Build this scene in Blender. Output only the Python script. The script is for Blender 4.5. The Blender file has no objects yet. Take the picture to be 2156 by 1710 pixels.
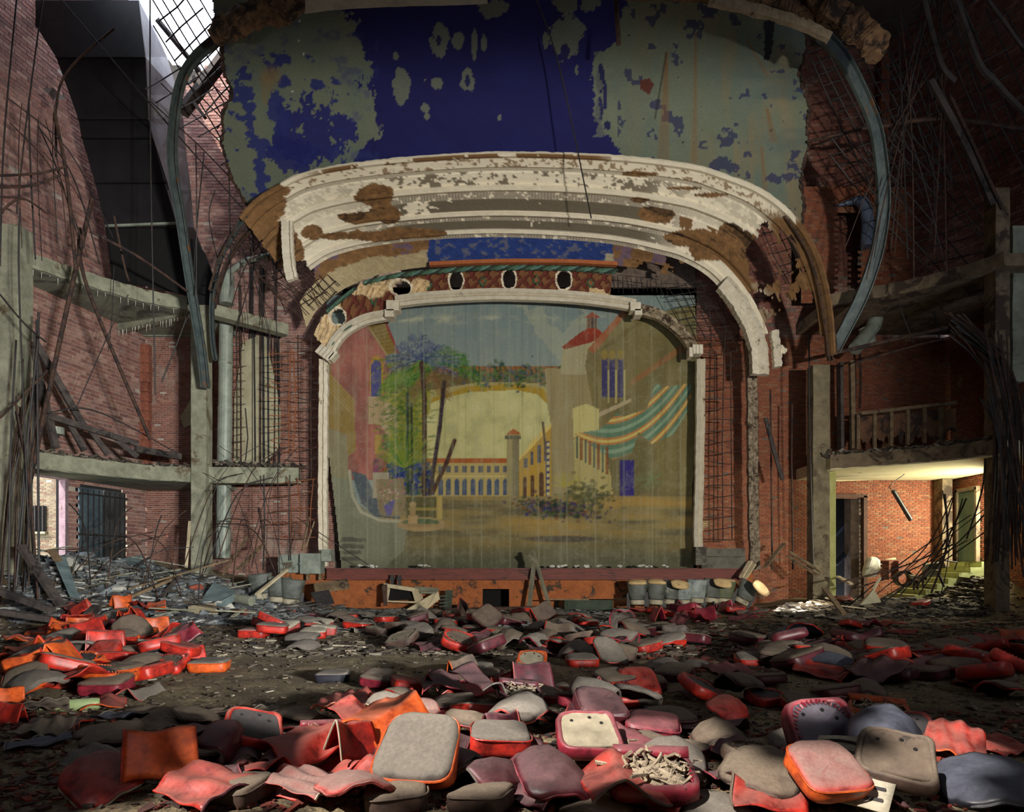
import bpy, bmesh, math, random
import numpy as np
from mathutils import Vector, Matrix, Euler
random.seed(7); rng = np.random.default_rng(7)
SC = bpy.context.scene; COL = SC.collection
# ---------------- camera, sky, sun, large lights, exposure ----------------
F, CX, HY, ZE = 1500.0, 1078.0, 1195.0, 1.35        # focal length in pixels, optical axis, horizon row, eye height
cd = bpy.data.cameras.new('camera'); cam = bpy.data.objects.new('camera', cd); COL.objects.link(cam)
cam.location = (0, 0, ZE); cam.rotation_euler = (math.pi/2, 0, 0)
cd.sensor_width = 36; cd.lens = 36*F/2156; cd.shift_y = (HY-855)/2156; cd.clip_start = .05; cd.clip_end = 300
SC.camera = cam
w = bpy.data.worlds.new('overcast_sky'); SC.world = w; w.use_nodes = True
bg = w.node_tree.nodes['Background']; bg.inputs[0].default_value = (.80, .86, 1, 1); bg.inputs[1].default_value = 6.5
SC.view_settings.view_transform = 'Standard'; SC.view_settings.look = 'None'
SC.view_settings.exposure = 0.0; SC.view_settings.gamma = 1; SC.view_settings.use_curve_mapping = False
SUN_TO = Vector((-.50, -.52, .69)).normalized()      # towards the sun
def lamp(name, typ, loc, aim, energy, col, **kw):
    l = bpy.data.lights.new(name, typ); l.energy = energy; l.color = col
    for k, v in kw.items(): setattr(l, k, v)
    o = bpy.data.objects.new(name, l); COL.objects.link(o); o.location = loc
    o.rotation_euler = (Vector(aim)-Vector(loc)).to_track_quat('-Z', 'Y').to_euler(); return o
lamp('sun', 'SUN', (-10, -10, 30), Vector((-10, -10, 30))-SUN_TO, 8.5, (1, .93, .84), angle=.006)
lamp('foyer_daylight', 'AREA', (7.5, -4.0, 2.3), (-3.5, 24, 5.5), 4700, (1, .96, .87), shape='RECTANGLE', size=.9, size_y=.14)
lamp('foyer_fill', 'AREA', (-1, -6, 2.2), (-10, 24, 5), 500, (.82, .93, 1), shape='RECTANGLE', size=5, size_y=.5)
lamp('left_wall_fill', 'SPOT', (6.5, -4.5, 2.3), (-13.5, 21.5, 5), 16000, (.92, .97, 1), spot_size=math.radians(42), spot_blend=.9, shadow_soft_size=.35)  # added spot fill that brightens the left wall, not a known source
lamp('side_room_daylight', 'AREA', (15.55, 22.6, 3.0), (11.8, 25.6, 2.2), 420, (1, .97, .72), shape='RECTANGLE', size=.5, size_y=1.6)
SC.cycles.max_bounces = 5; SC.cycles.diffuse_bounces = 2; SC.cycles.glossy_bounces = 2; SC.cycles.transmission_bounces = 2
SC.cycles.use_denoising = True; SC.cycles.caustics_reflective = False; SC.cycles.caustics_refractive = False
# ---------------- helpers ----------------
def P(px, py, Y): return Vector(((px-CX)*Y/F, Y, ZE+(HY-py)*Y/F))
def px_of(v): return (CX+v[0]*F/v[1], HY-(v[2]-ZE)*F/v[1])
def s2l(c): return tuple(((x/255.)/12.92 if x <= 10 else (((x/255.)+.055)/1.055)**2.4) for x in c)
def hash01(i):
    return (np.sin(i*12.9898+4.1)*43758.5453) % 1.0
def vnoise(x, y, seed=0):
    x = np.asarray(x, float); y = np.asarray(y, float)
    xi = np.floor(x); yi = np.floor(y); fx = x-xi; fy = y-yi
    fx = fx*fx*(3-2*fx); fy = fy*fy*(3-2*fy)
    h = lambda a, b: (np.sin(a*127.1+b*311.7+seed*74.7)*43758.5453) % 1.0
    return (h(xi, yi)*(1-fx)+h(xi+1, yi)*fx)*(1-fy)+(h(xi, yi+1)*(1-fx)+h(xi+1, yi+1)*fx)*fy
def fbm(x, y, seed=0, o=4):
    s = 0; a = .5; t = 0
    for k in range(o):
        s = s+a*vnoise(np.asarray(x)*2**k, np.asarray(y)*2**k, seed+k*13); t += a; a *= .55
    return s/t
def smooth(a, b, x):
    t = np.clip((x-a)/(b-a), 0, 1); return t*t*(3-2*t)
def floor_h(x, y):
    x = np.asarray(x, float); y = np.asarray(y, float)
    h = .05*(fbm(x*.7, y*.7, 3)-.5)+.05*(fbm(x*2.6, y*2.6, 9)-.5)
    m = smooth(-4.6, -9.5, x)*smooth(16.0, 20.5, y)
    h = h+m*(.62+.85*smooth(-7, -13, x)+.45*(fbm(x*.9, y*.9, 21)-.5)+.3*(fbm(x*2.3, y*2.3, 22)-.5))
    r = smooth(8.0, 10.5, x)*smooth(18.5, 21.5, y)
    h = h+r*(.26+.22*(fbm(x*1.6, y*1.6, 31)-.5))
    h = h+.95*smooth(12.9, 15.6, x)*smooth(20.5, 23.5, y)
    return h
def fh(x, y): return float(floor_h(x, y))
class MB:
    def __init__(s): s.v = []; s.f = []; s.m = []
    def add(s, vs, fs, m=0):
        n = len(s.v); s.v += [tuple(v) for v in vs]; s.f += [tuple(i+n for i in f) for f in fs]; s.m += [m]*len(fs); return s
    def box(s, c, size, R=None, m=0):
        hx, hy, hz = size[0]/2, size[1]/2, size[2]/2; c = Vector(c)
        vs = [Vector((a*hx, b*hy, d*hz)) for a in (-1, 1) for b in (-1, 1) for d in (-1, 1)]
        if R is not None: vs = [R @ v for v in vs]
        return s.add([v+c for v in vs], [(0, 1, 3, 2), (4, 6, 7, 5), (0, 4, 5, 1), (2, 3, 7, 6), (0, 2, 6, 4), (1, 5, 7, 3)], m)
    def beam(s, a, b, w, h, m=0, roll=0):
        a = Vector(a); b = Vector(b); d = b-a; q = d.to_track_quat('X', 'Z').to_matrix()
        if roll: q = q @ Matrix.Rotation(roll, 3, 'X')
        return s.box((a+b)/2, (d.length, w, h), q, m)
    def tube(s, pts, r, n=6, m=0, cap=True):
        pts = [Vector(p) for p in pts]; rs = r if isinstance(r, (list, tuple)) else [r]*len(pts)
        vs = []; up = None
        for i, p in enumerate(pts):
            d = (pts[min(i+1, len(pts)-1)]-pts[max(i-1, 0)])
            d = d.normalized() if d.length > 1e-9 else Vector((0, 0, 1))
            if up is None: up = Vector((0, 0, 1)) if abs(d.z) < .9 else Vector((1, 0, 0))
            a = d.cross(up)
            if a.length < 1e-6: a = d.orthogonal()
            a.normalize(); b = a.cross(d).normalized(); up = b
            for k in range(n):
                t = 2*math.pi*k/n; vs.append(p+a*math.cos(t)*rs[i]+b*math.sin(t)*rs[i])
        fs = [(i*n+k, i*n+(k+1) % n, (i+1)*n+(k+1) % n, (i+1)*n+k) for i in range(len(pts)-1) for k in range(n)]
        if cap: fs += [tuple(range(n-1, -1, -1)), tuple(range((len(pts)-1)*n, len(pts)*n))]
        return s.add(vs, fs, m)
    def prism(s, poly, off, m=0):
        """polygon of 3D points, extruded by vector off"""
        n = len(poly); off = Vector(off); a = [Vector(p) for p in poly]
        return s.add(a+[p+off for p in a], [tuple(range(n)), tuple(range(2*n-1, n-1, -1))]+[(i, i+n, (i+1) % n+n, (i+1) % n) for i in range(n)], m)
    def sweep(s, path, prof, m=0, closed=True):
        """profile (n, d): n in the XZ plane perpendicular to the path, d towards the camera (-Y)"""
        path = [Vector(p) for p in path]; N = len(path); k = len(prof); vs = []
        for i in range(N):
            t = path[min(i+1, N-1)]-path[max(i-1, 0)]; t.y = 0; t.normalize(); nn = Vector((-t.z, 0, t.x))
            for (a, d) in prof: vs.append(path[i]+nn*a+Vector((0, -d, 0)))
        kk = k if closed else k-1
        fs = [(i*k+j, i*k+(j+1) % k, (i+1)*k+(j+1) % k, (i+1)*k+j) for i in range(N-1) for j in range(kk)]
        if closed: fs += [tuple(range(k-1, -1, -1)), tuple(range((N-1)*k, N*k))]
        return s.add(vs, fs, m)
    def rock(s, c, r, sd=0, m=0, flat=.7):
        c = Vector(c); rr = random.Random(sd); vs = []
        t = (1+5**.5)/2
        ico = [(-1, t, 0), (1, t, 0), (-1, -t, 0), (1, -t, 0), (0, -1, t), (0, 1, t), (0, -1, -t), (0, 1, -t), (t, 0, -1), (t, 0, 1), (-t, 0, -1), (-t, 0, 1)]
        R = Euler((rr.random()*6, rr.random()*6, rr.random()*6)).to_matrix()
        sx, sy, sz = rr.uniform(.7, 1.3), rr.uniform(.6, 1.2), rr.uniform(.5, 1)*flat
        for p in ico:
            v = R @ Vector(p).normalized()*rr.uniform(.75, 1.15); vs.append(c+Vector((v.x*sx, v.y*sy, v.z*sz))*r)
        fs = [(0, 11, 5), (0, 5, 1), (0, 1, 7), (0, 7, 10), (0, 10, 11), (1, 5, 9), (5, 11, 4), (11, 10, 2), (10, 7, 6), (7, 1, 8), (3, 9, 4), (3, 4, 2), (3, 2, 6), (3, 6, 8), (3, 8, 9), (4, 9, 5), (2, 4, 11), (6, 2, 10), (8, 6, 7), (9, 8, 1)]
        return s.add(vs, fs, m)
    def build(s, name, mats, parent=None, smooth=False, local=False, kind=None):
        off = Vector((0, 0, 0))
        if parent is not None and not local:
            q = parent
            while q is not None: off = off+q.location; q = q.parent
        me = bpy.data.meshes.new(name)
        me.from_pydata([(x-off.x, y-off.y, z-off.z) for x, y, z in s.v], [], s.f)
        ms = mats if isinstance(mats, (list, tuple)) else [mats]
        for x in ms: me.materials.append(x)
        if len(ms) > 1: me.polygons.foreach_set('material_index', s.m)
        if smooth: me.polygons.foreach_set('use_smooth', [True]*len(me.polygons))
        o = bpy.data.objects.new(name, me); COL.objects.link(o)
        if parent is not None: o.parent = parent
        if kind: o['kind'] = kind
        return o
def fast_mesh(name, V, Q, mat, parent=None, kind=None, smooth=False, colors=None, keep=None):
    """numpy verts (n,3), quads (m,4)"""
    if parent is not None: V = V-np.array(parent.location)
    me = bpy.data.meshes.new(name); n = len(V); m = len(Q)
    me.vertices.add(n); me.vertices.foreach_set('co', np.ascontiguousarray(V, np.float32).ravel())
    k = Q.shape[1]
    me.loops.add(m*k); me.loops.foreach_set('vertex_index', np.ascontiguousarray(Q, np.int32).ravel())
    me.polygons.add(m); me.polygons.foreach_set('loop_start', np.arange(0, m*k, k, dtype=np.int32))
    try: me.polygons.foreach_set('loop_total', np.full(m, k, np.int32))
    except Exception: pass
    me.polygons.foreach_set('use_smooth', np.full(m, bool(smooth)))
    me.update(calc_edges=True); me.validate()
    if colors is not None:
        a = me.color_attributes.new('paint', 'FLOAT_COLOR', 'POINT')
        a.data.foreach_set('color', np.concatenate([colors, np.ones((n, 1))], 1).astype(np.float32).ravel())
    me.materials.append(mat); o = bpy.data.objects.new(name, me); COL.objects.link(o)
    if parent is not None: o.parent = parent
    if kind: o['kind'] = kind
    return o
def tag(o, label=None, cat=None, group=None, kind=None):
    if label: o['label'] = label
    if cat: o['category'] = cat
    if group: o['group'] = group
    if kind: o['kind'] = kind
    return o
def thing(name, label, cat, loc=(0, 0, 0), group=None, rot=(0, 0, 0), kind=None):
    o = bpy.data.objects.new(name, None); COL.objects.link(o); o.location = loc; o.rotation_euler = rot; o.empty_display_size = .2
    return tag(o, label, cat, group, kind)
def dup(root, loc, rot, label=None, group=None, scale=1):
    r = root.copy(); COL.objects.link(r); r.location = loc; r.rotation_euler = rot; r.scale = (scale,)*3 if not hasattr(scale, '__len__') else scale
    if label: r['label'] = label
    if group: r['group'] = group
    for ch in list(root.children):
        c = ch.copy(); COL.objects.link(c); c.parent = r
        for g in ch.children:
            d = g.copy(); COL.objects.link(d); d.parent = c
    return r
def curve_pts(pts, n, closed=False):
    """Catmull-Rom resample of 2D/3D points by arc length"""
    p = np.array(pts, float); out = []
    for i in range(len(p)-1):
        p0 = p[max(i-1, 0)]; p1 = p[i]; p2 = p[i+1]; p3 = p[min(i+2, len(p)-1)]
        for t in np.linspace(0, 1, 12, endpoint=False):
            out.append(.5*((2*p1)+(-p0+p2)*t+(2*p0-5*p1+4*p2-p3)*t*t+(-p0+3*p1-3*p2+p3)*t**3))
    out.append(p[-1]); out = np.array(out)
    d = np.concatenate([[0], np.cumsum(np.linalg.norm(np.diff(out, axis=0), axis=1))])
    s = np.linspace(0, d[-1], n)
    return np.stack([np.interp(s, d, out[:, k]) for k in range(p.shape[1])], 1)
# ---------------- materials ----------------
def newmat(name):
    m = bpy.data.materials.new(name); m.use_nodes = True; nt = m.node_tree
    return m, nt, nt.nodes['Principled BSDF']
def N(nt, t, **kw):
    n = nt.nodes.new(t)
    for k, v in kw.items():
        if k in n.inputs: n.inputs[k].default_value = v
        else: setattr(n, k, v)
    return n
def ramp(nt, fac, stops):
    r = nt.nodes.new('ShaderNodeValToRGB'); e = r.color_ramp.elements
    while len(e) < len(stops): e.new(.5)
    for i, (p, c) in enumerate(stops):
        e[i].position = p; e[i].color = (*c, 1) if len(c) == 3 else c
    nt.links.new(fac, r.inputs[0]); return r.outputs[0]
def mixc(nt, f, a, b, mode='MIX'):
    x = nt.nodes.new('ShaderNodeMix'); x.data_type = 'RGBA'; x.blend_type = mode
    for s, v in ((x.inputs[0], f), (x.inputs[6], a), (x.inputs[7], b)):
        if hasattr(v, 'links'): nt.links.new(v, s)
        else: s.default_value = v if not hasattr(v, '__len__') else (*v[:3], 1)
    return x.outputs[2]
def coords(nt, scale=1, rnd=False, stretch=(1, 1, 1)):
    tc = nt.nodes.new('ShaderNodeTexCoord'); mp = nt.nodes.new('ShaderNodeMapping'); mp.inputs['Scale'].default_value = [scale*s for s in stretch]
    nt.links.new(tc.outputs['Object'], mp.inputs[0])
    if rnd:
        oi = nt.nodes.new('ShaderNodeObjectInfo'); ml = N(nt, 'ShaderNodeMath', operation='MULTIPLY'); ml.inputs[1].default_value = 37.
        nt.links.new(oi.outputs['Random'], ml.inputs[0]); nt.links.new(ml.outputs[0], mp.inputs['Location'])
    return mp.outputs[0]
def noise(nt, vec, scale, detail=5, rough=.6, dist=0):
    n = nt.nodes.new('ShaderNodeTexNoise'); n.inputs['Scale'].default_value = scale; n.inputs['Detail'].default_value = detail
    n.inputs['Roughness'].default_value = rough; n.inputs['Distortion'].default_value = dist; nt.links.new(vec, n.inputs['Vector']); return n.outputs[0]
def bump(nt, b, h, strength=.3, dist=.02):
    n = nt.nodes.new('ShaderNodeBump'); n.inputs['Strength'].default_value = strength; n.inputs['Distance'].default_value = dist
    nt.links.new(h, n.inputs['Height']); nt.links.new(n.outputs[0], b.inputs['Normal'])
def simple(name, c1, c2, scale=6, rough=.8, c3=None, t=.5, bmp=.3, metal=0, stretch=(1, 1, 1), rnd=True, bd=.015):
    """two-tone mottled surface with a third colour in blotches"""
    m, nt, b = newmat(name); v = coords(nt, 1, rnd, stretch); n1 = noise(nt, v, scale, 6, .65)
    c = ramp(nt, n1, [(.32, s2l(c1)), (.68, s2l(c2))])
    if c3:
        n2 = noise(nt, v, scale*.45, 8, .7, .6); f = ramp(nt, n2, [(t, (0, 0, 0)), (t+.06, (1, 1, 1))]); c = mixc(nt, f, c, s2l(c3))
    nt.links.new(c, b.inputs['Base Color']); b.inputs['Roughness'].default_value = rough; b.inputs['Metallic'].default_value = metal
    if bmp: bump(nt, b, noise(nt, v, scale*4, 4, .7), bmp, bd)
    return m
def island_mat(name, cols, scale=20, rough=.9, dirt=None, dscale=.5, dt=.55, bmp=.4):
    """colour picked per loose island (bricks joined in one mesh)"""
    m, nt, b = newmat(name); g = nt.nodes.new('ShaderNodeNewGeometry'); v = coords(nt)
    oi = nt.nodes.new('ShaderNodeObjectInfo'); ad = N(nt, 'ShaderNodeMath', operation='ADD'); fr = N(nt, 'ShaderNodeMath', operation='FRACT')
    nt.links.new(g.outputs['Random Per Island'], ad.inputs[0]); nt.links.new(oi.outputs['Random'], ad.inputs[1]); nt.links.new(ad.outputs[0], fr.inputs[0])
    k = len(cols); c = ramp(nt, fr.outputs[0], [(i/max(k-1, 1), s2l(x)) for i, x in enumerate(cols)])
    n1 = noise(nt, v, scale, 5, .7); c = mixc(nt, .8, c, ramp(nt, n1, [(.3, (.35, .33, .32)), (.7, (1, 1, 1))]), 'MULTIPLY')
    if dirt:
        n2 = noise(nt, v, dscale, 8, .75, .4); f = ramp(nt, n2, [(dt, (0, 0, 0)), (dt+.12, (1, 1, 1))]); c = mixc(nt, f, c, s2l(dirt))
    nt.links.new(c, b.inputs['Base Color']); b.inputs['Roughness'].default_value = rough; bump(nt, b, n1, bmp, .01); return m
def paint_mat(name, rough=.85, grain=30, gamt=.25, bmp=.15, stretch=(1, 1, 1)):
    m, nt, b = newmat(name); a = nt.nodes.new('ShaderNodeVertexColor'); a.layer_name = 'paint'; v = coords(nt, 1, False, stretch)
    n1 = noise(nt, v, grain, 6, .7); c = mixc(nt, gamt, a.outputs[0], ramp(nt, n1, [(.3, (.18, .18, .18)), (.7, (.8, .8, .8))]), 'OVERLAY')
    nt.links.new(c, b.inputs['Base Color']); b.inputs['Roughness'].default_value = rough
    if bmp: bump(nt, b, n1, bmp, .01)
    return m
def vinyl(name, c, dark, dust=(104, 96, 87), lo=.25, hi=.75, amt=.9, rough=.45):
    """coloured vinyl with dust lying on the faces that look up"""
    m, nt, b = newmat(name); v = coords(nt, 1, True); g = nt.nodes.new('ShaderNodeNewGeometry'); sx = nt.nodes.new('ShaderNodeSeparateXYZ')
    nt.links.new(g.outputs['Normal'], sx.inputs[0]); n1 = noise(nt, v, 7, 6, .7); n2 = noise(nt, v, 38, 4, .7)
    base = ramp(nt, n1, [(.36, s2l(dark)), (.66, s2l(c)), (.9, s2l(c))])
    ad = N(nt, 'ShaderNodeMath', operation='MULTIPLY_ADD'); nt.links.new(n1, ad.inputs[0]); ad.inputs[1].default_value = .9; ad.inputs[2].default_value = -.45
    a2 = N(nt, 'ShaderNodeMath', operation='ADD'); nt.links.new(ad.outputs[0], a2.inputs[0]); nt.links.new(sx.outputs[2], a2.inputs[1])
    f = ramp(nt, a2.outputs[0], [(lo, (0, 0, 0)), (hi, (amt,)*3)])
    d = ramp(nt, n2, [(.3, s2l(tuple(x*.80 for x in dust))), (.7, s2l(dust))])
    nt.links.new(mixc(nt, f, base, d), b.inputs['Base Color'])
    rr = ramp(nt, f, [(0, (rough,)*3), (1, (.95,)*3)]); nt.links.new(rr, b.inputs['Roughness']); bump(nt, b, n2, .14, .004); return m
# painter: canvas in photograph-like units, colours linear
class Canvas:
    def __init__(s, x0, y0, x1, y1, st, col):
        s.x0, s.y0, s.st = x0, y0, st; s.W = int((x1-x0)/st)+1; s.H = int((y1-y0)/st)+1
        s.X, s.Y = np.meshgrid(x0+np.arange(s.W)*st, y0+np.arange(s.H)*st); s.c = np.zeros((s.H, s.W, 3)); s.c[:] = s2l(col)
    def blend(s, m, col):
        c = np.array(col) if isinstance(col, np.ndarray) else np.array(s2l(col)); s.c = s.c*(1-m[..., None])+c*m[..., None]
    def inside(s, poly, jit=0, js=.05):
        X = s.X; Y = s.Y
        if jit: X = X+(fbm(s.X*js, s.Y*js, 5)-.5)*jit*2; Y = Y+(fbm(s.X*js, s.Y*js, 6)-.5)*jit*2
        r = np.zeros(X.shape, bool); n = len(poly)
        for i in range(n):
            x1, y1 = poly[i]; x2, y2 = poly[(i+1) % n]
            if y1 == y2: continue
            r ^= ((y1 > Y) != (y2 > Y)) & (X < (x2-x1)*(Y-y1)/(y2-y1)+x1)
        return r
    def poly(s, poly, col, a=1, jit=0, js=.05): s.blend(s.inside(poly, jit, js)*float(a), col)
    def rect(s, x0, y0, x1, y1, col, a=1): s.poly([(x0, y0), (x1, y0), (x1, y1), (x0, y1)], col, a)
    def ell(s, x, y, rx, ry, col, a=1, soft=.3, jit=0, js=.08):
        d = np.sqrt(((s.X-x)/rx)**2+((s.Y-y)/ry)**2)
        if jit: d = d+(fbm(s.X*js, s.Y*js, int(x))-.5)*jit
        s.blend(np.clip((1-d)/soft, 0, 1)*a, col)
    def line(s, pts, w, col, a=1):
        for (x1, y1), (x2, y2) in zip(pts[:-1], pts[1:]):
            p = w+2; i0 = max(int((min(y1, y2)-p-s.y0)/s.st), 0); i1 = int((max(y1, y2)+p-s.y0)/s.st)+2; j0 = max(int((min(x1, x2)-p-s.x0)/s.st), 0); j1 = int((max(x1, x2)+p-s.x0)/s.st)+2
            X = s.X[i0:i1, j0:j1]; Y = s.Y[i0:i1, j0:j1]
            if X.size == 0: continue
            dx, dy = x2-x1, y2-y1; L = dx*dx+dy*dy+1e-9; t = np.clip(((X-x1)*dx+(Y-y1)*dy)/L, 0, 1)
            d = np.hypot(X-x1-t*dx, Y-y1-t*dy); m = np.clip((w/2+.5*s.st-d)/s.st, 0, 1)*a
            s.c[i0:i1, j0:j1] = s.c[i0:i1, j0:j1]*(1-m[..., None])+np.array(s2l(col))*m[..., None]
    def sample(s, x, y):
        j = np.clip(((x-s.x0)/s.st).round().astype(int), 0, s.W-1); i = np.clip(((y-s.y0)/s.st).round().astype(int), 0, s.H-1); return s.c[i, j]
# ---------------- materials of the setting ----------------
M = {}
M['brick_red'] = island_mat('brick_red', [(150, 90, 74), (162, 100, 82), (136, 80, 68), (176, 118, 98), (120, 72, 62), (160, 106, 90)], 18, dirt=(158, 138, 124), dscale=.35, dt=.52)
M['brick_purple'] = island_mat('brick_purple', [(158, 112, 102), (178, 130, 116), (130, 92, 86), (196, 154, 138), (146, 100, 92), (168, 116, 102)], 14, dirt=(150, 126, 118), dscale=.4, dt=.56)
M['brick_orange'] = island_mat('brick_orange', [(166, 90, 56), (152, 78, 48), (176, 104, 68), (134, 70, 46), (170, 116, 82)], 18, dirt=(190, 170, 120), dscale=.5, dt=.62)
M['brick_cream'] = island_mat('brick_cream', [(140, 124, 98), (152, 134, 106), (128, 112, 90), (124, 84, 66)], 18)
M['mortar'] = simple('mortar', (150, 138, 126), (184, 172, 158), 5, .95)
M['mortar_dark'] = simple('mortar_dark', (84, 70, 62), (128, 110, 96), 4, .95)
M['concrete'] = simple('concrete', (112, 112, 94), (158, 156, 132), 3, .9, (96, 84, 62), .57, .5)
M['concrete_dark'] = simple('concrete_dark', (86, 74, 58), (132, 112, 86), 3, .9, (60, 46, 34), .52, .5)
M['soffit'] = simple('soffit', (104, 106, 92), (150, 152, 132), 1.5, .95, (78, 76, 64), .55, .4)
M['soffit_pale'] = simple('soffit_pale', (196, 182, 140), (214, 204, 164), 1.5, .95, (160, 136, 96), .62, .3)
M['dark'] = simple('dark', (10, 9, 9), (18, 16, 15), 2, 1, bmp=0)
M['plaster_plain'] = simple('plaster_plain', (52, 46, 42), (78, 70, 62), .6, .95)
M['rust'] = simple('rust', (52, 36, 30), (88, 62, 46), 9, .85, (40, 30, 28), .5, .5)
M['steel'] = simple('steel', (24, 22, 22), (46, 42, 40), 8, .6, (70, 46, 34), .58, .3)
M['galv'] = simple('galv', (128, 136, 124), (160, 166, 150), 3, .5, (112, 96, 72), .64, .25, .15)
M['channel'] = simple('channel', (58, 68, 70), (92, 102, 98), 4, .55, (128, 82, 46), .6, .3, .2)
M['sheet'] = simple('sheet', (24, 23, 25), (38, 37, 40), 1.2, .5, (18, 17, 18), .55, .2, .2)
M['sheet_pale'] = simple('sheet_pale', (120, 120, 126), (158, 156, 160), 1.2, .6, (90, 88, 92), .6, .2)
M['wood'] = simple('wood', (92, 74, 54), (140, 118, 88), 4, .85, (54, 42, 34), .56, .5, 0, (1, 1, 1))
M['wood_dark'] = simple('wood_dark', (48, 42, 40), (86, 76, 70), 4, .85, (30, 26, 26), .55, .5)
M['wood_pale'] = simple('wood_pale', (176, 160, 128), (208, 192, 158), 3, .8, (140, 120, 90), .62, .3)
M['terracotta'] = island_mat('terracotta', [(158, 92, 70), (168, 104, 80), (146, 82, 64)], 10)
M['litter'] = island_mat('litter', [(56, 46, 38), (112, 100, 84), (40, 34, 30), (150, 138, 118), (70, 58, 46), (92, 84, 76), (30, 27, 26), (190, 180, 160)], 20)
# ---------------- floor ----------------
def make_floor():
    xs = np.arange(-17.5, 18.01, .12); ys = np.concatenate([np.arange(-12, 2, .5), np.arange(2, 9, .05), np.arange(9, 26.1, .1)])
    X, Y = np.meshgrid(xs, ys); Z = floor_h(X, Y)+.014*(fbm(X*9, Y*9, 41, 3)-.5)+.02*(fbm(X*22, Y*22, 44, 2)-.5)*(Y < 12)
    nx, ny = len(xs), len(ys); i = np.arange(ny-1)[:, None]*nx+np.arange(nx-1)[None]
    Q = np.stack([i, i+1, i+nx+1, i+nx], -1).reshape(-1, 4)
    m, nt, b = newmat('dirt_floor'); v = coords(nt)
    n1 = noise(nt, v, .55, 8, .7, .5); n2 = noise(nt, v, 26, 5, .8); n3 = noise(nt, v, 3.2, 6, .7)
    c = ramp(nt, n1, [(.32, s2l((70, 58, 44))), (.5, s2l((122, 108, 82))), (.66, s2l((164, 150, 118)))])
    c = mixc(nt, .75, c, ramp(nt, n2, [(.38, (.08, .08, .08)), (.52, (.45, .44, .42)), (.68, (.95, .93, .88))]), 'OVERLAY')
    c = mixc(nt, ramp(nt, n3, [(.58, (0, 0, 0)), (.70, (.7,)*3)]), c, s2l((48, 38, 30)))
    nt.links.new(c, b.inputs['Base Color']); b.inputs['Roughness'].default_value = .95; bump(nt, b, n2, .9, .03)
    o = fast_mesh('floor', np.stack([X.ravel(), Y.ravel(), Z.ravel()], 1), Q, m, smooth=True); o['kind'] = 'structure'
make_floor()
# ---------------- brick walls ----------------
def brick_wall(name, O, U, L, z0, z1, ch, bl, mb, mm, skip=None, nparts=0, near=None, gap=.02, label=None):
    """O: start of the wall line, U: unit direction in plan; bricks stand proud of the mortar on the side the camera is."""
    O = np.array(O, float); U = np.array(U, float); U /= np.linalg.norm(U); Nn = np.array([U[1], -U[0]])
    if np.dot(Nn, -O-U*L/2) < 0: Nn = -Nn
    rows = int((z1-z0)/ch); cols = int(L/bl)+2; r, c = np.mgrid[0:rows, 0:cols]; r = r.ravel(); c = c.ravel()
    u0 = np.clip(c*bl-(r % 2)*bl*.5-.2*bl*(hash01(r*3.1)), 0, L); u1 = np.clip(c*bl-(r % 2)*bl*.5-.2*bl*(hash01(r*3.1))+bl, 0, L); za = z0+r*ch; zb = za+ch
    ok = (u1-u0) > .05
    um = (u0+u1)/2; zm = (za+zb)/2; X = O[0]+U[0]*um; Y = O[1]+U[1]*um
    if skip is not None: ok &= ~skip(um, zm, X, Y, CX+X*F/Y, HY-(zm-ZE)*F/Y)
    u0, u1, za, zb, um, zm, X, Y = [q[ok] for q in (u0, u1, za, zb, um, zm, X, Y)]; n = len(u0)
    def pt(u, z, d): return np.stack([O[0]+U[0]*u+Nn[0]*d, O[1]+U[1]*u+Nn[1]*d, z], -1)
    zz = np.zeros(n); B = np.stack([pt(u0, za, zz), pt(u1, za, zz), pt(u1, zb, zz), pt(u0, zb, zz)], 1).reshape(-1, 3)
    wall = fast_mesh(name, B, np.arange(4*n).reshape(-1, 4), mm); wall['kind'] = 'structure'
    if label: wall['label'] = label
    g = gap/2; d = .008+.012*hash01(np.arange(n)*1.7); gone = hash01(np.arange(n)*2.3+5) < .012
    px, py = CX+X*F/np.maximum(Y, .1), HY-(zm-ZE)*F/np.maximum(Y, .1); full = (u1-u0 > bl*.97) & ~gone & (px > 0) & (px < 2156) & (py > 0) & (py < 1250)
    part = np.zeros(n, bool)
    if nparts:
        key = near(px, py, Y) if near is not None else Y; idx = np.nonzero(full)[0]; idx = idx[np.argsort(key[idx])][:nparts]; part[idx] = True
        hl, hz = bl/2-g, ch/2-g; me = bpy.data.meshes.new('brick'); q = MB(); q.box((0, 0, 0), (2*hl, .05, 2*hz))
        me.from_pydata([tuple(v) for v in q.v], [], q.f); me.materials.append(mb); ang = math.atan2(U[1], U[0])
        for i in idx:
            o = bpy.data.objects.new('brick', me); o.location = (X[i]+Nn[0]*(d[i]-.025), Y[i]+Nn[1]*(d[i]-.025), zm[i]); o.rotation_euler = (0, 0, ang); COL.objects.link(o); o.parent = wall
    k = ~gone & ~part; u0, u1, za, zb, d = [q[k] for q in (u0, u1, za, zb, d)]; n = len(u0); j = .006*(hash01(np.arange(n)*7.7)-.5)
    z = -.004*np.ones(n)
    V = np.stack([pt(u0+g, za+g, z), pt(u1-g, za+g, z), pt(u1-g, zb-g, z), pt(u0+g, zb-g, z), pt(u0+g, za+g+j, d), pt(u1-g, za+g, d+j), pt(u1-g, zb-g+j, d), pt(u0+g, zb-g, d)], 1).reshape(-1, 3)
    q = np.array([[4, 5, 6, 7], [0, 1, 5, 4], [1, 2, 6, 5], [2, 3, 7, 6], [3, 0, 4, 7]]); Q = (np.arange(n)[:, None, None]*8+q[None]).reshape(-1, 4)
    fast_mesh('brick_courses', V, Q, mb, wall, 'stuff'); return wall
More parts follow.
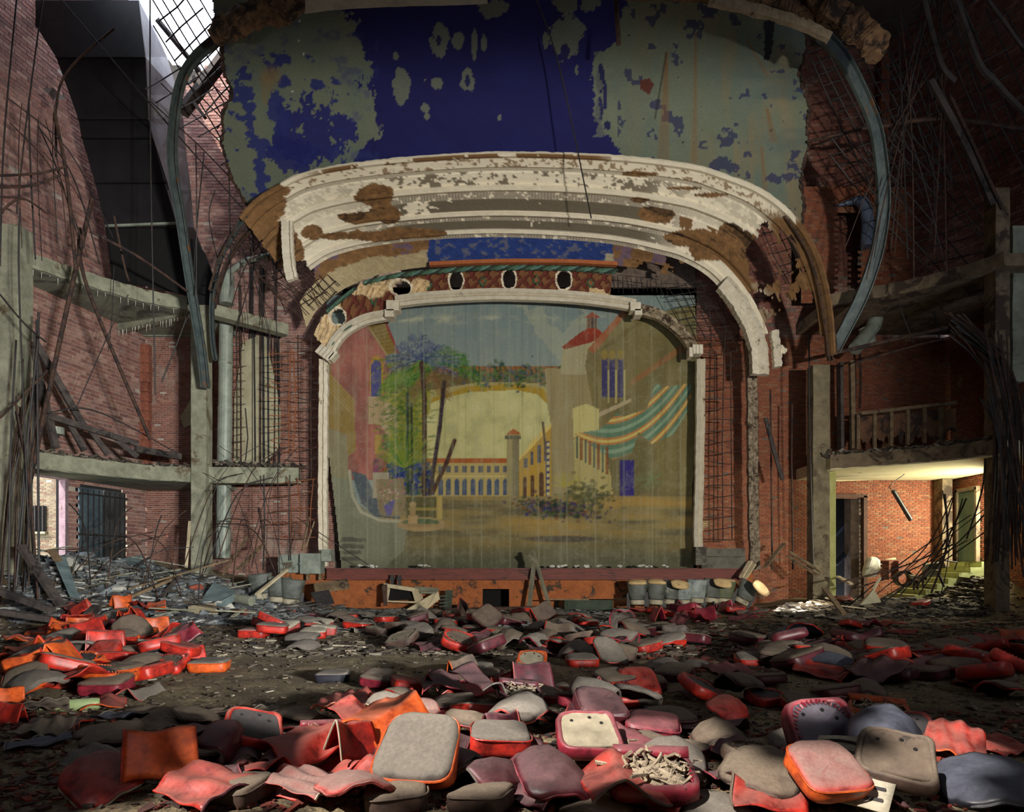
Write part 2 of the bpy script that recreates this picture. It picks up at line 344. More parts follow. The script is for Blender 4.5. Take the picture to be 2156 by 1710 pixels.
ULW = np.array([.215, 1.0]); ULW /= np.linalg.norm(ULW); LW0 = (-13.2-.215*12, 13.0)
def lw_x(y): return -13.2-.215*(25-y)
Ll = 12.5/ULW[1]
def hole_left(u, z, X, Y, px, py): return ((Y > 20.75) & (Y < 22.0) & (z < 4.1)) | ((Y > 22.5) & (Y < 24.5) & (z < 3.95))
brick_wall('wall_left', LW0, ULW, Ll, 0, 21, .125, .36, M['brick_purple'], M['mortar'], hole_left, 300, lambda px, py, Y: np.abs(px-150)/200+np.abs(py-760)/150+10*((px < 60) | (py < 600)), label='brick side wall on the left rising past two balcony slabs')
brick_wall('wall_rear.001', (-13.1, 25.5), (1, 0), 6.75, 0, 9.6, .072, .215, M['brick_red'], M['mortar'], None, 150, lambda px, py, Y: np.abs(px-350)+np.abs(py-900)+900*(px > 405), gap=.016, label='red brick rear wall left of the painted curtain')
brick_wall('wall_rear.002', (-13.1, 25.5), (1, 0), 6.75, 9.576, 21, .112, .3, M['brick_purple'], M['mortar'], lambda u, z, X, Y, px, py: (z > 18.5+(px-390)*.012+.3*hash01(np.floor(px/14))) & (X < -9.6), 120, lambda px, py, Y: np.abs(px-440)+np.abs(py-420), label='pale high brick wall behind the torn sky ceiling')
q = MB(); [q.box(c, s) for c, s in (((-9.9, 25.9, 9.3), (7.4, .5, 18.6)), ((-7.9, 25.9, 19.9), (3.4, .5, 2.8)), ((9.1, 25.9, 10.5), (4.4, .5, 21)), ((14.3, 25.9, 10.5), (4.2, .5, 21)), ((11.8, 25.9, 12.5), (1.4, .5, 17)))]; o = q.build('wall_backing', M['mortar_dark']); o['kind'] = 'structure'
brick_wall('wall_rear.003', (6.6, 25.5), (1, 0), 9.1, 0, 9.6, .072, .215, M['brick_orange'], M['mortar_dark'], lambda u, z, X, Y, px, py: (px > 1752) & (px < 1820) & (z < 3.85), 200, lambda px, py, Y: np.abs(px-1890)+np.abs(py-1090)+900*(px < 1825), gap=.016, label='orange brick rear wall right of the painted curtain')
brick_wall('wall_rear.004', (6.6, 25.5), (1, 0), 7.0, 9.576, 21, .13, .34, M['brick_red'], M['mortar_dark'], None, 200, lambda px, py, Y: np.abs(px-1760)+np.abs(py-260), gap=.022, label='dark red brick wall high beside the sky ceiling')
brick_wall('wall_right', (13.3, 25.5), (.385, -1), 13.5, 9.7, 21, .125, .36, M['brick_purple'], M['mortar_dark'], None, 250, lambda px, py, Y: np.abs(px-1980)+np.abs(py-250), label='dim brick side wall high on the right')
def hole_low(u, z, X, Y, px, py): return (Y < 25.0) & (Y > 23.9) & (z < 4.0)
brick_wall('wall_right.001', (15.7, 25.5), (0, -1), 7, 0, 10, .072, .215, M['brick_orange'], M['mortar_dark'], hole_low, label='brick return wall with a metal door under the right slab')
brick_wall('wall_right.002', (9.9, 24.4), (1, 0), 5.0, 10.4, 14.4, .1, .26, M['brick_orange'], M['mortar_dark'], lambda u, z, X, Y, px, py: ((px > 1762) & (px < 1812) & (py > 450)), label='brown brick parapet with a dark opening behind the galvanised duct')
def slab(name, pts, mat, kind='structure', label=None):
    q = MB(); q.add(pts, [tuple(range(len(pts)))]); o = q.build(name, mat); o['kind'] = kind
    if label: o['label'] = label
    return o
# plain shell where the photograph does not look, so daylight enters only through real openings
def plane(name, a, b, c, d, mat): return slab(name, [a, b, c, d], mat)
xl = lw_x(-15); xr = 13.3+.385*40.5
plane('wall_left.001', (xl, -15, -1), (lw_x(13), 13, -1), (lw_x(13), 13, 21), (xl, -15, 21), M['plaster_plain'])
plane('wall_right.003', (xr, -15, -1), (18.1, 13, -1), (18.1, 13, 21), (xr, -15, 21), M['plaster_plain'])
plane('wall_right.004', (18.1, 13, -1), (15.75, 18.5, -1), (15.75, 18.5, 10), (18.1, 13, 10), M['plaster_plain'])
plane('wall_back', (xl, -15, -1), (xr, -15, -1), (xr, -15, 21), (xl, -15, 21), M['plaster_plain'])
q = MB(); q.box((0, 30, 9), (16, .2, 24)); q.box((-7.6, 28, 9), (.2, 4.6, 24)); q.box((7.6, 28, 9), (.2, 4.6, 24)); q.box((0, 28, 21), (16, 5, .2)); q.box((0, 28, -.2), (16, 5, .2)); o = q.build('wall_stage_rear', M['dark']); o['kind'] = 'structure'
q = MB(); q.box((0, 25.6, 16.2), (13.6, .12, 9.6)); o = q.build('wall_above_stage', M['mortar_dark']); o['kind'] = 'structure'
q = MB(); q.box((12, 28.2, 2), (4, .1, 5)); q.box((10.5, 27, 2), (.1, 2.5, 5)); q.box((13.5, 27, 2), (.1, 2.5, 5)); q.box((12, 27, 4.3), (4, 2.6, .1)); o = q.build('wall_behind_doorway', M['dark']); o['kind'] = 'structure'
q = MB(); q.box((16.6, 19.5, 9.95), (2.2, 13, .3)); o = q.build('ceiling_ledge', M['plaster_plain']); o['kind'] = 'structure'
# the upper circle behind the camera: its front edge shades the top of the sky ceiling
q = MB(); q.box((0, -6.5, 4.1), (36, 10, .9)); o = q.build('balcony_overhang', M['plaster_plain']); o['kind'] = 'structure'; o['label'] = 'balcony overhang behind the viewer'
q = MB(); q.box((-7, -.8, .89), (21.2, .2, 1.78)); q.box((4.6, -.8, .79), (2, .2, 1.58)); q.box((6.25, -.8, .89), (1.3, .2, 1.78)); q.box((8.6, -.8, .99), (3.4, .2, 1.98)); o = q.build('wall_light_blocker', M['plaster_plain']); o['kind'] = 'structure'; o['label'] = 'added low light blocker behind the viewer, unseen'  # added unseen blocker that keeps the lamps off the near floor
q = MB(); q.box((10.4, .4, 2.2), (4.4, .6, 5)); o = q.build('pier_light_blocker', M['plaster_plain']); o['kind'] = 'structure'; o['label'] = 'added light blocking pier behind the viewer on the right'  # added unseen pier that blocks the key lamp from the right side
# broken roof: panels left out where sun patches should fall on the seats
def make_roof():
    st = .28; xs = np.arange(-21, 21, st); ys = np.arange(-15, 30.2, st); X, Y = np.meshgrid(xs, ys); Z = 20.0
    t = Z/SUN_TO.z; gx, gy = X-SUN_TO.x*t+st/2, Y-SUN_TO.y*t+st/2          # where the sun through this panel lands at floor height
    n = fbm(gx*1.1+3, gy*1.3, 77, 3)
    open_ = ((gx > -5.2) & (gx < 4.6) & (gy > 1.0) & (gy < 6.6) & (n > .50+.06*smooth(1.5, 4.6, gx)+.12*smooth(5.2, 6.6, gy)+.2*smooth(4.5, 5.1, gy)*smooth(-1.6, -2.2, gx)+.2*smooth(-2.9, -3.4, gx)+.08*smooth(2.6, 3.4, gx)))
    open_ |= ((gx-8.9-(gy-22)*.25)**2/1.0**2+(gy-21.6)**2/1.5**2 < 1)
    open_ |= (((X+11.3)/2.2)**2+((Y-22.8)/4.3)**2 < 1+.9*(n-.5)) & (X > -13.5)
    keep = ~open_.ravel(); a = np.stack([X.ravel(), Y.ravel()], 1)[keep]; n = len(a)
    c = np.array([[0, 0], [st, 0], [st, st], [0, st]]); V = (a[:, None]+c[None]).reshape(-1, 2); V = np.concatenate([V, np.full((len(V), 1), Z)], 1)
    o = fast_mesh('ceiling', V, np.arange(4*n).reshape(-1, 4), M['plaster_plain']); o['kind'] = 'structure'; o['label'] = 'broken roof deck with holes to the sky'
make_roof()
# outside: the yard and the building across it, seen through the left doorway
plane('ground', (-45, 10, -.1), (-15.4, 10, -.1), (-15.4, 60, -.1), (-45, 60, -.1), simple('grass_ground', (92, 110, 60), (170, 176, 140), 2))
brick_wall('wall_outside', (-30, 33), (1, 0), 14, 0, 9, .09, .26, M['brick_cream'], M['mortar'], label='sunlit cream brick building across the yard')
# ---------------- balcony boxes: slabs, columns, beams ----------------
LC = [(-13.45, 19.4), (-12.9, 20.4), (-12.07, 21.6), (-11.2, 22.5), (-10.15, 23.0)]
def box_slab(name, curve, back, z, th, label, mats, ripple=.0):
    c = curve_pts(curve, 24); pts = [(x, y, z) for x, y in c]+[(x, y, z) for x, y in back]
    n = len(c); q = MB(); q.prism(pts, (0, 0, -th))
    o = q.build(name, mats); o['kind'] = 'structure'; o['label'] = label; return o
backL = [(-9.85, 25.45), (-13.1, 25.45), (lw_x(19.4)+.05, 19.4)]
box_slab('slab_left.001', LC, backL, 9.95, .34, 'upper concrete balcony slab with curved edge on the left', M['soffit'])
box_slab('slab_left.002', LC, backL, 4.45, .36, 'lower concrete balcony slab with curved edge on the left', M['soffit'])
RC = [(10.15, 22.7), (11.2, 22.1), (12.2, 21.4), (13.0, 20.6), (13.6, 19.6)]
backR = [(15.6, 19.6), (15.6, 25.45), (10.15, 25.45)]
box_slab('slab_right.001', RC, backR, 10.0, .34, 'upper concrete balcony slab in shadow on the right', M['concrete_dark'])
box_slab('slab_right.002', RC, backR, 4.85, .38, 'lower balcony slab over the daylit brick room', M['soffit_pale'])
def edge(name, curve, z0, z1, label, mat, th=.1):
    c = curve_pts(curve, 24); q = MB(); q.sweep([(x, 0, 0) for x, y in c], [(0, 0)]*4) if 0 else None
    vs = []
    for i, (x, y) in enumerate(c):
        t = c[min(i+1, 23)]-c[max(i-1, 0)]; t /= np.linalg.norm(t); nx, ny = t[1], -t[0]
        if ny > 0: nx, ny = -nx, -ny
        for (d, z) in ((.02, z0), (th, z0), (th, z1), (.02, z1)): vs.append((x+nx*d, y+ny*d, z+.015*math.sin(i*2.3)))
    fs = [(i*4+j, i*4+(j+1) % 4, (i+1)*4+(j+1) % 4, (i+1)*4+j) for i in range(23) for j in range(4)]+[(3, 2, 1, 0), (92, 93, 94, 95)]
    q.add(vs, fs); o = q.build(name, mat); o['kind'] = 'structure'; o['label'] = label
edge('beam_left.001', LC, 9.62, 10.02, 'raised concrete lip of the upper left slab', M['concrete'])
edge('beam_left.002', LC, 4.1, 4.55, 'raised concrete lip of the lower left slab', M['concrete'])
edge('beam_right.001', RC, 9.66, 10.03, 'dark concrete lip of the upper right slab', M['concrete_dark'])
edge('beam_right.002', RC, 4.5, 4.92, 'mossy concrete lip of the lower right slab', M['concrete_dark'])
def block_col(name, x, y, wx, wy, z0, z1, mat, label, seed=0, taper=0):
    """square concrete column with chipped, slightly wandering faces"""
    rr = random.Random(seed); q = MB(); nz = max(4, int((z1-z0)/.35)); vs = []; b = .05
    ring = [(-1, -1+b), (-1+b, -1), (0, -1), (1-b, -1), (1, -1+b), (1, 1), (-1, 1)]
    for i in range(nz+1):
        z = z0+(z1-z0)*i/nz
        for (a, c) in ring: vs.append((x+a*wx/2*(1-rr.random()*.05), y+c*wy/2*(1-rr.random()*.05), z))
    k = len(ring); fs = [(i*k+j, i*k+(j+1) % k, (i+1)*k+(j+1) % k, (i+1)*k+j) for i in range(nz) for j in range(k)]+[tuple(range(k-1, -1, -1)), tuple(range(nz*k, nz*k+k))]
    q.add(vs, fs); o = q.build(name, mat); o['kind'] = 'structure'; o['label'] = label; return o
block_col('column_left.001', -13.5, 19.35, .60, .6, -.1, 10.55, M['concrete'], 'grey green concrete column nearest on the left', 3)
block_col('column_left.002', -10.02, 23.0, .50, .5, -.1, 9.9, M['concrete'], 'tall slim concrete column behind the hanging steel channel', 4)
block_col('column_right.001', 10.0, 23.25, .56, .5, -.1, 7.9, simple('concrete_brown', (92, 82, 62), (134, 122, 94), 3, .9, (74, 62, 46), .55, .5), 'rough concrete column at the edge of the brick room', 5)
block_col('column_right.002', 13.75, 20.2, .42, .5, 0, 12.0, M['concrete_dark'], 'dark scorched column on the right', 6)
block_col('column_right.003', 14.3, 20.3, .34, .4, 6.6, 11.0, M['soffit'], 'pale peeling plaster strip beside the scorched column', 7)
q = MB(); q.box((10.38, 23.3, 2.2), (.2, .5, 4.5)); o = q.build('trim_right.001', simple('moss_plaster', (150, 150, 84), (176, 172, 112), 3, .9, (120, 116, 64), .6)); o['kind'] = 'structure'; o['label'] = 'yellow green plaster strip on the column side'
q = MB(); q.beam(P(236, 690, 24.4), P(408, 652, 23.2), .28, .38); o = q.build('beam_left.003', M['concrete']); o['kind'] = 'structure'; o['label'] = 'concrete beam edge with hanging drips under the upper slab'
q = MB(); rr = random.Random(5)
for i in range(46):
    t = rr.random(); c = P(236, 690, 24.4).lerp(P(408, 652, 23.2), t)+Vector((0, -.1, -.16)); L = rr.uniform(.05, .28)
    q.tube([c, c-Vector((rr.uniform(-.01, .01), 0, L))], [.014, .003], 4)
for i in range(60):
    t = rr.random(); k = t*23; c = curve_pts(LC, 24)[int(k)]; z = 9.62
    q.tube([(c[0]-.05, c[1], z), (c[0]-.05, c[1], z-rr.uniform(.04, .2))], [.012, .003], 4)
o = q.build('drip_spikes', simple('lime', (190, 188, 176), (214, 212, 200), 8)); tag(o, 'white lime drips hanging from the upper left slab edges', 'drips', kind='stuff')
q = MB(); q.beam(P(446, 655, 22.9), P(602, 697, 24.6), .4, .36); o = q.build('beam_left.004', M['concrete']); o['kind'] = 'structure'; o['label'] = 'concrete beam running back from the slim column to the stage wall'
q = MB(); q.beam(P(440, 1002, 23.2), P(632, 1003, 24.2), .5, .52); o = q.build('beam_left.005', M['concrete']); o['kind'] = 'structure'; o['label'] = 'rust streaked low concrete beam left of the stage'
q = MB(); q.beam(P(300, 694, 25.35), P(408, 694, 25.35), .1, .5); o = q.build('beam_left.006', M['soffit']); o['kind'] = 'structure'; o['label'] = 'plastered beam over the rear brick bay'
q = MB(); q.beam(P(265, 1022, 25.3), P(412, 1008, 25.3), .1, .5); o = q.build('beam_left.007', M['soffit']); o['kind'] = 'structure'; o['label'] = 'peeling plastered beam under the lower slab'
q = MB(); q.beam(P(1748, 1003, 25.42), P(1992, 994, 25.42), .06, .38); o = q.build('beam_right.003', M['soffit_pale']); o['kind'] = 'structure'; o['label'] = 'cream plaster band above the daylit brick'
# terracotta corner blocks
def block_pilaster(name, x, y, w, z0, z1, h, label):
    t = thing(name, label, 'pilaster', (x, y, z0)); t['kind'] = 'structure'; del t['category']
    me = None
    for i in range(int((z1-z0)/h)):
        if me is None:
            q = MB(); q.box((0, 0, h/2), (w, .25, h-.02)); [q.box((w*(k/5-.5), -.13, h/2), (w*.1, .02, h*.8)) for k in (1, 2, 3, 4)]; o = q.build('terracotta_block', M['terracotta'], t, local=True); me = o.data
        else: o = bpy.data.objects.new('terracotta_block', me); COL.objects.link(o); o.parent = t
        o.location = (random.uniform(-.01, .01), random.uniform(-.015, .01), i*h)
block_pilaster('pilaster_left', -13.0, 25.3, .30, 4.5, 9.5, .34, 'hollow terracotta block strip in the left brick corner')
block_pilaster('pilaster_right', 13.2, 25.3, .30, 12.6, 20, .4, 'hollow terracotta block strip in the high right corner')
# doors of the two side rooms
def make_doors():
    a = lw_x(22.5); b = lw_x(24.5)
    t = thing('metal_gate', 'blue grey barred metal gate in the left side wall', 'gate', (a, 22.5, 0)); n = Vector((1, -.215, 0)).normalized()
    A = Vector((a, 22.5, .0)); B = Vector((b, 24.5, 0)); bl = simple('gate_blue', (52, 62, 68), (84, 98, 104), 2, .6, (60, 48, 36), .6)
    for k in range(2):
        p = A.lerp(B, .02+.5*k); r = A.lerp(B, .48+.5*k); q = MB(); q.prism([p, r, r+Vector((0, 0, 3.9)), p+Vector((0, 0, 3.9))], n*.06); q.build('gate_leaf', bl if k == 0 else simple('gate_scorched', (40, 38, 36), (70, 74, 74), 1.2, .8, (150, 140, 100), .66), t)
    for k in range(9):
        p = A.lerp(B, (k+.5)/9)+n*.1; q = MB(); q.tube([p, p+Vector((0, 0, 3.85))], .016, 5); q.build('bar', M['steel'], t)
    for z in (.9, 2.4, 3.7):
        q = MB(); q.beam(A+n*.09+Vector((0, 0, z)), B+n*.09+Vector((0, 0, z)), .03, .05); q.build('rail', M['steel'], t)
    q = MB(); q.prism([(lw_x(22.25)-.35, 22.25, -.2), (lw_x(24.8)-.35, 24.8, -.2), (lw_x(24.8)-.35, 24.8, 4.4), (lw_x(22.25)-.35, 22.25, 4.4)], (-.1, 0, 0)); q.box((16.05, 25.0, 2.2), (.1, 1.9, 5)); q.box((15.85, 23.82, 2.4), (.3, .2, 4.6)); o = q.build('wall_door_backing', M['dark']); o['kind'] = 'structure'  # dark backing added behind gate and steel door to keep bright sky out
    # doorway frame and outside red door
    A = Vector((lw_x(20.75), 20.75, 0)); B = Vector((lw_x(22.0), 22.0, 0)); q = MB()
    q.box((B.x, B.y, 2.1), (.2, .16, 4.3)); q.box((A.x, A.y, 2.1), (.2, .16, 4.3)); q.beam(A+Vector((0, 0, 4.15)), B+Vector((0, 0, 4.15)), .2, .2)
    o = q.build('door_1', simple('frame_mauve', (120, 98, 104), (160, 134, 140), 4)); o['kind'] = 'structure'; o['label'] = 'open doorway to the bright yard at far left'
    t = thing('entrance_door', 'red door of the building across the yard', 'door', (-20.65, 32.9, 0)); red = simple('door_red', (170, 36, 52), (196, 52, 66), 3, .5)
    q = MB(); q.box((-20.65, 32.9, 1.55), (.75, .1, 3.1)); leaf = q.build('door_leaf', red, t)
    for z in (.9, 2.2):
        q = MB(); q.box((-20.65, 32.83, z), (.5, .04, .9)); q.build('panel', red, leaf)
    q = MB(); q.rock((-20.38, 32.8, 1.4), .05, 1); q.build('handle', M['galv'], leaf)
    t = thing('barred_window', 'small barred window in the cream building', 'window', (-22.0, 32.9, 3))
    q = MB(); q.box((-22.0, 32.93, 3.6), (.9, .06, 1.2)); q.build('pane', M['dark'], t)
    for k in range(5):
        q = MB(); q.box((-22.36+k*.18, 32.86, 3.6), (.03, .04, 1.25)); q.build('bar', M['steel'], t)
    q = MB(); q.box((-22, 32.85, 2.95), (1.0, .14, .1)); q.build('sill', M['concrete'], t)
    # right hand door and doorway
    t = thing('steel_door', 'tall greenish steel door in the right return wall', 'door', (15.66, 24.45, .9)); g = simple('door_green', (66, 84, 74), (104, 122, 108), 1.6, .7, (92, 66, 46), .62, stretch=(1, 1, .3))
    q = MB(); q.box((15.66, 24.45, 2.45), (.06, 1.0, 3.1)); leaf = q.build('door_leaf', g, t)
    q = MB(); q.box((15.62, 24.97, 2.45), (.14, .1, 3.2)); q.box((15.62, 23.92, 2.45), (.14, .1, 3.2)); q.box((15.62, 24.45, 4.03), (.14, 1.15, .12)); q.build('door_frame', M['concrete_dark'], t)
    q = MB(); q.tube([(15.6, 24.08, 2.3), (15.54, 24.08, 2.3), (15.54, 24.2, 2.3)], .02, 6); q.build('handle', M['steel'], leaf)
    q = MB(); q.box((P(1821, 0, 25.4).x, 25.42, 1.95), (.13, .16, 3.9)); q.box((P(1751, 0, 25.4).x, 25.42, 1.95), (.08, .16, 3.9)); q.box((P(1786, 0, 25.4).x, 25.42, 3.9), (1.3, .16, .12))
    o = q.build('door_2', simple('doorframe_brown', (66, 44, 34), (98, 66, 50), 4)); o['kind'] = 'structure'; o['label'] = 'brown framed dark doorway in the orange brick wall'
    q = MB(); q.beam(P(1757, 1130, 26.3), P(1822, 1060, 26.3), .1, .1); q.beam(P(1757, 1190, 26.2), P(1815, 1130, 26.2), .5, .05); o = q.build('stair_stringer', simple('stair_blue', (30, 40, 66), (48, 62, 92), 2)); tag(o, 'blue stair stringer dimly seen inside the dark doorway', 'stairs')
    q = MB(); q.box((15.25, 25.2, 2.4), (.35, .5, 4.2)); o = q.build('pilaster_right.001', M['concrete_dark']); o['kind'] = 'structure'; o['label'] = 'grey plastered pier beside the steel door'
make_doors()
# ---------------- painted fire curtain ----------------
def paint_curtain():
    c = Canvas(684, 620, 1480, 1205, 2, (112, 124, 122)); R = random.Random(11)
    c.blend(smooth(640, 780, c.Y)*.5, (128, 136, 128))
    n = fbm(c.X*.02, c.Y*.02, 51); c.blend(np.clip((n-.5)*3, 0, 1)*smooth(700, 660, c.Y)*.35, (150, 156, 140))
    c.blend(np.clip((fbm(c.X*.03, c.Y*.06, 52)-.5)*5, 0, 1)*np.exp(-((c.Y-672)/9)**2)*.7, (176, 174, 146))
    c.poly([(1085, 640), (1130, 650), (1190, 700), (1230, 640), (1260, 760), (1180, 770)], (150, 150, 128), .5, 20)
    # distance through the arch
    c.poly([(815, 775), (1245, 775), (1245, 1050), (815, 1050)], (150, 138, 92)); c.poly([(815, 765), (905, 765), (905, 1000), (815, 1000)], (136, 132, 66))
    arch = [(896, 1050), (900, 880), (908, 850), (935, 834), (985, 824), (1040, 820), (1090, 821), (1130, 830), (1152, 850), (1160, 900), (1160, 1050)]
    c.poly(arch, (178, 172, 122)); n = fbm(c.X*.035, c.Y*.035, 55); m = c.inside(arch)
    c.blend(m*np.clip((n-.5)*4, 0, 1)*.55, (144, 142, 100)); c.blend(m*np.clip((.42-n)*5, 0, 1)*.4, (196, 190, 146))
    # bridge over the arch: tiles, creepers, ochre soffit
    c.poly([(815, 772), (1190, 772), (1190, 812), (1110, 806), (1000, 806), (905, 822), (815, 830)], (98, 84, 58))
    for i in range(70):
        x = 815+i*5.4; c.line([(x, 772), (x+2, 783)], 3, (158, 92, 56) if i % 2 else (120, 74, 48), .8)
    c.poly([(905, 850), (912, 838), (985, 814), (1080, 808), (1140, 818), (1172, 845), (1160, 858), (1130, 830), (1085, 821), (985, 826), (930, 840)], (150, 124, 54))
    for i in range(260):
        x = R.gauss(1075, 55); y = 790+R.gauss(0, 12)+8*math.sin(x*.1); c.ell(x, y, R.uniform(2, 6), R.uniform(2, 5), R.choice([(60, 84, 50), (84, 104, 64), (40, 60, 46), (70, 76, 90)]), .8)
    # right pier and tower
    c.poly([(1145, 775), (1250, 775), (1262, 1052), (1160, 1052), (1160, 900), (1152, 850)], (136, 124, 92), 1, 4)
    c.poly([(1182, 765), (1186, 728), (1225, 700), (1262, 715), (1264, 790), (1182, 790)], (150, 142, 112)); c.poly([(1184, 730), (1226, 697), (1266, 700), (1262, 716), (1190, 736)], (124, 60, 48))
    c.rect(1236, 668, 1257, 692, (120, 100, 80)); [c.rect(x, 670, x+3, 692, (70, 62, 66)) for x in (1239, 1246, 1252)]
    c.poly([(1229, 670), (1247, 657), (1264, 668)], (130, 66, 54)); c.poly([(1222, 705), (1236, 692), (1258, 692), (1272, 705)], (134, 62, 50))
    # right villa
    villa = [(1232, 770), (1238, 735), (1312, 655), (1372, 660), (1480, 640), (1480, 1195), (1250, 1060), (1262, 930)]
    c.poly(villa, (112, 102, 70)); mv = c.inside(villa); c.blend(mv*np.clip((fbm(c.X*.012, c.Y*.008, 58)-.45)*4, 0, 1)*.6, (84, 80, 60))
    c.poly([(1238, 735), (1312, 652), (1320, 660), (1250, 745)], (140, 90, 66)); [c.line([(1255+i*9, 742-i*7), (1300+i*6, 720-i*5)], 2, (92, 80, 48), .7) for i in range(9)]
    c.poly([(1330, 800), (1470, 700), (1475, 715), (1325, 815)], (134, 92, 62), .7)
    for x in (1268, 1284, 1302):
        c.rect(x, 745, x+11, 838, (66, 62, 92)); c.ell(x+5, 748, 8, 12, (138, 120, 60), .8)
        c.rect(x+11, 780, x+15, 850, (158, 148, 104))
    c.poly([(1258, 870), (1330, 838), (1330, 846), (1258, 880)], (156, 142, 112))
    c.poly([(1205, 860), (1235, 850), (1262, 862), (1262, 918), (1208, 922)], (176, 166, 112)); c.poly([(1208, 918), (1275, 930), (1290, 1040), (1212, 1040)], (158, 146, 98), 1, 3)
    # awnings
    for (poly, st) in (([(1208, 913), (1262, 905), (1290, 880), (1300, 868), (1345, 908), (1330, 955), (1290, 968), (1245, 938)], 1), ([(1310, 878), (1362, 862), (1380, 806), (1450, 842), (1450, 862), (1418, 915), (1372, 935)], 1), ([(1395, 815), (1455, 808), (1455, 840), (1400, 832)], 1)):
        m = c.inside(poly)
        s = np.sin((c.Y*.9+c.X*.42+.004*(c.X-1330)**2)*.16); c.blend(m*.9, (84, 112, 92)); c.blend(m*np.clip((s-.35)*4, 0, 1)*.9, (168, 112, 66)); c.blend(m*np.clip((s-.86)*9, 0, 1), (180, 164, 100)); c.blend(m*np.clip((-.75-s)*6, 0, 1)*.8, (128, 148, 124))
    for i, x in enumerate(range(1213, 1282, 9)): c.rect(x, 920+i*3, x+5, 965+i*5, (116, 74, 50) if i % 2 else (70, 80, 74), .9)
    c.rect(1305, 970, 1336, 1090, (58, 52, 104)); c.poly([(1320, 1090), (1340, 1060), (1346, 1170), (1322, 1150)], (60, 62, 120), .7)
    c.ell(1362, 1070, 26, 32, (140, 84, 46), .75, .5); c.ell(1430, 1075, 30, 40, (120, 88, 50), .4, .6); c.rect(1345, 1040, 1450, 1180, (104, 96, 70), .45)
    for i in range(40):
        a = R.uniform(0, 6.28); c.line([(1370+R.gauss(0, 3), 1010), (1370+30*math.cos(a), 1010+22*math.sin(a))], 1.3, (100, 112, 80), .5); c.line([(1190, 1025), (1190+38*math.cos(a), 1025-30*abs(math.sin(a)))], 1.4, (150, 140, 70), .5)
    # far arcades
    c.rect(898, 965, 1078, 976, (150, 88, 54)); c.rect(898, 976, 1078, 1046, (162, 144, 94))
    for x in range(906, 1072, 17): c.rect(x, 982, x+9, 996, (90, 90, 92)); c.rect(x, 1013, x+10, 1044, (70, 80, 100)); c.ell(x+5, 1013, 5, 6, (70, 80, 100))
    c.rect(898, 1001, 1078, 1005, (176, 160, 108))
    c.rect(1068, 916, 1094, 1050, (142, 130, 92)); c.poly([(1064, 916), (1081, 902), (1098, 914)], (150, 92, 58)); c.rect(1064, 918, 1098, 926, (96, 92, 74)); c.rect(1080, 926, 1094, 1050, (100, 96, 78), .7)
    c.poly([(1094, 962), (1135, 912), (1162, 890), (1162, 1050), (1094, 1050)], (158, 128, 66)); c.poly([(1094, 962), (1135, 912), (1162, 890), (1162, 898), (1094, 970)], (188, 166, 100))
    for x, y0, y1 in ((1104, 965, 985), (1117, 952, 980), (1132, 938, 975), (1146, 930, 972)): c.rect(x, y0, x+7, y1, (82, 80, 86))
    for x, y0 in ((1101, 1010), (1117, 1006), (1136, 1000)): c.rect(x, y0, x+9, 1050, (84, 62, 48)); c.ell(x+4, y0, 5, 7, (84, 62, 48))
    c.rect(1150, 930, 1157, 1046, (60, 64, 92)); [c.ell(1154, y, 4, 5, (168, 160, 120)) for y in range(936, 1046, 13)]
    c.line([(1143, 890), (1150, 960)], 5, (78, 60, 50))
    # left: pink villa, cream wing, balcony
    c.poly([(684, 740), (684, 1200), (700, 1200), (700, 730)], (120, 110, 78))
    c.poly([(696, 760), (735, 700), (780, 668), (815, 745), (817, 1012), (700, 1012)], (128, 84, 76)); mv = c.inside([(696, 760), (735, 700), (780, 668), (815, 745), (817, 1012), (700, 1012)])
    n = fbm(c.X*.03, c.Y*.012, 61); c.blend(mv*np.clip((n-.48)*5, 0, 1)*.5, (168, 112, 98)); c.blend(mv*np.clip((.45-n)*5, 0, 1)*.55, (112, 84, 74))
    c.poly([(772, 682), (808, 668), (838, 742), (814, 748)], (124, 104, 62)); [c.line([(778+i*4, 690+i*7), (812+i*3, 680+i*8)], 1.5, (92, 74, 44), .8) for i in range(8)]
    c.line([(808, 668), (839, 744)], 4, (132, 52, 58)); c.line([(772, 682), (815, 748)], 3, (150, 138, 96))
    c.ell(793, 768, 15, 22, (160, 126, 60)); c.rect(779, 768, 808, 832, (160, 126, 60)); c.rect(782, 768, 804, 836, (72, 70, 112)); c.ell(793, 768, 11, 12, (72, 70, 112))
    c.poly([(690, 780), (745, 842), (750, 950), (690, 990)], (126, 106, 66)); [c.line([(690, 785+k*9), (748, 845+k*8)], 1.5, (158, 136, 88), .8) for k in range(5)]; c.poly([(690, 900), (730, 915), (735, 1010), (690, 1040)], (120, 112, 88))
    c.poly([(774, 835), (806, 836), (838, 862), (840, 905), (820, 920), (800, 895), (776, 892)], (158, 138, 108)); [c.line([(776+k*5, 840), (776+k*5, 890)], 1.2, (122, 102, 80), .7) for k in range(7)]
    c.rect(790, 915, 803, 955, (150, 124, 72)); c.rect(788, 968, 800, 1010, (112, 62, 84)); c.rect(806, 985, 816, 1010, (120, 60, 60))
    # planting and palms
    for i in range(1500):
        x = R.gauss(852, 24); y = R.uniform(745, 1000); g = R.choice([(92, 104, 44), (60, 88, 46), (134, 128, 58), (108, 112, 50), (48, 84, 52)]); L = R.uniform(5, 17); a = R.uniform(-.6, .9)+R.choice([0, 2.6]); c.line([(x, y), (x+L*math.cos(a), y+L*math.sin(a)*.8)], 2.6, g, .6)
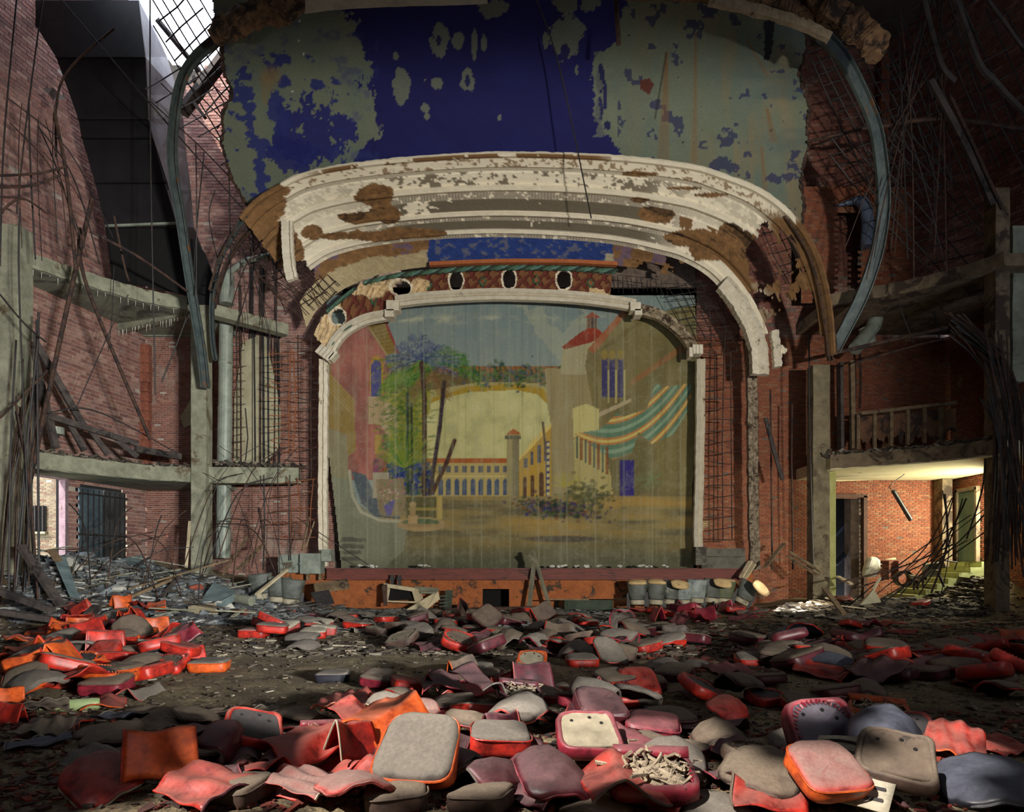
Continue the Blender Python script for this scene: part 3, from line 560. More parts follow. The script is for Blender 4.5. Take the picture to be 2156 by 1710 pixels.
    for i in range(700):
        x = R.uniform(815, 905); y = R.uniform(975, 1042); c.ell(x, y, R.uniform(2, 6), R.uniform(2, 5), R.choice([(36, 50, 104), (48, 64, 120), (30, 44, 80), (62, 84, 74), (96, 96, 54)]), .75)
    def palm(x, y, cols, n, r, droop, sd, lw=2.2):
        R = random.Random(sd)
        for i in range(n):
            a = -.45+(math.pi+.9)*(i+R.uniform(.1, .9))/n; L = r*R.uniform(.8, 1.08); last = (x, y); K = 13
            for k in range(1, K+1):
                t = k/K; q = (x+L*math.cos(a)*t, y-L*math.sin(a)*t*(1-.3*t)+droop*t*t*L*(.28+.3*abs(math.cos(a)))); col = R.choice(cols)
                dx, dy = q[0]-last[0], q[1]-last[1]; m = math.hypot(dx, dy)+1e-6; dx /= m; dy /= m
                for sg in (-1, 1):
                    ll = (3+9*math.sin(min(t*1.15, 1)*2.6))*R.uniform(.7, 1.1); c.line([q, (q[0]+(dx*.75-sg*dy*.8)*ll, q[1]+(dy*.75+sg*dx*.8)*ll+ll*.3)], 1.9, R.choice(cols), .75)
                c.line([last, q], lw, col, .9); last = q
    palm(850, 800, [(70, 108, 50), (96, 118, 58), (120, 128, 62)], 12, 52, 1.1, 3); palm(905, 800, [(118, 88, 58), (96, 80, 50)], 10, 44, 1.5, 4); palm(934, 768, [(48, 92, 40), (66, 110, 46), (40, 78, 50), (88, 118, 58)], 13, 80, .75, 2, 2.6); palm(884, 756, [(70, 76, 108), (84, 92, 118), (116, 122, 122), (48, 52, 86)], 13, 78, .22, 1, 2.4)
    c.line([(858, 830), (858, 1000), (860, 1040)], 7, (44, 60, 46)); c.line([(866, 850), (868, 1045)], 5, (50, 52, 42)); c.line([(888, 765), (894, 840), (893, 1045)], 10, (66, 50, 42)); c.line([(935, 805), (926, 900), (905, 1040)], 9, (60, 50, 44)); c.line([(957, 928), (940, 975), (912, 1035)], 9, (72, 52, 42)); c.line([(936, 830), (903, 1035)], 2, (52, 50, 96), .5)
    for i in range(60):
        a = R.uniform(.2, 2.9); c.line([(850, 985), (850+60*math.cos(a), 985-95*math.sin(a))], 1.6, R.choice([(62, 104, 44), (88, 116, 48), (120, 124, 58)]), .6)
    # court
    c.rect(800, 1046, 1480, 1205, (126, 112, 76)); n = fbm(c.X*.006, c.Y*.05, 63); mg = smooth(1040, 1052, c.Y)*(c.X > 800)
    c.blend(mg*np.clip((n-.5)*5, 0, 1)*.8, (150, 122, 72)); c.blend(mg*np.clip((.47-n)*5, 0, 1)*.8, (84, 80, 66)); c.blend(smooth(1110, 1180, c.Y), (88, 86, 68))
    c.blend(np.clip((fbm(c.X*.008, c.Y*.03, 64)-.52)*5, 0, 1)*smooth(1090, 1120, c.Y)*.5, (116, 112, 92)); c.ell(1180, 1135, 90, 8, (62, 62, 66), .7)
    c.poly([(684, 1000), (740, 1010), (752, 1060), (800, 1090), (860, 1100), (850, 1160), (800, 1205), (684, 1205)], (112, 112, 94)); c.poly([(740, 992), (760, 1060), (790, 1088), (845, 1094), (830, 1070), (790, 1040), (770, 1000)], (78, 84, 88))
    c.line([(736, 992), (742, 1045), (760, 1078), (800, 1096), (850, 1098)], 6, (150, 146, 124)); [c.poly([(720, 1130+k*14), (770-k*5, 1134+k*13), (772-k*4, 1142+k*13), (716, 1140+k*14)], (84, 82, 72)) for k in range(4)]
    c.rect(786, 996, 820, 1050, (142, 132, 112)); c.poly([(790, 1010), (850, 1008), (856, 1046), (846, 1090), (800, 1086)], (122, 108, 84), .9, 4); c.poly([(808, 1062), (833, 1050), (824, 1086), (814, 1086)], (92, 84, 124))
    for i in range(60): c.ell(R.gauss(822, 12), R.gauss(1040, 12), 2.5, 2.5, R.choice([(150, 96, 96), (84, 104, 66), (162, 146, 126)]), .8)
    c.rect(856, 1048, 928, 1092, (86, 82, 56)); c.rect(860, 1070, 924, 1076, (132, 118, 70)); c.rect(920, 1045, 931, 1094, (158, 138, 84))
    c.ell(888, 1104, 52, 16, (150, 128, 92), 1, .08); c.ell(886, 1100, 44, 9, (80, 92, 66), 1, .2); c.rect(838, 1104, 939, 1112, (142, 118, 84), .8); c.rect(860, 1085, 879, 1104, (158, 132, 96)); c.rect(864, 1062, 875, 1088, (140, 120, 86)); c.ell(869, 1062, 9, 6, (150, 128, 92)); c.line([(869, 1020), (869, 1060)], 2, (150, 156, 140), .6)
    for i in range(420):
        x = R.gauss(1175, 40); y = 1070+R.gauss(0, 9)+(x-1175)*.12; c.ell(x, y, R.uniform(2, 6), R.uniform(2, 5), R.choice([(38, 52, 36), (56, 72, 44), (70, 54, 70), (104, 66, 44), (52, 48, 84)]), .7)
    for i in range(200): c.ell(R.gauss(1240, 26), R.gauss(1046, 14), R.uniform(2, 7), R.uniform(2, 6), R.choice([(78, 76, 48), (96, 92, 58), (60, 64, 46)]), .6)
    # age: bleached streaks, seams and drips of the canvas itself
    st = fbm(c.X*.11, c.Y*.006, 70); c.blend(np.clip((st-.55)*4, 0, 1)*.16, (168, 166, 140)); c.blend(np.clip((.42-st)*4, 0, 1)*.25, (64, 64, 54))
    n = fbm(c.X*.05, c.Y*.05, 71); c.blend(np.clip((n-.55)*4, 0, 1)*.15, (160, 156, 128)); c.blend(np.clip((fbm(c.X*.2, c.Y*.2, 72)-.56)*6, 0, 1)*.15, (150, 150, 130))
    for x in range(712, 1470, 60): c.line([(x, 630), (x+2, 1200)], 2, (158, 158, 134), .35); c.line([(x+28, 630), (x+29, 1200)], 1.5, (70, 70, 60), .3)
    c.blend(smooth(1160, 1200, c.Y)*.4, (72, 72, 62)); lum = c.c.mean(-1, keepdims=True); c.c = np.clip(lum+(c.c-lum)*1.06, 0, 1); c.c = np.clip((c.c-.12)*1.08+.11, .01, 1); return c
def make_curtain():
    c = paint_curtain(); xs = np.arange(686, 1478.1, 2.); ys = np.arange(622, 1200.1, 2.); X, Y = np.meshgrid(xs, ys)
    D = 24.75+.035*np.sin(X*.055)*smooth(640, 1150, Y)+.05*np.sin(X*.021+1)+.03*fbm(X*.03, Y*.01, 80)
    W = np.stack([(X-CX)*D/F, D, ZE+(HY-Y)*D/F], -1).reshape(-1, 3); col = np.clip(c.sample(X.ravel(), Y.ravel())*1.12, 0, .95)
    nx, ny = len(xs), len(ys); i = np.arange(ny-1)[:, None]*nx+np.arange(nx-1)[None]; xc, yc = X[:-1, :-1], Y[:-1, :-1]
    left = 686+np.interp(yc, [620, 930, 1100, 1200], [0, 2, 22, 32]); keep = (xc > left) & (xc < 1462+6*np.sin(yc*.01))
    Q = np.stack([i+nx, i+nx+1, i+1, i], -1)[keep]
    o = fast_mesh('fire_curtain', W, Q, paint_mat('curtain_paint', .9, 60, .3, .2, (1, 1, .35)), colors=col, smooth=True)
    tag(o, 'huge faded fire curtain painted with palms, an arch and a villa courtyard', 'curtain')
make_curtain()
# ---------------- sky painted ceiling ----------------
def ceil_Y(py): return np.interp(py, [-60, 500], [17.4, 23.2])
SKYP = [(440, -50), (450, 40), (466, 92), (472, 150), (488, 196), (470, 236), (470, 275), (466, 300), (478, 340), (486, 372), (505, 405), (520, 432), (545, 438), (590, 406), (640, 382), (740, 362), (900, 346), (1078, 338), (1290, 345), (1450, 363), (1520, 383), (1590, 410), (1640, 443), (1672, 470), (1688, 470), (1692, 430), (1686, 385), (1692, 340), (1702, 305), (1698, 270), (1703, 225), (1692, 190), (1684, 150), (1700, 92), (1690, 30), (1710, -50)]
def make_sky():
    c = Canvas(430, -52, 1720, 502, 2.5, (118, 126, 106)); X, Y = c.X, c.Y
    n = fbm(X*.012, Y*.012, 91); n2 = fbm(X*.04, Y*.04, 92); n3 = fbm(X*.006, Y*.02, 93); nv = fbm(X*.03, Y*.006, 97)
    c.blend(np.clip((n-.45)*3, 0, 1)*.7, (100, 118, 110)); c.blend(np.clip((n2-.5)*4, 0, 1)*.4, (136, 140, 114)); c.blend(np.clip((nv-.52)*4, 0, 1)*smooth(1280, 1420, X)*.8, (138, 124, 92)); c.blend(np.clip((n3-.52)*5, 0, 1)*smooth(1450, 1600, X)*.6, (86, 104, 100))
    # blue paint with its flaked edges
    e = (fbm(X*.03, Y*.022, 94, 6)-.5)+.5*(fbm(X*.14, Y*.1, 98, 4)-.5); le = np.interp(Y, [-50, 60, 150, 220, 260, 300, 340, 400, 430], [720, 740, 780, 790, 790, 780, 740, 600, 540]); re = np.interp(Y, [-50, 90, 120, 200, 280, 300, 330, 500], [1330, 1300, 1252, 1246, 1256, 1290, 1318, 1320])
    m = (X > le+e*90) & (X < re+e*60); blue = np.array(s2l((24, 26, 104)))
    c.blend(m*1.0, (24, 24, 92)); c.blend(m*np.clip((n-.4)*3, 0, 1)*.45, (30, 34, 112))
    # scattered blue on the bare left part, bigger tongue at (650,260)
    c.blend((((X-665)/95)**2+((Y-275)/70)**2+e*3.2 < .8)*.95, (26, 30, 108)); c.blend(((((X-600)/130)**2+((Y-270)/150)**2 < 1.2) & (n2+.25*n > .70))*.9, (34, 42, 116)); c.blend((((X-625)/60)**2+((Y-335)/40)**2+e*3 < .8)*.9, (26, 30, 110))
    c.blend(np.clip((n2-.54)*6, 0, 1)*(X < 800)*.5, (44, 56, 118)); c.blend((n2 > .66)*(X > 1300)*.8, (34, 40, 88))
    for (x, y, a, b) in ((925, 85, 20, 36), (965, 85, 12, 16), (1000, 95, 6, 30), (1020, 92, 6, 22), (848, 182, 17, 36), (835, 118, 5, 8), (920, 175, 13, 13), (985, 172, 15, 24), (898, 228, 10, 11), (900, 245, 6, 8), (1190, 80, 36, 48), (1053, 248, 4, 6), (895, 168, 4, 4), (1215, 150, 4, 12), (1150, 85, 6, 20), (1040, 20, 30, 26), (1190, 5, 30, 22), (1240, 10, 22, 18), (740, 95, 24, 18)):
        mm = ((X-x)/a)**2+((Y-y)/b)**2+e*2.4 < 1; c.blend(mm*.9, (120, 126, 110))
    for (x, y, a, b) in ((1190, 110, 10, 16), (985, 172, 6, 13), (925, 85, 6, 12), (1265, 170, 9, 28), (1262, 235, 8, 26), (1275, 200, 4, 30), (1280, 265, 9, 12)):
        mm = ((X-x)/a)**2+((Y-y)/b)**2+e*2 < 1; c.blend(mm*.95, (20, 22, 84))
    mm = (np.abs(X-(1258+e*30)) < 8) & (Y > 110) & (Y < 290); c.blend(mm*.6, (124, 130, 112))
    # rust runs
    for (x0, y0, x1, y1, w0) in ((1403, 110, 1385, 335, 12), (1465, 70, 1458, 340, 6), (1604, 310, 1606, 400, 6), (1615, 230, 1622, 300, 9), (1572, 82, 1612, 160, 5)):
        for k in range(int(w0)): c.line([(x0+k*.3, y0), (x1+k*2.2, y1)], 3, (132, 96, 56), .3)
    c.line([(1404, 112), (1380, 250)], 3, (48, 34, 28), .9); c.poly([(1350, 170), (1368, 165), (1378, 178), (1368, 200), (1350, 188)], (98, 50, 36)); c.poly([(1610, 45), (1635, 40), (1628, 90), (1622, 130), (1606, 128), (1612, 80)], (22, 24, 40), .95, 6, .1)
    c.ell(570, 160, 28, 26, (140, 120, 84), .7, .5, .6); c.poly([(545, 160), (590, 145), (575, 190), (555, 225)], (134, 116, 80), .6, 8)
    for x, y in ((560, 42), (632, 45), (630, 86), (640, 114), (617, 193), (1439, 300)): c.ell(x, y, 2.6, 2.6, (238, 240, 240) if x < 700 else (20, 18, 18), 1, .4)
    xs = np.arange(434, 1716, 2.5); ys = np.arange(-50, 500, 2.5); GX, GY = np.meshgrid(xs, ys)
    D = ceil_Y(GY)+.05*fbm(GX*.02, GY*.02, 95); W = np.stack([(GX-CX)*D/F, D, ZE+(HY-GY)*D/F], -1).reshape(-1, 3); col = np.clip(c.sample(GX.ravel(), GY.ravel())*.88, 0, .9)
    t = Canvas(434, -50, 1716, 500, 2.5, (0, 0, 0)); ins = t.inside(SKYP, 5, .09); nx, ny = len(xs), len(ys); ins = ins[:ny-1, :nx-1]
    i = np.arange(ny-1)[:, None]*nx+np.arange(nx-1)[None]; Q = np.stack([i+nx, i+nx+1, i+1, i], -1)[ins]
    o = fast_mesh('ceiling.001', W, Q, paint_mat('sky_paint', .85, 24, .28, .15), colors=col, smooth=True); o['kind'] = 'structure'; o['label'] = 'torn plaster ceiling painted deep blue with flaked grey patches'
    q = MB(); pts = [P(x+2, y, float(ceil_Y(y))+.06) for x, y in curve_pts(SKYP[1:13], 90)]
    rr = random.Random(3)
    for part in (SKYP[1:13], SKYP[24:35]):
        q.tube([P(x+rr.uniform(-1.5, 1.5), y, float(ceil_Y(y))+.05) for x, y in curve_pts(part, 90)], [rr.uniform(.03, .09) for _ in range(90)], 6)
    o = q.build('trim_1', M['rust']); o['kind'] = 'structure'; o['label'] = 'broken brown plaster edge of the sky ceiling'
make_sky()
# ---------------- flared plaster arch over the stage ----------------
A0 = [(508, 455), (540, 420), (590, 388), (640, 364), (740, 344), (900, 328), (1078, 320), (1290, 327), (1450, 345), (1520, 365), (1590, 392), (1640, 425), (1680, 465), (1710, 515), (1732, 575), (1746, 650), (1752, 740)]
A1 = [(622, 604), (640, 582), (672, 556), (712, 536), (790, 518), (920, 504), (1078, 500), (1270, 512), (1390, 536), (1440, 552), (1490, 582), (1530, 626), (1560, 674), (1582, 722), (1595, 762), (1602, 800), (1606, 842)]
A2 = [(645, 690), (668, 652), (700, 625), (735, 603), (800, 578), (910, 561), (1078, 553), (1260, 556), (1380, 572), (1425, 588)]
def resample_pair(a, b, n):
    """sample two control polylines with one parameter so that they stay matched"""
    ab = np.concatenate([np.array(a, float), np.array(b, float)], 1); r = curve_pts(ab, n); return r[:, :2], r[:, 2:]
CREAM = np.array(s2l((206, 196, 174))); BROWN = np.array(s2l((116, 84, 50))); GREY = np.array(s2l((112, 102, 84))); DBROWN = np.array(s2l((62, 44, 30)))
def make_arch():
    nu, ntt = 420, 72; a, b = resample_pair(A0, A1, nu); t = np.linspace(0, 1, ntt); T, U = np.meshgrid(t, np.linspace(0, 1, nu))
    px = a[:, None, 0]*(1-T)+b[:, None, 0]*T; py = a[:, None, 1]*(1-T)+b[:, None, 1]*T; D = 20.9*(1-T)+23.2*T
    prof = np.interp(T, [0, .05, .06, .17, .18, .22, .23, .37, .38, .44, .46, .54, .55, .69, .70, .74, .76, .79, .80, .89, .90, .945, .96, 1], [.25, .25, .12, .1, 0, 0, .08, .08, .2, .2, 0, 0, .06, .06, .18, .18, 0, 0, .05, .05, .16, .16, 0, 0])
    nz = fbm(px*.03, py*.03, 101, 5); nf = fbm(px*.11, py*.16, 102, 4); ns = fbm(px*.015, T*14, 103, 4)
    col = np.zeros(px.shape+(3,)); col[:] = CREAM*.95
    def bl(m, c): nonlocal col; m = np.clip(m, 0, 1)[..., None]; col = col*(1-m)+np.array(c)*m
    bl((nf-.45)*2.0*.5, CREAM*.72)
    cen = smooth(700, 860, px)*(1-smooth(1340, 1500, px))
    def band(t0, t1): return ((T > t0) & (T < t1))*1.
    bl(band(0, .06)*((nz > .44)*1.)*smooth(620, 700, px)*(1-smooth(1250, 1330, px)), BROWN*.8)
    bl(band(.54, .69)*(nz*.6+nf*.4 > .52-.24*cen*smooth(880, 930, px))*np.maximum(cen, .0), GREY*.62); bl(band(.79, .89)*(nz*.5+nf*.5 > .6-.3*cen)*cen, GREY*.62)
    bl(band(.22, .38)*(nz*.5+nf*.5 > .52)*(.3+.7*cen), GREY*.9); bl(band(.06, .17)*(nf > .6)*.8, BROWN*.9); bl(band(.18, .22)*.6, GREY)
    for t0, t1 in ((.46, .54), (.74, .79), (.95, 1.01)): bl(band(t0, t1)*(.62+.12*np.sin(U*1300))*(nf > .33)*(.3+.7*cen), DBROWN*.9)
    # patches where the plaster has fallen off to the brown coat
    e = (nz-.5)*2.2
    for (x, y, rx, ry) in ((788, 412, 40, 24), (812, 448, 34, 22), (760, 458, 52, 12), (654, 488, 22, 15), (860, 490, 70, 11), (780, 496, 90, 12), (1378, 450, 40, 17), (1350, 366, 34, 6), (1345, 420, 20, 7), (1455, 500, 70, 16), (1560, 520, 46, 34), (1500, 530, 50, 22), (1535, 480, 25, 14), (570, 430, 34, 30), (540, 470, 36, 40), (590, 400, 22, 14), (1440, 396, 40, 4), (1500, 410, 40, 5), (600, 535, 40, 60)):
        bl((((px-x)/rx)**2+((py-y)/ry)**2+e < 1)*1., BROWN*np.clip(.25+1.1*nf[..., None]-.5*(ns[..., None] > .6)+.5*(fbm(px*.3, py*.3, 104)[..., None]-.5), .15, 1.4))
    right = smooth(1585, 1640, px+(nz-.5)*80)*smooth(440, 470, py+T*60); white = (band(.80, .99)*(py < 800)*(px < 1606)+band(.62, .72)*(py > 690)*(py < 780)+band(0, .05)*(px < 1672)) > 0
    bl(right*(~white), BROWN*(.35+.7*nf[..., None])); bl((px < 588+(nz-.5)*30)*(T < .7), BROWN*(.5+.6*nf[..., None]))
    bl(band(.56, .80)*(px > 1430)*(nz > .46)*(1-right), BROWN*.8)
    # plaster that has gone altogether
    hole = (((px-1612)/44)**2+((py-545)/78)**2+e*.7 < .8)
    hole |= (px > 1640) & (T > .16) & (T < .62) & (nz+.15*(py-560)/200 > .40)
    hole |= (py > 700) & (px > 1600) & ((T < .58) & (T > .1) | (T > .74) | (py > 778))
    hole |= (px < 592) & (T > .35) & (nz > .42); hole |= (T > .62) & (px < 640+(nz-.5)*40) & (T > .62+(px-560)*.003); hole |= (py > 790+8*np.sin(px*.5))
    hole |= (T > .55) & (T < .78) & (px > 1540) & (nz < .56) & (py > 600)
    Dd = D-prof*.8-.03*(nf-.5)
    base = np.stack([(px-CX)*D/F, D, ZE+(HY-py)*D/F], -1); dn = prof*.55
    base = base+np.stack([np.zeros_like(D), -dn, -dn*.75], -1)+(.03*(nf-.5))[..., None]*np.array([0, -1, -.4])
    i = np.arange(nu-1)[:, None]*ntt+np.arange(ntt-1)[None]; Q = np.stack([i, i+1, i+ntt+1, i+ntt], -1)[~hole[:-1, :-1]]
    o = fast_mesh('plaster_arch', base.reshape(-1, 3), Q, paint_mat('arch_plaster', .9, 22, .3, .35), colors=np.clip(col.reshape(-1, 3)*1.5, 0, .92))
    md = o.modifiers.new('thick', 'SOLIDIFY'); md.thickness = .07; md.offset = -1
    o['kind'] = 'structure'; o['label'] = 'flared cream plaster arch in stepped mouldings with brown fallen patches'
    # soffit band beneath: blue in the middle, bare brown towards the ends
    nu, ntt = 260, 22; a, b = resample_pair(A1[:10], A2, nu); T, U = np.meshgrid(np.linspace(0, 1, ntt), np.linspace(0, 1, nu)); px = a[:, None, 0]*(1-T)+b[:, None, 0]*T; py = a[:, None, 1]*(1-T)+b[:, None, 1]*T; D = 23.2*(1-T)+23.75*T
    nz = fbm(px*.03, py*.03, 111, 5); nf = fbm(px*.09, py*.12, 112, 4); col = np.zeros(px.shape+(3,)); col[:] = BROWN*(.5+1.0*nf[..., None])
    bl((nz > .62)*.6, s2l((86, 76, 110))); bl(((T > .42+.35*(nz-.5)-.15*smooth(700, 640, px)) & (px < 905)), np.array(s2l((158, 142, 108)))*(.8+.4*nf[..., None])); bl((px > 1300)*.0, BROWN)
    bmask = (px > 903+(nz-.5)*14) & (px < 1290+(nz-.5)*10); bl(bmask*1., np.array(s2l((30, 52, 110)))*(.6+.8*nf[..., None])); bl(bmask*(nf > .62)*.5, s2l((110, 104, 80)))
    bl((np.abs(px-1283) < 9)*(np.abs(py-543) < 9)*1., s2l((150, 140, 116)))
    hole = (px > 1330) & (T > .55) & (nz > .5); hole |= (px > 1400) & (nz > .56); hole |= (px < 660) & (T < .35)
    base = np.stack([(px-CX)*D/F, D, ZE+(HY-py)*D/F], -1)+(.05*(nf-.5))[..., None]*np.array([0, -1, -.6])
    i = np.arange(nu-1)[:, None]*ntt+np.arange(ntt-1)[None]; Q = np.stack([i, i+1, i+ntt+1, i+ntt], -1)[~hole[:-1, :-1]]
    o = fast_mesh('plaster_arch.001', base.reshape(-1, 3), Q, bpy.data.materials['arch_plaster'], colors=np.clip(col.reshape(-1, 3)*1.3, 0, .9))
    o.modifiers.new('thick', 'SOLIDIFY').thickness = .06; o['kind'] = 'structure'; o['label'] = 'inner arch soffit, blue in the middle and bare brown at both ends'
    q = MB(); q.sweep([P(x, y, 23.5) for x, y in curve_pts([(905, 560), (1000, 556), (1078, 554), (1200, 555), (1298, 560)], 40)], [(-.06, 0), (-.06, .2), (.06, .2), (.06, 0)]); o = q.build('trim_2', simple('orange_trim', (156, 84, 42), (180, 104, 58), 6)); o['kind'] = 'structure'; o['label'] = 'orange moulding strip above the green rope'
    # green rope moulding: three twisted strands
    def rope(name, pts, r, Y, label):
        c = curve_pts(pts, 220); q = MB(); L = len(c)
        for k in range(3):
            path = [P(c[i][0], c[i][1], Y)+Vector((math.cos(i*.42+k*2.09)*r*.5, -abs(r)*.2+math.sin(i*.42+k*2.09)*r*.5, math.cos(i*.42+k*2.09)*r*.5)) for i in range(L)]; q.tube(path, r*.62, 5, k)
        o = q.build(name, [simple('rope_green', (50, 82, 62), (84, 118, 88), 8), simple('rope_dark', (34, 50, 44), (58, 70, 52), 8), simple('rope_teal', (66, 104, 96), (104, 140, 122), 8)], smooth=True); o['kind'] = 'structure'; o['label'] = label
    rope('trim_3', [(690, 656), (722, 628), (746, 610)], .085, 23.55, 'short twisted green rope moulding on the left curve of the frame')
    rope('trim_4', [(768, 596), (830, 582), (905, 573), (1000, 566), (1078, 564), (1200, 566), (1298, 572)], .085, 23.55, 'long twisted green rope moulding over the ornament band')
    rope('trim_5', [(697, 728), (712, 704), (742, 682)], .085, 23.55, 'thick green rope moulding on the lower left curve')
    # ornament band with round holes
    B0 = [(662, 706), (682, 668), (712, 638), (748, 614), (764, 600), (830, 590), (920, 577), (1078, 570), (1200, 572), (1288, 580)]; B1 = [(694, 742), (722, 712), (760, 684), (800, 664), (828, 642), (850, 636), (930, 622), (1078, 614), (1200, 617), (1284, 626)]
    nu, ntt = 420, 34; a, b = resample_pair(B0, B1, nu); T, U = np.meshgrid(np.linspace(0, 1, ntt), np.linspace(0, 1, nu)); px = a[:, None, 0]*(1-T)+b[:, None, 0]*T; py = a[:, None, 1]*(1-T)+b[:, None, 1]*T
    D = np.full(px.shape, 23.65); nz = fbm(px*.05, py*.05, 121, 5); nf = fbm(px*.15, py*.15, 122, 4)
    k = 31.; ph = (px-1078)/k; orn = np.abs(np.sin(ph*3.1416*2)*.8+np.cos((T-.5)*9))+.7*np.sin(ph*12.6+T*8)*np.sin(T*12); relief = np.clip(orn, 0, 1.2)*.05
    col = np.zeros(px.shape+(3,)); col[:] = s2l((78, 44, 28)); bl((orn > .95)*.8, s2l((112, 72, 40))); bl((orn < .3)*.8, s2l((96, 34, 26)))
    dia = np.abs(((px-1016+28.5) % 113.5)-28.5)/9+np.abs(T-.5)/.26; bl((dia < 1)*1., s2l((50, 84, 58))); bl((dia < .55)*1., s2l((130, 70, 44))); relief = relief+.05*(dia < 1)
    crumb = ((px < 720+(nz-.5)*30) & (T < .75)) | ((((px-790)/50)**2+((py-603)/26)**2+(nz-.5)*3 < 1)) | ((((px-880)/24)**2+((py-605)/26)**2+(nz-.5)*2 < .8)) | ((px > 1240) & (T > .7+.0*nz) & (nz > .45))
    bl(crumb*1., np.array(s2l((190, 164, 124)))*(.5+.9*nf[..., None])); relief = relief+crumb*.12*nf
    hole = np.zeros(px.shape, bool)
    for (x, y, rx, ry) in ((960, 592, 14, 20), (1072, 588, 14, 20), (1187, 590, 15, 20), (712, 668, 15, 17), (845, 607, 20, 16)):
        d = ((px-x)/rx)**2+((py-y)/ry)**2+(nf-.5)*.5; bl(((d >= .9) & (d < 1.5))*1., s2l((206, 194, 170))); hole |= d < .95
    relief[hole] = 0; base = np.stack([(px-CX)*D/F, D-relief, ZE+(HY-py)*D/F], -1)
    i = np.arange(nu-1)[:, None]*ntt+np.arange(ntt-1)[None]; Q = np.stack([i, i+1, i+ntt+1, i+ntt], -1)[~hole[:-1, :-1]]
    o = fast_mesh('trim_6', base.reshape(-1, 3), Q, paint_mat('ornament_paint', .85, 26, .3, .3), colors=np.clip(col.reshape(-1, 3)*1.35, 0, .9)); o.modifiers.new('thick', 'SOLIDIFY').thickness = .06
    o['kind'] = 'structure'; o['label'] = 'dark red scrolled ornament band pierced by round holes'
    # inner frame
    wp = simple('frame_plaster', (196, 184, 160), (222, 212, 190), 5, .9, (96, 78, 54), .6, .5); st = [(-.17, 0), (-.17, .22), (-.08, .3), (-.02, .22), (.04, .34), (.17, .3), (.17, 0)]
    def fr(name, pts, prof, label, n=50, Y=23.75, mat=wp, jit=0):
        rr = random.Random(len(label)); q = MB(); q.sweep([P(x+rr.uniform(-jit, jit), y, Y) for x, y in curve_pts(pts, n)], prof); o = q.build(name, mat); o['kind'] = 'structure'; o['label'] = label
    fr('trim_7', [(835, 640), (900, 632), (1000, 626), (1078, 625), (1200, 630), (1290, 640), (1335, 648)], st, 'white moulded head of the stage opening')
    fr('trim_8', [(697, 750), (706, 728), (730, 700), (770, 678), (815, 668)], [(a*.9, d) for a, d in st], 'white quarter curve at the upper left of the stage opening')
    fr('trim_9', [(1345, 656), (1385, 668), (1420, 692), (1448, 724), (1460, 748)], [(a*.9, d) for a, d in st], 'broken quarter curve at the upper right of the stage opening', mat=simple('frame_brown', (104, 80, 52), (190, 176, 148), 7, .9, (70, 52, 36), .5, .6))
    jam = [(-.13, 0), (-.13, .2), (-.03, .3), (.03, .18), (.13, .3), (.13, 0)]
    fr('trim_10', [(684, 1192), (683, 1050), (684, 900), (685, 760)], jam, 'ragged white plaster jamb on the left of the painted curtain', 40, 23.9, wp, .9)
    fr('trim_11', [(1472, 760), (1471, 900), (1468, 1050), (1466, 1180)], jam, 'ragged white plaster jamb on the right of the painted curtain', 40, 23.9, wp, .9)
    fr('trim_12', [(1578, 720), (1580, 900), (1582, 1050), (1586, 1200)], [(a*1.1, d) for a, d in jam], 'flaking plaster strip between the two right brick bays', 36, 24.0, simple('frame_flaking', (74, 54, 38), (188, 172, 146), 9, .9, (60, 44, 32), .55, .6), 1.2)
    fr('trim_13', [(618, 592), (611, 555), (609, 520), (607, 470)], [(-.16, 0), (-.16, .16), (-.1, .2), (-.05, .14), (.16, .2), (.16, 0)], 'cream plaster tongue hanging from the left end of the arch', 30, 21.6, wp, 1)
    fr('trim_14', [(1596, 792), (1594, 740), (1578, 690), (1552, 640), (1520, 600)], [(-.28, 0), (-.28, .2), (-.1, .32), (.05, .2), (.28, .3), (.28, 0)], 'long white moulding tail hanging on the right end of the arch', 50, 22.9, wp, 2)
    fr('trim_15', [(1634, 776), (1632, 740), (1626, 700)], [(-.12, 0), (-.12, .2), (0, .28), (.12, .2), (.12, 0)], 'short fluted plaster stub hanging beside the long moulding tail', 20, 22.6, wp, 1.5)
    q = MB()
    for (x, y, s) in ((829, 648, .42), (822, 664, .3)): q.box(P(x, y, 23.5), (s, .45, s*.8))
    o = q.build('trim_16', wp); o['kind'] = 'structure'; o['label'] = 'stepped white corner block at the upper left of the opening'
    q = MB()
    for (x, y, s) in ((1336, 650, .34), (1342, 662, .24)): q.box(P(x, y, 23.5), (s, .45, s*.8))
    for k in range(4): q.box(P(1452+k*7, 742-k*3+abs(k-1)*3, 23.5), (.12, .4, .3))
    o = q.build('trim_17', wp); o['kind'] = 'structure'; o['label'] = 'stepped white corner pieces at the upper right of the opening'
    q = MB()
    for k in range(5): q.box(P(676+k*7, 738+k*5-(k == 4)*6, 23.5), (.11, .4, .34), Matrix.Rotation(.7, 3, 'Y'))
    o = q.build('trim_18', wp); o['kind'] = 'structure'; o['label'] = 'stepped white corner pieces above the left jamb'
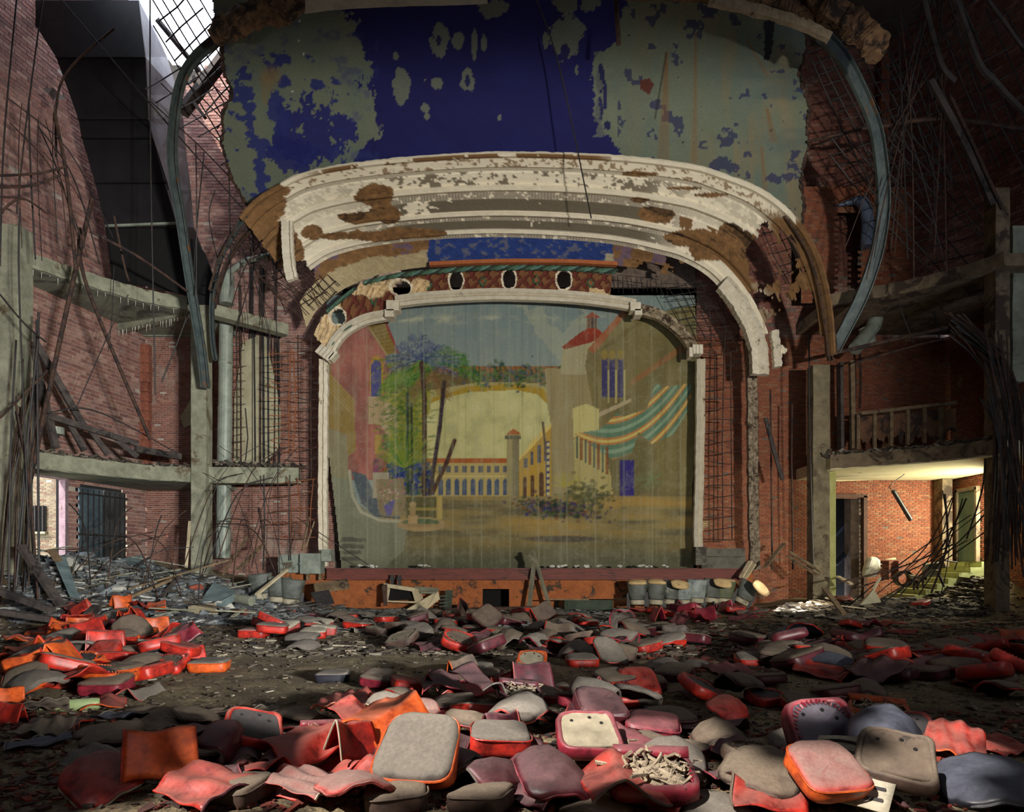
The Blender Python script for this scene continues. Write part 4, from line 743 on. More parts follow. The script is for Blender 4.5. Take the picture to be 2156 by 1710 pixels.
    # crumbling outer rib across the top of the picture
    def rib(name, pts, Y, prof, mat, label, n=70, rough=.12, hang=True, sd=1):
        rr = random.Random(sd); c = curve_pts(pts, n); q = MB(); path = [P(x, y, Y) for x, y in c]; k = len(prof); vs = []
        for i in range(n):
            t = path[min(i+1, n-1)]-path[max(i-1, 0)]; t.y = 0; t.normalize(); nn = Vector((-t.z, 0, t.x)); tp = min(1, .15+i/9, .15+(n-1-i)/9) if rough > .05 else 1
            for j, (a, d) in enumerate(prof): vs.append(path[i]+nn*tp*(a+rough*1.5*(float(fbm(i*.13, j*1.7+sd*9, sd, 4))-.5)*2)+Vector((0, -d+rough*1.3*(float(fbm(i*.16, j*1.7+sd*5, sd+3, 4))-.5)*2, 0)))
        q.add(vs, [(i*k+j, i*k+(j+1) % k, (i+1)*k+(j+1) % k, (i+1)*k+j) for i in range(n-1) for j in range(k)]+[tuple(range(k-1, -1, -1)), tuple(range((n-1)*k, n*k))])
        o = q.build(name, mat); o['kind'] = 'structure'; o['label'] = label
    crumble = simple('crumble', (66, 46, 32), (132, 100, 68), 5, .95, (40, 28, 22), .5, .8, bd=.04)
    rib('plaster_rib', [(452, 92), (490, 66), (540, 44), (600, 26), (660, 12)], 16.6, [(-.22, 0), (-.22, .3), (-.05, .45), (.15, .35), (.3, .1), (.3, 0)], crumble, 'crumbling brown end of the top rib at upper left', 70, .1)
    rib('plaster_rib.001', [(640, 16), (740, 6), (860, 1), (1026, -4)], 16.6, [(-.14, 0), (-.14, .35), (-.02, .42), (.03, .3), (.22, .3), (.5, .1), (.5, 0)], M['soffit_pale'] if 0 else simple('rib_white', (150, 146, 136), (180, 176, 164), 4), 'clean grey white moulding of the top rib', 60, .008)
    rib('plaster_rib.002', [(1026, -14), (1250, -12), (1480, -2), (1560, 12), (1640, 30), (1700, 52), (1740, 80)], 16.6, [(-.1, 0), (-.1, .3), (.15, .4), (.4, .1), (.4, 0)], crumble, 'crumbling brown right half of the top rib', 110, .06, sd=3)
    rib('plaster_rib.003', [(1490, 6), (1560, 20), (1640, 40), (1700, 62), (1745, 84)], 16.4, [(-.1, 0), (-.1, .14), (.1, .14), (.1, 0)], simple('rib_cream', (120, 104, 82), (156, 140, 114), 6, .9, (70, 50, 36), .58), 'cream lower lip of the top rib on the right', 60, .03, sd=4)
    rib('plaster_rib.004', [(1690, 0), (1740, 22), (1790, 55), (1830, 95), (1850, 130)], 16.2, [(-.25, 0), (-.25, .2), (.2, .3), (.25, 0)], crumble, 'brown rubble clinging to the lath at upper right', 60, .16, sd=5)
make_arch()
# ---------------- stage edge ----------------
def make_stage():
    q = MB(); x0, x1 = P(590, 0, 23.5).x, P(1585, 0, 23.5).x; q.box(((x0+x1)/2, 24.45, 1.28), (x1-x0, 2.0, .1)); o = q.build('stage_floor', M['wood_dark']); o['kind'] = 'structure'; o['label'] = 'stage floor seen edge on under the painted curtain'
    q = MB(); b0, b1 = P(690, 0, 23.3).x, P(1562, 0, 23.3).x; bm = simple('oxide_red', (92, 44, 36), (122, 62, 50), 5, .7, (60, 34, 28), .58, .3, stretch=(.3, 1, 1))
    t = thing('stage_beam', 'long oxide red steel beam along the front edge of the stage', 'beam', ((b0+b1)/2, 23.3, 1.1))
    for (z, h, d, nm) in ((1.30, .035, .34, 'top_flange'), (1.13, .30, .12, 'web'), (.97, .04, .36, 'bottom_flange')):
        q = MB(); q.box(((b0+b1)/2, 23.25, z), (b1-b0, d, h)); q.build(nm, bm, t)
    for k in range(3):
        q = MB(); q.box(((b0+b1)/2, 23.17, 1.05+k*.08), (b1-b0, .03, .03)); q.build('ridge', bm, t)
    # orange painted stage front with a square opening
    oz = simple('orange_wall', (140, 76, 36), (172, 98, 50), 5, .85, (64, 50, 36), .54, .3); q = MB()
    for (u0, u1, z0, z1) in ((590, 1016, -.1, 1.26), (1072, 1585, -.1, 1.26), (1016, 1072, .64, 1.26)):
        a, b = P(u0, 0, 23.5).x, P(u1, 0, 23.5).x; q.box(((a+b)/2, 23.55, (z0+z1)/2), (b-a, .12, z1-z0))
    o = q.build('stage_front', oz); o['kind'] = 'structure'; o['label'] = 'orange painted stage front with a square black opening'
    q = MB(); q.box((-.6, 24.6, .4), (1.6, .1, 1.3)); o = q.build('stage_front.001', M['dark']); o['kind'] = 'structure'
    # plinths at both jambs
    g = simple('plinth_grey', (104, 112, 100), (148, 154, 140), 3, .8, (80, 70, 56), .6)
    t = thing('plinth', 'grey green moulded plinth at the left jamb of the stage', 'plinth', P(645, 1208, 23.3))
    for (u0, u1, v0, v1, d) in ((590, 640, 1168, 1206, .3), (640, 682, 1166, 1208, .55), (682, 702, 1157, 1182, .4)):
        q = MB(); a, b = P(u0, v1, 23.3), P(u1, v0, 23.3); c = (a+b)/2; q.box((c.x, 23.4-d/2, c.z), (b.x-a.x, d, b.z-a.z)); q.box((c.x, 23.36-d/2, c.z), (b.x-a.x+.04, d, .04)); q.build('block', g, t)
    for u in (648, 674):
        q = MB(); p = P(u, 1212, 23.1); q.box((p.x, 23.1, p.z), (.08, .1, .3)); q.build('leg', M['wood'], t)
    g2 = simple('plinth_brown', (72, 70, 60), (106, 102, 88), 3, .8, (56, 46, 38), .56)
    t = thing('plinth', 'brown grey moulded plinth at the right jamb of the stage', 'plinth', P(1515, 1198, 23.3))
    for (u0, u1, v0, v1, d) in ((1460, 1482, 1152, 1190, .5), (1474, 1566, 1155, 1172, .32), (1474, 1566, 1173, 1198, .38)):
        q = MB(); a, b = P(u0, v1, 23.3), P(u1, v0, 23.3); c = (a+b)/2; q.box((c.x, 23.5-d/2, c.z), (b.x-a.x, d, b.z-a.z)); q.build('block', g2, t)
    # timber A frame leaning on the stage
    t = thing('timber_prop', 'grey timber A frame prop leaning on the stage beam', 'prop', P(1140, 1280, 22.8)); wd = simple('prop_wood', (96, 92, 76), (136, 130, 108), 5, .85, stretch=(1, 1, .3))
    for (a, b) in (((1122, 1160, 23.05), (1158, 1280, 22.7)), ((1125, 1180, 23.0), (1114, 1278, 22.7))):
        q = MB(); q.beam(P(*a), P(*b), .13, .07); q.build('leg', wd, t)
    q = MB(); q.beam(P(1116, 1168, 23.05), P(1130, 1184, 23.0), .2, .1); q.build('head_block', wd, t)
    # leaning cream panel, cabinet and boards left of centre
    t = thing('broken_cabinet', 'open white edged cabinet tipped against the stage front', 'cabinet', P(850, 1275, 22.9)); wp = M['wood_pale']
    q = MB(); q.prism([P(812, 1234, 23.1), P(872, 1240, 23.0), P(874, 1262, 22.9), P(816, 1264, 22.9)], (0, .25, 0)); q.build('back', M['dark'], t)
    for (a, b, w_) in (((810, 1232, 22.95), (876, 1242, 22.85), .12), ((876, 1242, 22.85), (884, 1268, 22.8), .16), ((812, 1233, 22.95), (816, 1268, 22.9), .05), ((816, 1266, 22.9), (884, 1268, 22.8), .05)):
        q = MB(); q.beam(P(*a), P(*b), .3, w_); q.build('side', wp, t)
    t = thing('door_panel', 'cream painted panel leaning across the tipped cabinet', 'panel', P(900, 1283, 22.5)); q = MB()
    q.prism([P(856, 1284, 22.3), P(898, 1284, 22.3), P(926, 1262, 22.6), P(922, 1246, 22.8), P(912, 1250, 22.8)], (0, .06, .02)); q.build('board', simple('cream_board', (206, 188, 150), (220, 204, 168), 2, .7), t); q = MB(); q.rock(P(893, 1270, 22.35), .025, 3); q.build('knob', M['dark'], t)
    q = MB(); q.prism([P(872, 1237, 23.0), P(924, 1241, 23.0), P(918, 1250, 22.7), P(886, 1250, 22.7)], (0, 0, .04)); tag(q.build('grey_board', M['concrete']), 'grey board lying flat on top of the tipped cabinet', 'board')
    t = thing('slatted_crate', 'dark green slatted crate beside the cream panel', 'crate', P(935, 1284, 22.7)); dg = simple('crate_green', (52, 58, 48), (78, 84, 70), 4)
    for k in range(5):
        q = MB(); q.beam(P(926, 1256+k*7, 22.8), P(944, 1254+k*7, 22.8), .25, .05); q.build('slat', dg, t)
    q = MB(); q.beam(P(946, 1243, 22.8), P(942, 1284, 22.7), .25, .06); q.build('side', dg, t)
    q = MB(); q.beam(P(811, 1231, 22.7), P(811, 1276, 22.6), .13, .1); tag(q.build('steel_post', M['rust']), 'short brown steel post standing left of the tipped cabinet', 'post')
    for u in (826, 841):
        q = MB(); q.box(P(u, 1224, 22.9), (.1, .1, .42)); q.box(P(u, 1219, 22.9), (.16, .14, .06)); tag(q.build('bracket', M['steel']), 'dark steel bracket under the beam, %s of the pair above the cabinet' % ('left' if u < 830 else 'right'), 'bracket')
    t = thing('trough', 'long dark green trough on the floor before the stage', 'trough', P(1240, 1284, 22.4)); dg2 = simple('trough_green', (40, 50, 38), (64, 76, 58), 4)
    a, b = P(1188, 1285, 22.4), P(1290, 1283, 22.4); q = MB(); n = 14; vs = []
    for i in range(n+1):
        p = a.lerp(b, i/n); wv = .22*(1-abs(i/n*2-1)**6*.5)
        for (dy, dz) in ((-wv, .32), (-wv*.85, 0), (wv*.85, 0), (wv, .32), (wv*.85, .30), (wv*.7, .05), (-wv*.7, .05), (-wv*.85, .30)): vs.append((p.x, p.y+dy, p.z+dz))
    q.add(vs, [(i*8+j, i*8+(j+1) % 8, (i+1)*8+(j+1) % 8, (i+1)*8+j) for i in range(n) for j in range(8)]+[tuple(range(7, -1, -1)), tuple(range(n*8, n*8+8))]); q.build('tub', dg2, t)
    q = MB(); q.beam((a+b)/2+Vector((0, -.22, .33)), (a+b)/2+Vector((1.4, -.22, .33)), .03, .03); q.beam((a+b)/2+Vector((-1.4, -.22, .33)), (a+b)/2+Vector((1.4, -.22, .33)), .03, .04); q.build('rim', M['wood'], t)
    t = thing('trough', 'short grey green trough right of the slatted crate', 'trough', P(973, 1284, 22.5)); q = MB(); q.prism([P(962, 1274, 22.5), P(987, 1271, 22.5), P(984, 1284, 22.4), P(962, 1284, 22.4)], (0, .35, 0)); q.build('tub', dg2, t)
    q = MB(); q.tube([P(940, 1286, 22.0), P(1040, 1283, 21.9), P(1142, 1281, 21.8)], .075, 10); t = thing('steel_pipe', 'long rusty pipe lying on the floor below the stage', 'pipe', P(1040, 1286, 22)); q.build('pipe_run', M['rust'], t); q = MB(); q.box(P(1143, 1281, 21.78), (.1, .14, .22)); q.build('bracket', M['galv'], t)
    # things left on the stage lip
    for (u, v, kind) in ((898, 1193, 0), (776, 1196, 1), (1176, 1191, 2), (1228, 1190, 3), (1302, 1191, 4), (1351, 1192, 5), (1366, 1193, 6), (1402, 1189, 7), (888, 1196, 8), (1262, 1192, 9)):
        p = P(u, v, 23.5); p.z = 1.34; q = MB(); rr = random.Random(u)
        for k in range(8 if kind in (1, 2, 3) else 4): q.rock(p+Vector((rr.uniform(-.3, .3) if kind in (1, 2, 3) else rr.uniform(-.1, .1), rr.uniform(-.1, .1), .03+rr.uniform(0, .06))), rr.uniform(.05, .1), u+k)
        tag(q.build('plaster_lump', M['lime'] if 'lime' in M else bpy.data.materials['lime']), 'white plaster lump on the stage lip, %s' % ['standing tallest near the left third', 'wide and dripping near the left plinth', 'ribbed and lying right of the timber prop', 'crumpled and second right of the prop', 'yellowish under the dark right painted door', 'left of the close pair at the right end', 'right of the close pair at the right end', 'nearest the right plinth', 'tiny beside the tall left one', 'tiny between the two crumpled ones'][kind], 'plaster lump')
make_stage()
# ---------------- left: ducts, channels, pipes, rods ----------------
def bez(pts, n=24): return [Vector(p) for p in curve_pts(np.array([tuple(p) for p in pts]), n)]
def make_left():
    # big sheet metal duct hanging from the roof
    t = thing('sheet_metal_duct', 'huge dark sheet metal duct hanging at upper left below the roof hole', 'duct', P(300, 600, 21.5)); sh, sp = M['sheet'], M['sheet_pale']
    rows = [(0, 40, 292, 21.0), (120, 118, 306, 21.0), (250, 165, 312, 21.2), (290, 172, 322, 21.2), (384, 200, 352, 21.4), (478, 222, 374, 21.6)]
    for k in range(5):
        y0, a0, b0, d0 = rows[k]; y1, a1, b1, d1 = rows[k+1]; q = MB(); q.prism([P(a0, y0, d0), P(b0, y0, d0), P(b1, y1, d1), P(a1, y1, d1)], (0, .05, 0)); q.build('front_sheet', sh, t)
        if k: q = MB(); q.beam(P(a0, y0, d0-.05), P(b0, y0, d0-.05), .08, .06); q.build('seam_flange', sh, t)
    q = MB(); q.beam(P(222, 476, 21.4), P(376, 470, 21.4), .07, .06); q.build('seam_flange', M['galv'], t)
    side = [(0, 292, 300, 23.), (120, 306, 352, 23.2), (200, 309, 376, 23.4), (250, 312, 386, 23.6), (320, 330, 392, 23.8), (400, 352, 402, 24), (478, 374, 408, 24.2), (560, 388, 440, 24.4)]
    for k in range(7):
        y0, a0, b0, d0 = side[k]; y1, a1, b1, d1 = side[k+1]; q = MB(); q.prism([P(a0, y0, 21.25), P(b0, y0, d0), P(b1, y1, d1), P(a1, y1, 21.4)], (-.03, .03, 0)); q.build('side_sheet', sp if k < 3 else simple('sheet_half_lit', (84, 86, 94), (112, 112, 120), 1.2, .6) if k < 6 else sh, t)  # skylight put into the colour: side sheets pale near the roof hole, darker below
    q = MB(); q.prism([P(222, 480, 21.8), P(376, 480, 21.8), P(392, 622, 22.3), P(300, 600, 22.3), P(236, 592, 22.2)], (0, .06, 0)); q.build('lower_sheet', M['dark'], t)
    q = MB(); pts = [P(388, 500, 22.6), P(412, 505, 22.7), P(432, 535, 22.7), P(446, 575, 22.7), P(448, 610, 22.7), P(440, 640, 22.7), P(394, 640, 22.6)]; q.prism(pts, (0, .08, 0)); tag(q.build('round_duct_end', M['dark']), 'rounded black duct end beside the slim column top', 'duct')
    # crumpled light scrap up on the brick
    t = thing('crumpled_sheet', 'crumpled white metal scrap hung in rods against the upper left brick', 'scrap', P(118, 205, 20)); q = MB(); q.add([P(90, 186, 20), P(112, 184, 19.9), P(124, 196, 19.7), P(138, 208, 19.9), P(112, 212, 19.8), P(104, 200, 20.2)], [(0, 1, 5), (1, 2, 5), (2, 3, 4), (2, 4, 5)]); q.build('sheet', M['sheet_pale'], t)
    # channels
    def chan(name, pts, wd, label, mat, n=40):
        t = thing(name, label, 'steel channel', P(*pts[-1])); path = bez([P(*p) for p in pts], n)
        for nm, prof in (('web', [(-wd/2, 0), (wd/2, 0), (wd/2, .02), (-wd/2, .02)]), ('flange', [(-wd/2, 0), (-wd/2+.03, 0), (-wd/2+.03, .13), (-wd/2, .13)]), ('flange', [(wd/2-.03, 0), (wd/2, 0), (wd/2, .13), (wd/2-.03, .13)])):
            q = MB(); q.sweep(path, prof); q.build(nm, mat, t)
    chan('steel_channel', [(470, 78, 17), (410, 130, 17.6), (380, 190, 18.2), (366, 290, 19), (368, 370, 19.6), (384, 470, 20.3), (402, 590, 21), (426, 740, 21.8), (434, 818, 22.2)], .26, 'long bent grey green steel channel hanging in front of the slim left column', M['channel'])
    chan('steel_channel', [(1690, 55, 17), (1735, 85, 17.4), (1775, 130, 17.8), (1812, 200, 18.4), (1840, 270, 19), (1852, 340, 19.5), (1858, 420, 20), (1852, 490, 20.4), (1836, 560, 20.8), (1810, 630, 21.2), (1780, 690, 21.6), (1753, 742, 22)], .36, 'long bent grey steel channel curving down beside the galvanised pipe on the right', M['channel'])
    chan('steel_channel', [(520, 455, 21), (490, 500, 21.5), (466, 545, 21.8), (452, 600, 22), (448, 660, 22.2), (450, 720, 22.4), (456, 760, 22.4)], .12, 'thin bent channel leg curving down from the left end of the plaster arch', M['channel'])
    chan('steel_channel', [(545, 470, 21.5), (505, 515, 22), (478, 560, 22.2), (462, 610, 22.4), (452, 650, 22.5)], .1, 'rust brown channel leg just inside the thin bent one at the arch end', M['rust'])
    chan('steel_channel', [(1660, 500, 21.2), (1705, 580, 21.5), (1730, 660, 21.8), (1742, 720, 22), (1746, 760, 22)], .14, 'dark rust channel leg at the right foot of the plaster arch', M['rust'])
    chan('steel_channel', [(1694, 560, 22), (1720, 640, 22.2), (1736, 700, 22.2), (1742, 752, 22.2)], .1, 'blue grey channel strip inside the right foot of the plaster arch', M['channel'])
    # galvanised pipes
    def pipe(name, segs, label, joints):
        t = thing(name, label, 'pipe', segs[0][0])
        for a, b, r in segs:
            q = MB(); q.tube([a, a.lerp(b, .5), b], r, 18); q.build('pipe_length', M['galv'], t, smooth=False)
        for p, r in joints:
            q = MB(); q.tube([p-Vector((0, 0, .04)), p+Vector((0, 0, .04))], r, 18); q.build('joint_band', M['galv'], t)
    D = 24.2; pipe('galvanised_pipe', [(P(470, 1175, D), P(472, 1012, D), .235), (P(472, 980, D), P(474, 860, D), .235), (P(474, 860, D), P(476, 680, D), .225)], 'tall galvanised pipe standing behind the slim left column', [(P(473, 942, D), .245), (P(474, 860, D), .245), (P(475, 766, D), .24)])
    pipe('galvanised_pipe', [(P(477, 640, 24.5), P(478, 580, 24.5), .24)], 'upper galvanised pipe stub above the sloping concrete beam', [])
    pipe('galvanised_pipe', [(P(476, 578, 24.4), P(520, 548, 24.3), .1), (P(520, 548, 24.3), P(592, 533, 24), .09)], 'slim bright pipe slanting up behind the left arch end', [])
    pipe('galvanised_pipe', [(P(1832, 730, 23.9), P(1822, 690, 23.9), .22), (P(1800, 735, 23.4), P(1838, 690, 23.8), .22), (P(1838, 690, 23.8), P(1850, 650, 23.9), .24), (P(1850, 650, 23.9), P(1850, 616, 23.9), .24)], 'pale galvanised elbow pipe below the upper right slab', [(P(1850, 634, 23.9), .25)])
    q = MB(); q.tube([P(1824, 520, 23.9), P(1828, 470, 23.9), P(1824, 440, 23.9), P(1812, 418, 23.9)], .2, 14); q.tube([P(1760, 434, 24.2), P(1812, 420, 24.0)], [.02, .16], 10); tag(q.build('blue_duct', simple('duct_blue', (72, 84, 104), (98, 110, 132), 2, .4)), 'bluish round duct lit by the sky behind the right channel', 'duct')
    # bundle of upright conduits left of the stage
    rr = random.Random(8); wh = ['leftmost of the upright conduits', 'second upright conduit from the galvanised pipe', 'third upright conduit from the galvanised pipe', 'thick dark upright conduit in the middle of the bundle', 'close twin of the thick middle conduit', 'upright conduit just right of the thick pair', 'slightly leaning upright conduit near the pale plaster', 'last dark conduit before the rebar cage', 'short conduit with an offset bend beside the pipe', 'thin conduit in front of the pale plaster remnant', 'highest reaching upright conduit']
    for k, (u, y0, y1, r) in enumerate(((508, 600, 975, .05), (524, 520, 980, .03), (538, 690, 985, .05), (548, 560, 985, .06), (556, 560, 985, .06), (566, 690, 985, .05), (578, 540, 980, .045), (588, 690, 985, .04), (516, 860, 985, .04), (572, 700, 970, .025), (532, 470, 985, .035))):
        q = MB(); j = rr.uniform(-4, 4); q.tube([P(u, y1, 25.4), P(u+j*.4+(6 if k == 8 else 0), (y0+y1)/2, 25.4), P(u+j, y0, 25.4)], r, 7); tag(q.build('conduit', M['steel'] if k % 3 else M['rust']), 'rusty %s left of the stage' % wh[k], 'conduit')
    q = MB(); q.prism([P(552, 705, 25.4), P(562, 712, 25.4), P(570, 760, 25.4), P(580, 800, 25.4), P(592, 870, 25.4), P(590, 940, 25.4), P(556, 980, 25.4), P(492, 985, 25.4), P(494, 840, 25.4), P(512, 720, 25.4)], (0, -.03, 0)); o = q.build('trim_left', M['soffit_pale'] if 0 else simple('old_plaster', (150, 142, 112), (178, 170, 140), 2.5, .95, (120, 106, 80), .6)); o['kind'] = 'structure'; o['label'] = 'remnant of pale plaster on the brick behind the conduits'
    q = MB(); q.prism([P(380, 878, 25.4), P(404, 838, 25.4), P(412, 850, 25.4), P(412, 890, 25.4), P(388, 902, 25.4)], (0, -.03, 0)); tag(q.build('plaster_patch', bpy.data.materials['old_plaster']), 'loose pale plaster sheet stuck on brick behind the slim column', 'plaster')
make_left()
def cage(name, xs, ys, Y, label, r=.017, jit=2.5, mat=None, seed=1, over=0):
    rr = random.Random(seed); t = thing(name, label, 'rebar cage', P(sum(xs)/len(xs), max(ys), Y)); mat = mat or M['rust']; y0, y1 = min(ys), max(ys)
    for x in xs:
        q = MB(); q.tube([P(x+rr.uniform(-jit, jit)*.6, y1+rr.uniform(0, 8), Y), P(x+rr.uniform(-jit, jit), (y0+y1)/2, Y), P(x+rr.uniform(-jit, jit)*1.5, y0-rr.uniform(0, 8), Y)], r*1.25, 5); q.build('upright_bar', mat, t)
    for y in ys:
        q = MB(); a, b = xs[0]-rr.uniform(0, 14)-over, xs[-1]+rr.uniform(2, 14); q.tube([P(a, y+rr.uniform(-jit, jit)*2, Y-.03), P((a+b)/2, y+rr.uniform(0, jit)*1.6, Y-.04), P(b, y+rr.uniform(-jit, jit)*1.5, Y-.03)], r, 5); q.build('cross_bar', mat, t)
cage('rebar_cage', [630, 655], list(range(712, 1010, 21)), 23.9, 'upright rebar cage on the brick at the left stage jamb', seed=2)
cage('rebar_cage', [610, 620], list(range(740, 960, 16)), 23.7, 'narrow rust orange rebar cage with bent out ends beside the left cage', .015, 5, simple('rust_orange', (120, 66, 34), (150, 88, 48), 8), 3, 34)
cage('rebar_cage', [498, 506], list(range(690, 975, 16)), 24.8, 'slim ladder like rebar cage beside the galvanised pipe', .013, 1, None, 4)
cage('rebar_cage', [1502, 1521, 1540], list(range(745, 1150, 23)), 23.9, 'upright rebar cage on the brick at the right stage jamb', seed=5, over=10)
cage('rebar_cage', [1497, 1524, 1552], list(range(640, 740, 24)), 23.8, 'bent upper rebar net under the right end of the arch', .013, 7, None, 6, 10)
cage('rebar_cage', [612, 632, 655], list(range(1010, 1160, 30)), 23.8, 'sparse lower rebar net over the brick beside the left plinth', .015, 5, simple('rust2', (110, 62, 36), (140, 84, 50), 8), 7, 30)
def lattice(name, P0, P1, P2, n1, n2, Y, label, r=.016, seed=1, mat=None, drop=.1, jit=4, Y2=None):
    """net of bars in the quadrilateral P0, P0+(P1-P0), P0+(P2-P0) given in the picture, hung at depth Y..Y2"""
    rr = random.Random(seed); t = thing(name, label, 'wire net', P(*P0, Y)); mat = mat or M['steel']; P0, P1, P2 = map(np.array, (P0, P1, P2)); Y2 = Y2 or Y
    def pt(s, u):
        v = P0+(P1-P0)*s+(P2-P0)*u; return P(v[0]+rr.uniform(-jit, jit), v[1]+rr.uniform(-jit, jit), Y+(Y2-Y)*s+rr.uniform(-.05, .05))
    for i in range(n1):
        if rr.random() < drop: continue
        u = i/(n1-1); a = rr.uniform(-.05, .1); b = rr.uniform(.85, 1.1); q = MB(); q.tube([pt(a, u), pt((a+b)/2, u), pt(b, u)], r, 5); q.build('bar', mat, t)
    for i in range(n2):
        if rr.random() < drop: continue
        s = i/(n2-1); a = rr.uniform(-.05, .1); b = rr.uniform(.85, 1.1); q = MB(); q.tube([pt(s, a), pt(s, (a+b)/2), pt(s, b)], r, 5); q.build('bar', mat, t)
lattice('wire_net', (305, 20), (560, 450), (385, -60), 6, 13, 19.5, 'black wire lath net slanting across the bright roof hole', .022, 1, Y2=24)
lattice('wire_net', (300, 190), (540, 430), (400, 130), 4, 10, 19.8, 'lower wire lath net crossing the pale duct side', .018, 2, Y2=24.3)
lattice('wire_net', (1700, 110), (1860, 430), (1850, 60), 9, 14, 20.5, 'black wire lath net in front of the dark red brick beside the sky ceiling', .02, 3, Y2=22, jit=6)
lattice('wire_net', (1850, 60), (1990, 420), (2010, -20), 8, 12, 19.5, 'sagging wire lath net against the upper right brick', .02, 4, Y2=21, jit=9)
lattice('wire_net', (1720, 300), (1980, 590), (1890, 250), 8, 12, 21, 'bent wire lath net hanging before the brown parapet', .018, 5, Y2=22, jit=10)
lattice('wire_net', (2000, 40), (2160, 380), (2120, -30), 6, 8, 18.8, 'torn wire lath net in the far upper right corner', .022, 6, jit=9)
lattice('wire_net', (1390, 600), (1460, 730), (1490, 590), 7, 12, 23.9, 'curled wire lath net behind the broken upper right frame curve', .012, 7, jit=4)
lattice('wire_net', (1290, 580), (1400, 590), (1294, 612), 3, 12, 23.9, 'short exposed lath strip at the broken end of the ornament band', .012, 8, jit=2)
lattice('wire_net', (480, 520), (620, 680), (560, 470), 8, 10, 23.2, 'tangled wire net at the broken left end of the arch', .015, 9, M['rust'], jit=10)
lattice('wire_net', (585, 590), (665, 655), (640, 540), 6, 6, 23.4, 'small wire net showing beneath the brown left soffit', .014, 10, M['rust'], jit=4)
lattice('wire_net', (1600, 470), (1660, 600), (1660, 450), 6, 7, 22.8, 'wire net seen through the hole in the right of the arch', .014, 11, jit=5)
def ladder(name, a, b, Y, label, n=16, mat=None):
    t = thing(name, label, 'lath ladder', P(*a[-1], Y)); pa, pb = curve_pts(a, n*2), curve_pts(b, n*2)
    for c in (pa, pb):
        q = MB(); q.tube([P(x, y, Y) for x, y in c], .03, 5); q.build('rail', mat or M['rust'], t)
    for k in range(1, n*2, 2):
        q = MB(); q.tube([P(*pa[k], Y), P(*pb[k], Y)], .018, 5); q.build('rung', mat or M['rust'], t)
ladder('lath_ladder', [(1652, 455), (1700, 530), (1725, 610), (1738, 690), (1744, 750)], [(1668, 448), (1718, 525), (1742, 610), (1756, 690), (1762, 745)], 20.9, 'rusty curved lath ladder on the outer right edge of the arch', 13)
ladder('lath_ladder', [(505, 470), (478, 510), (456, 560), (440, 610)], [(518, 478), (492, 520), (470, 565), (455, 612)], 21.2, 'rusty curved lath ladder on the outer left edge of the arch', 8)
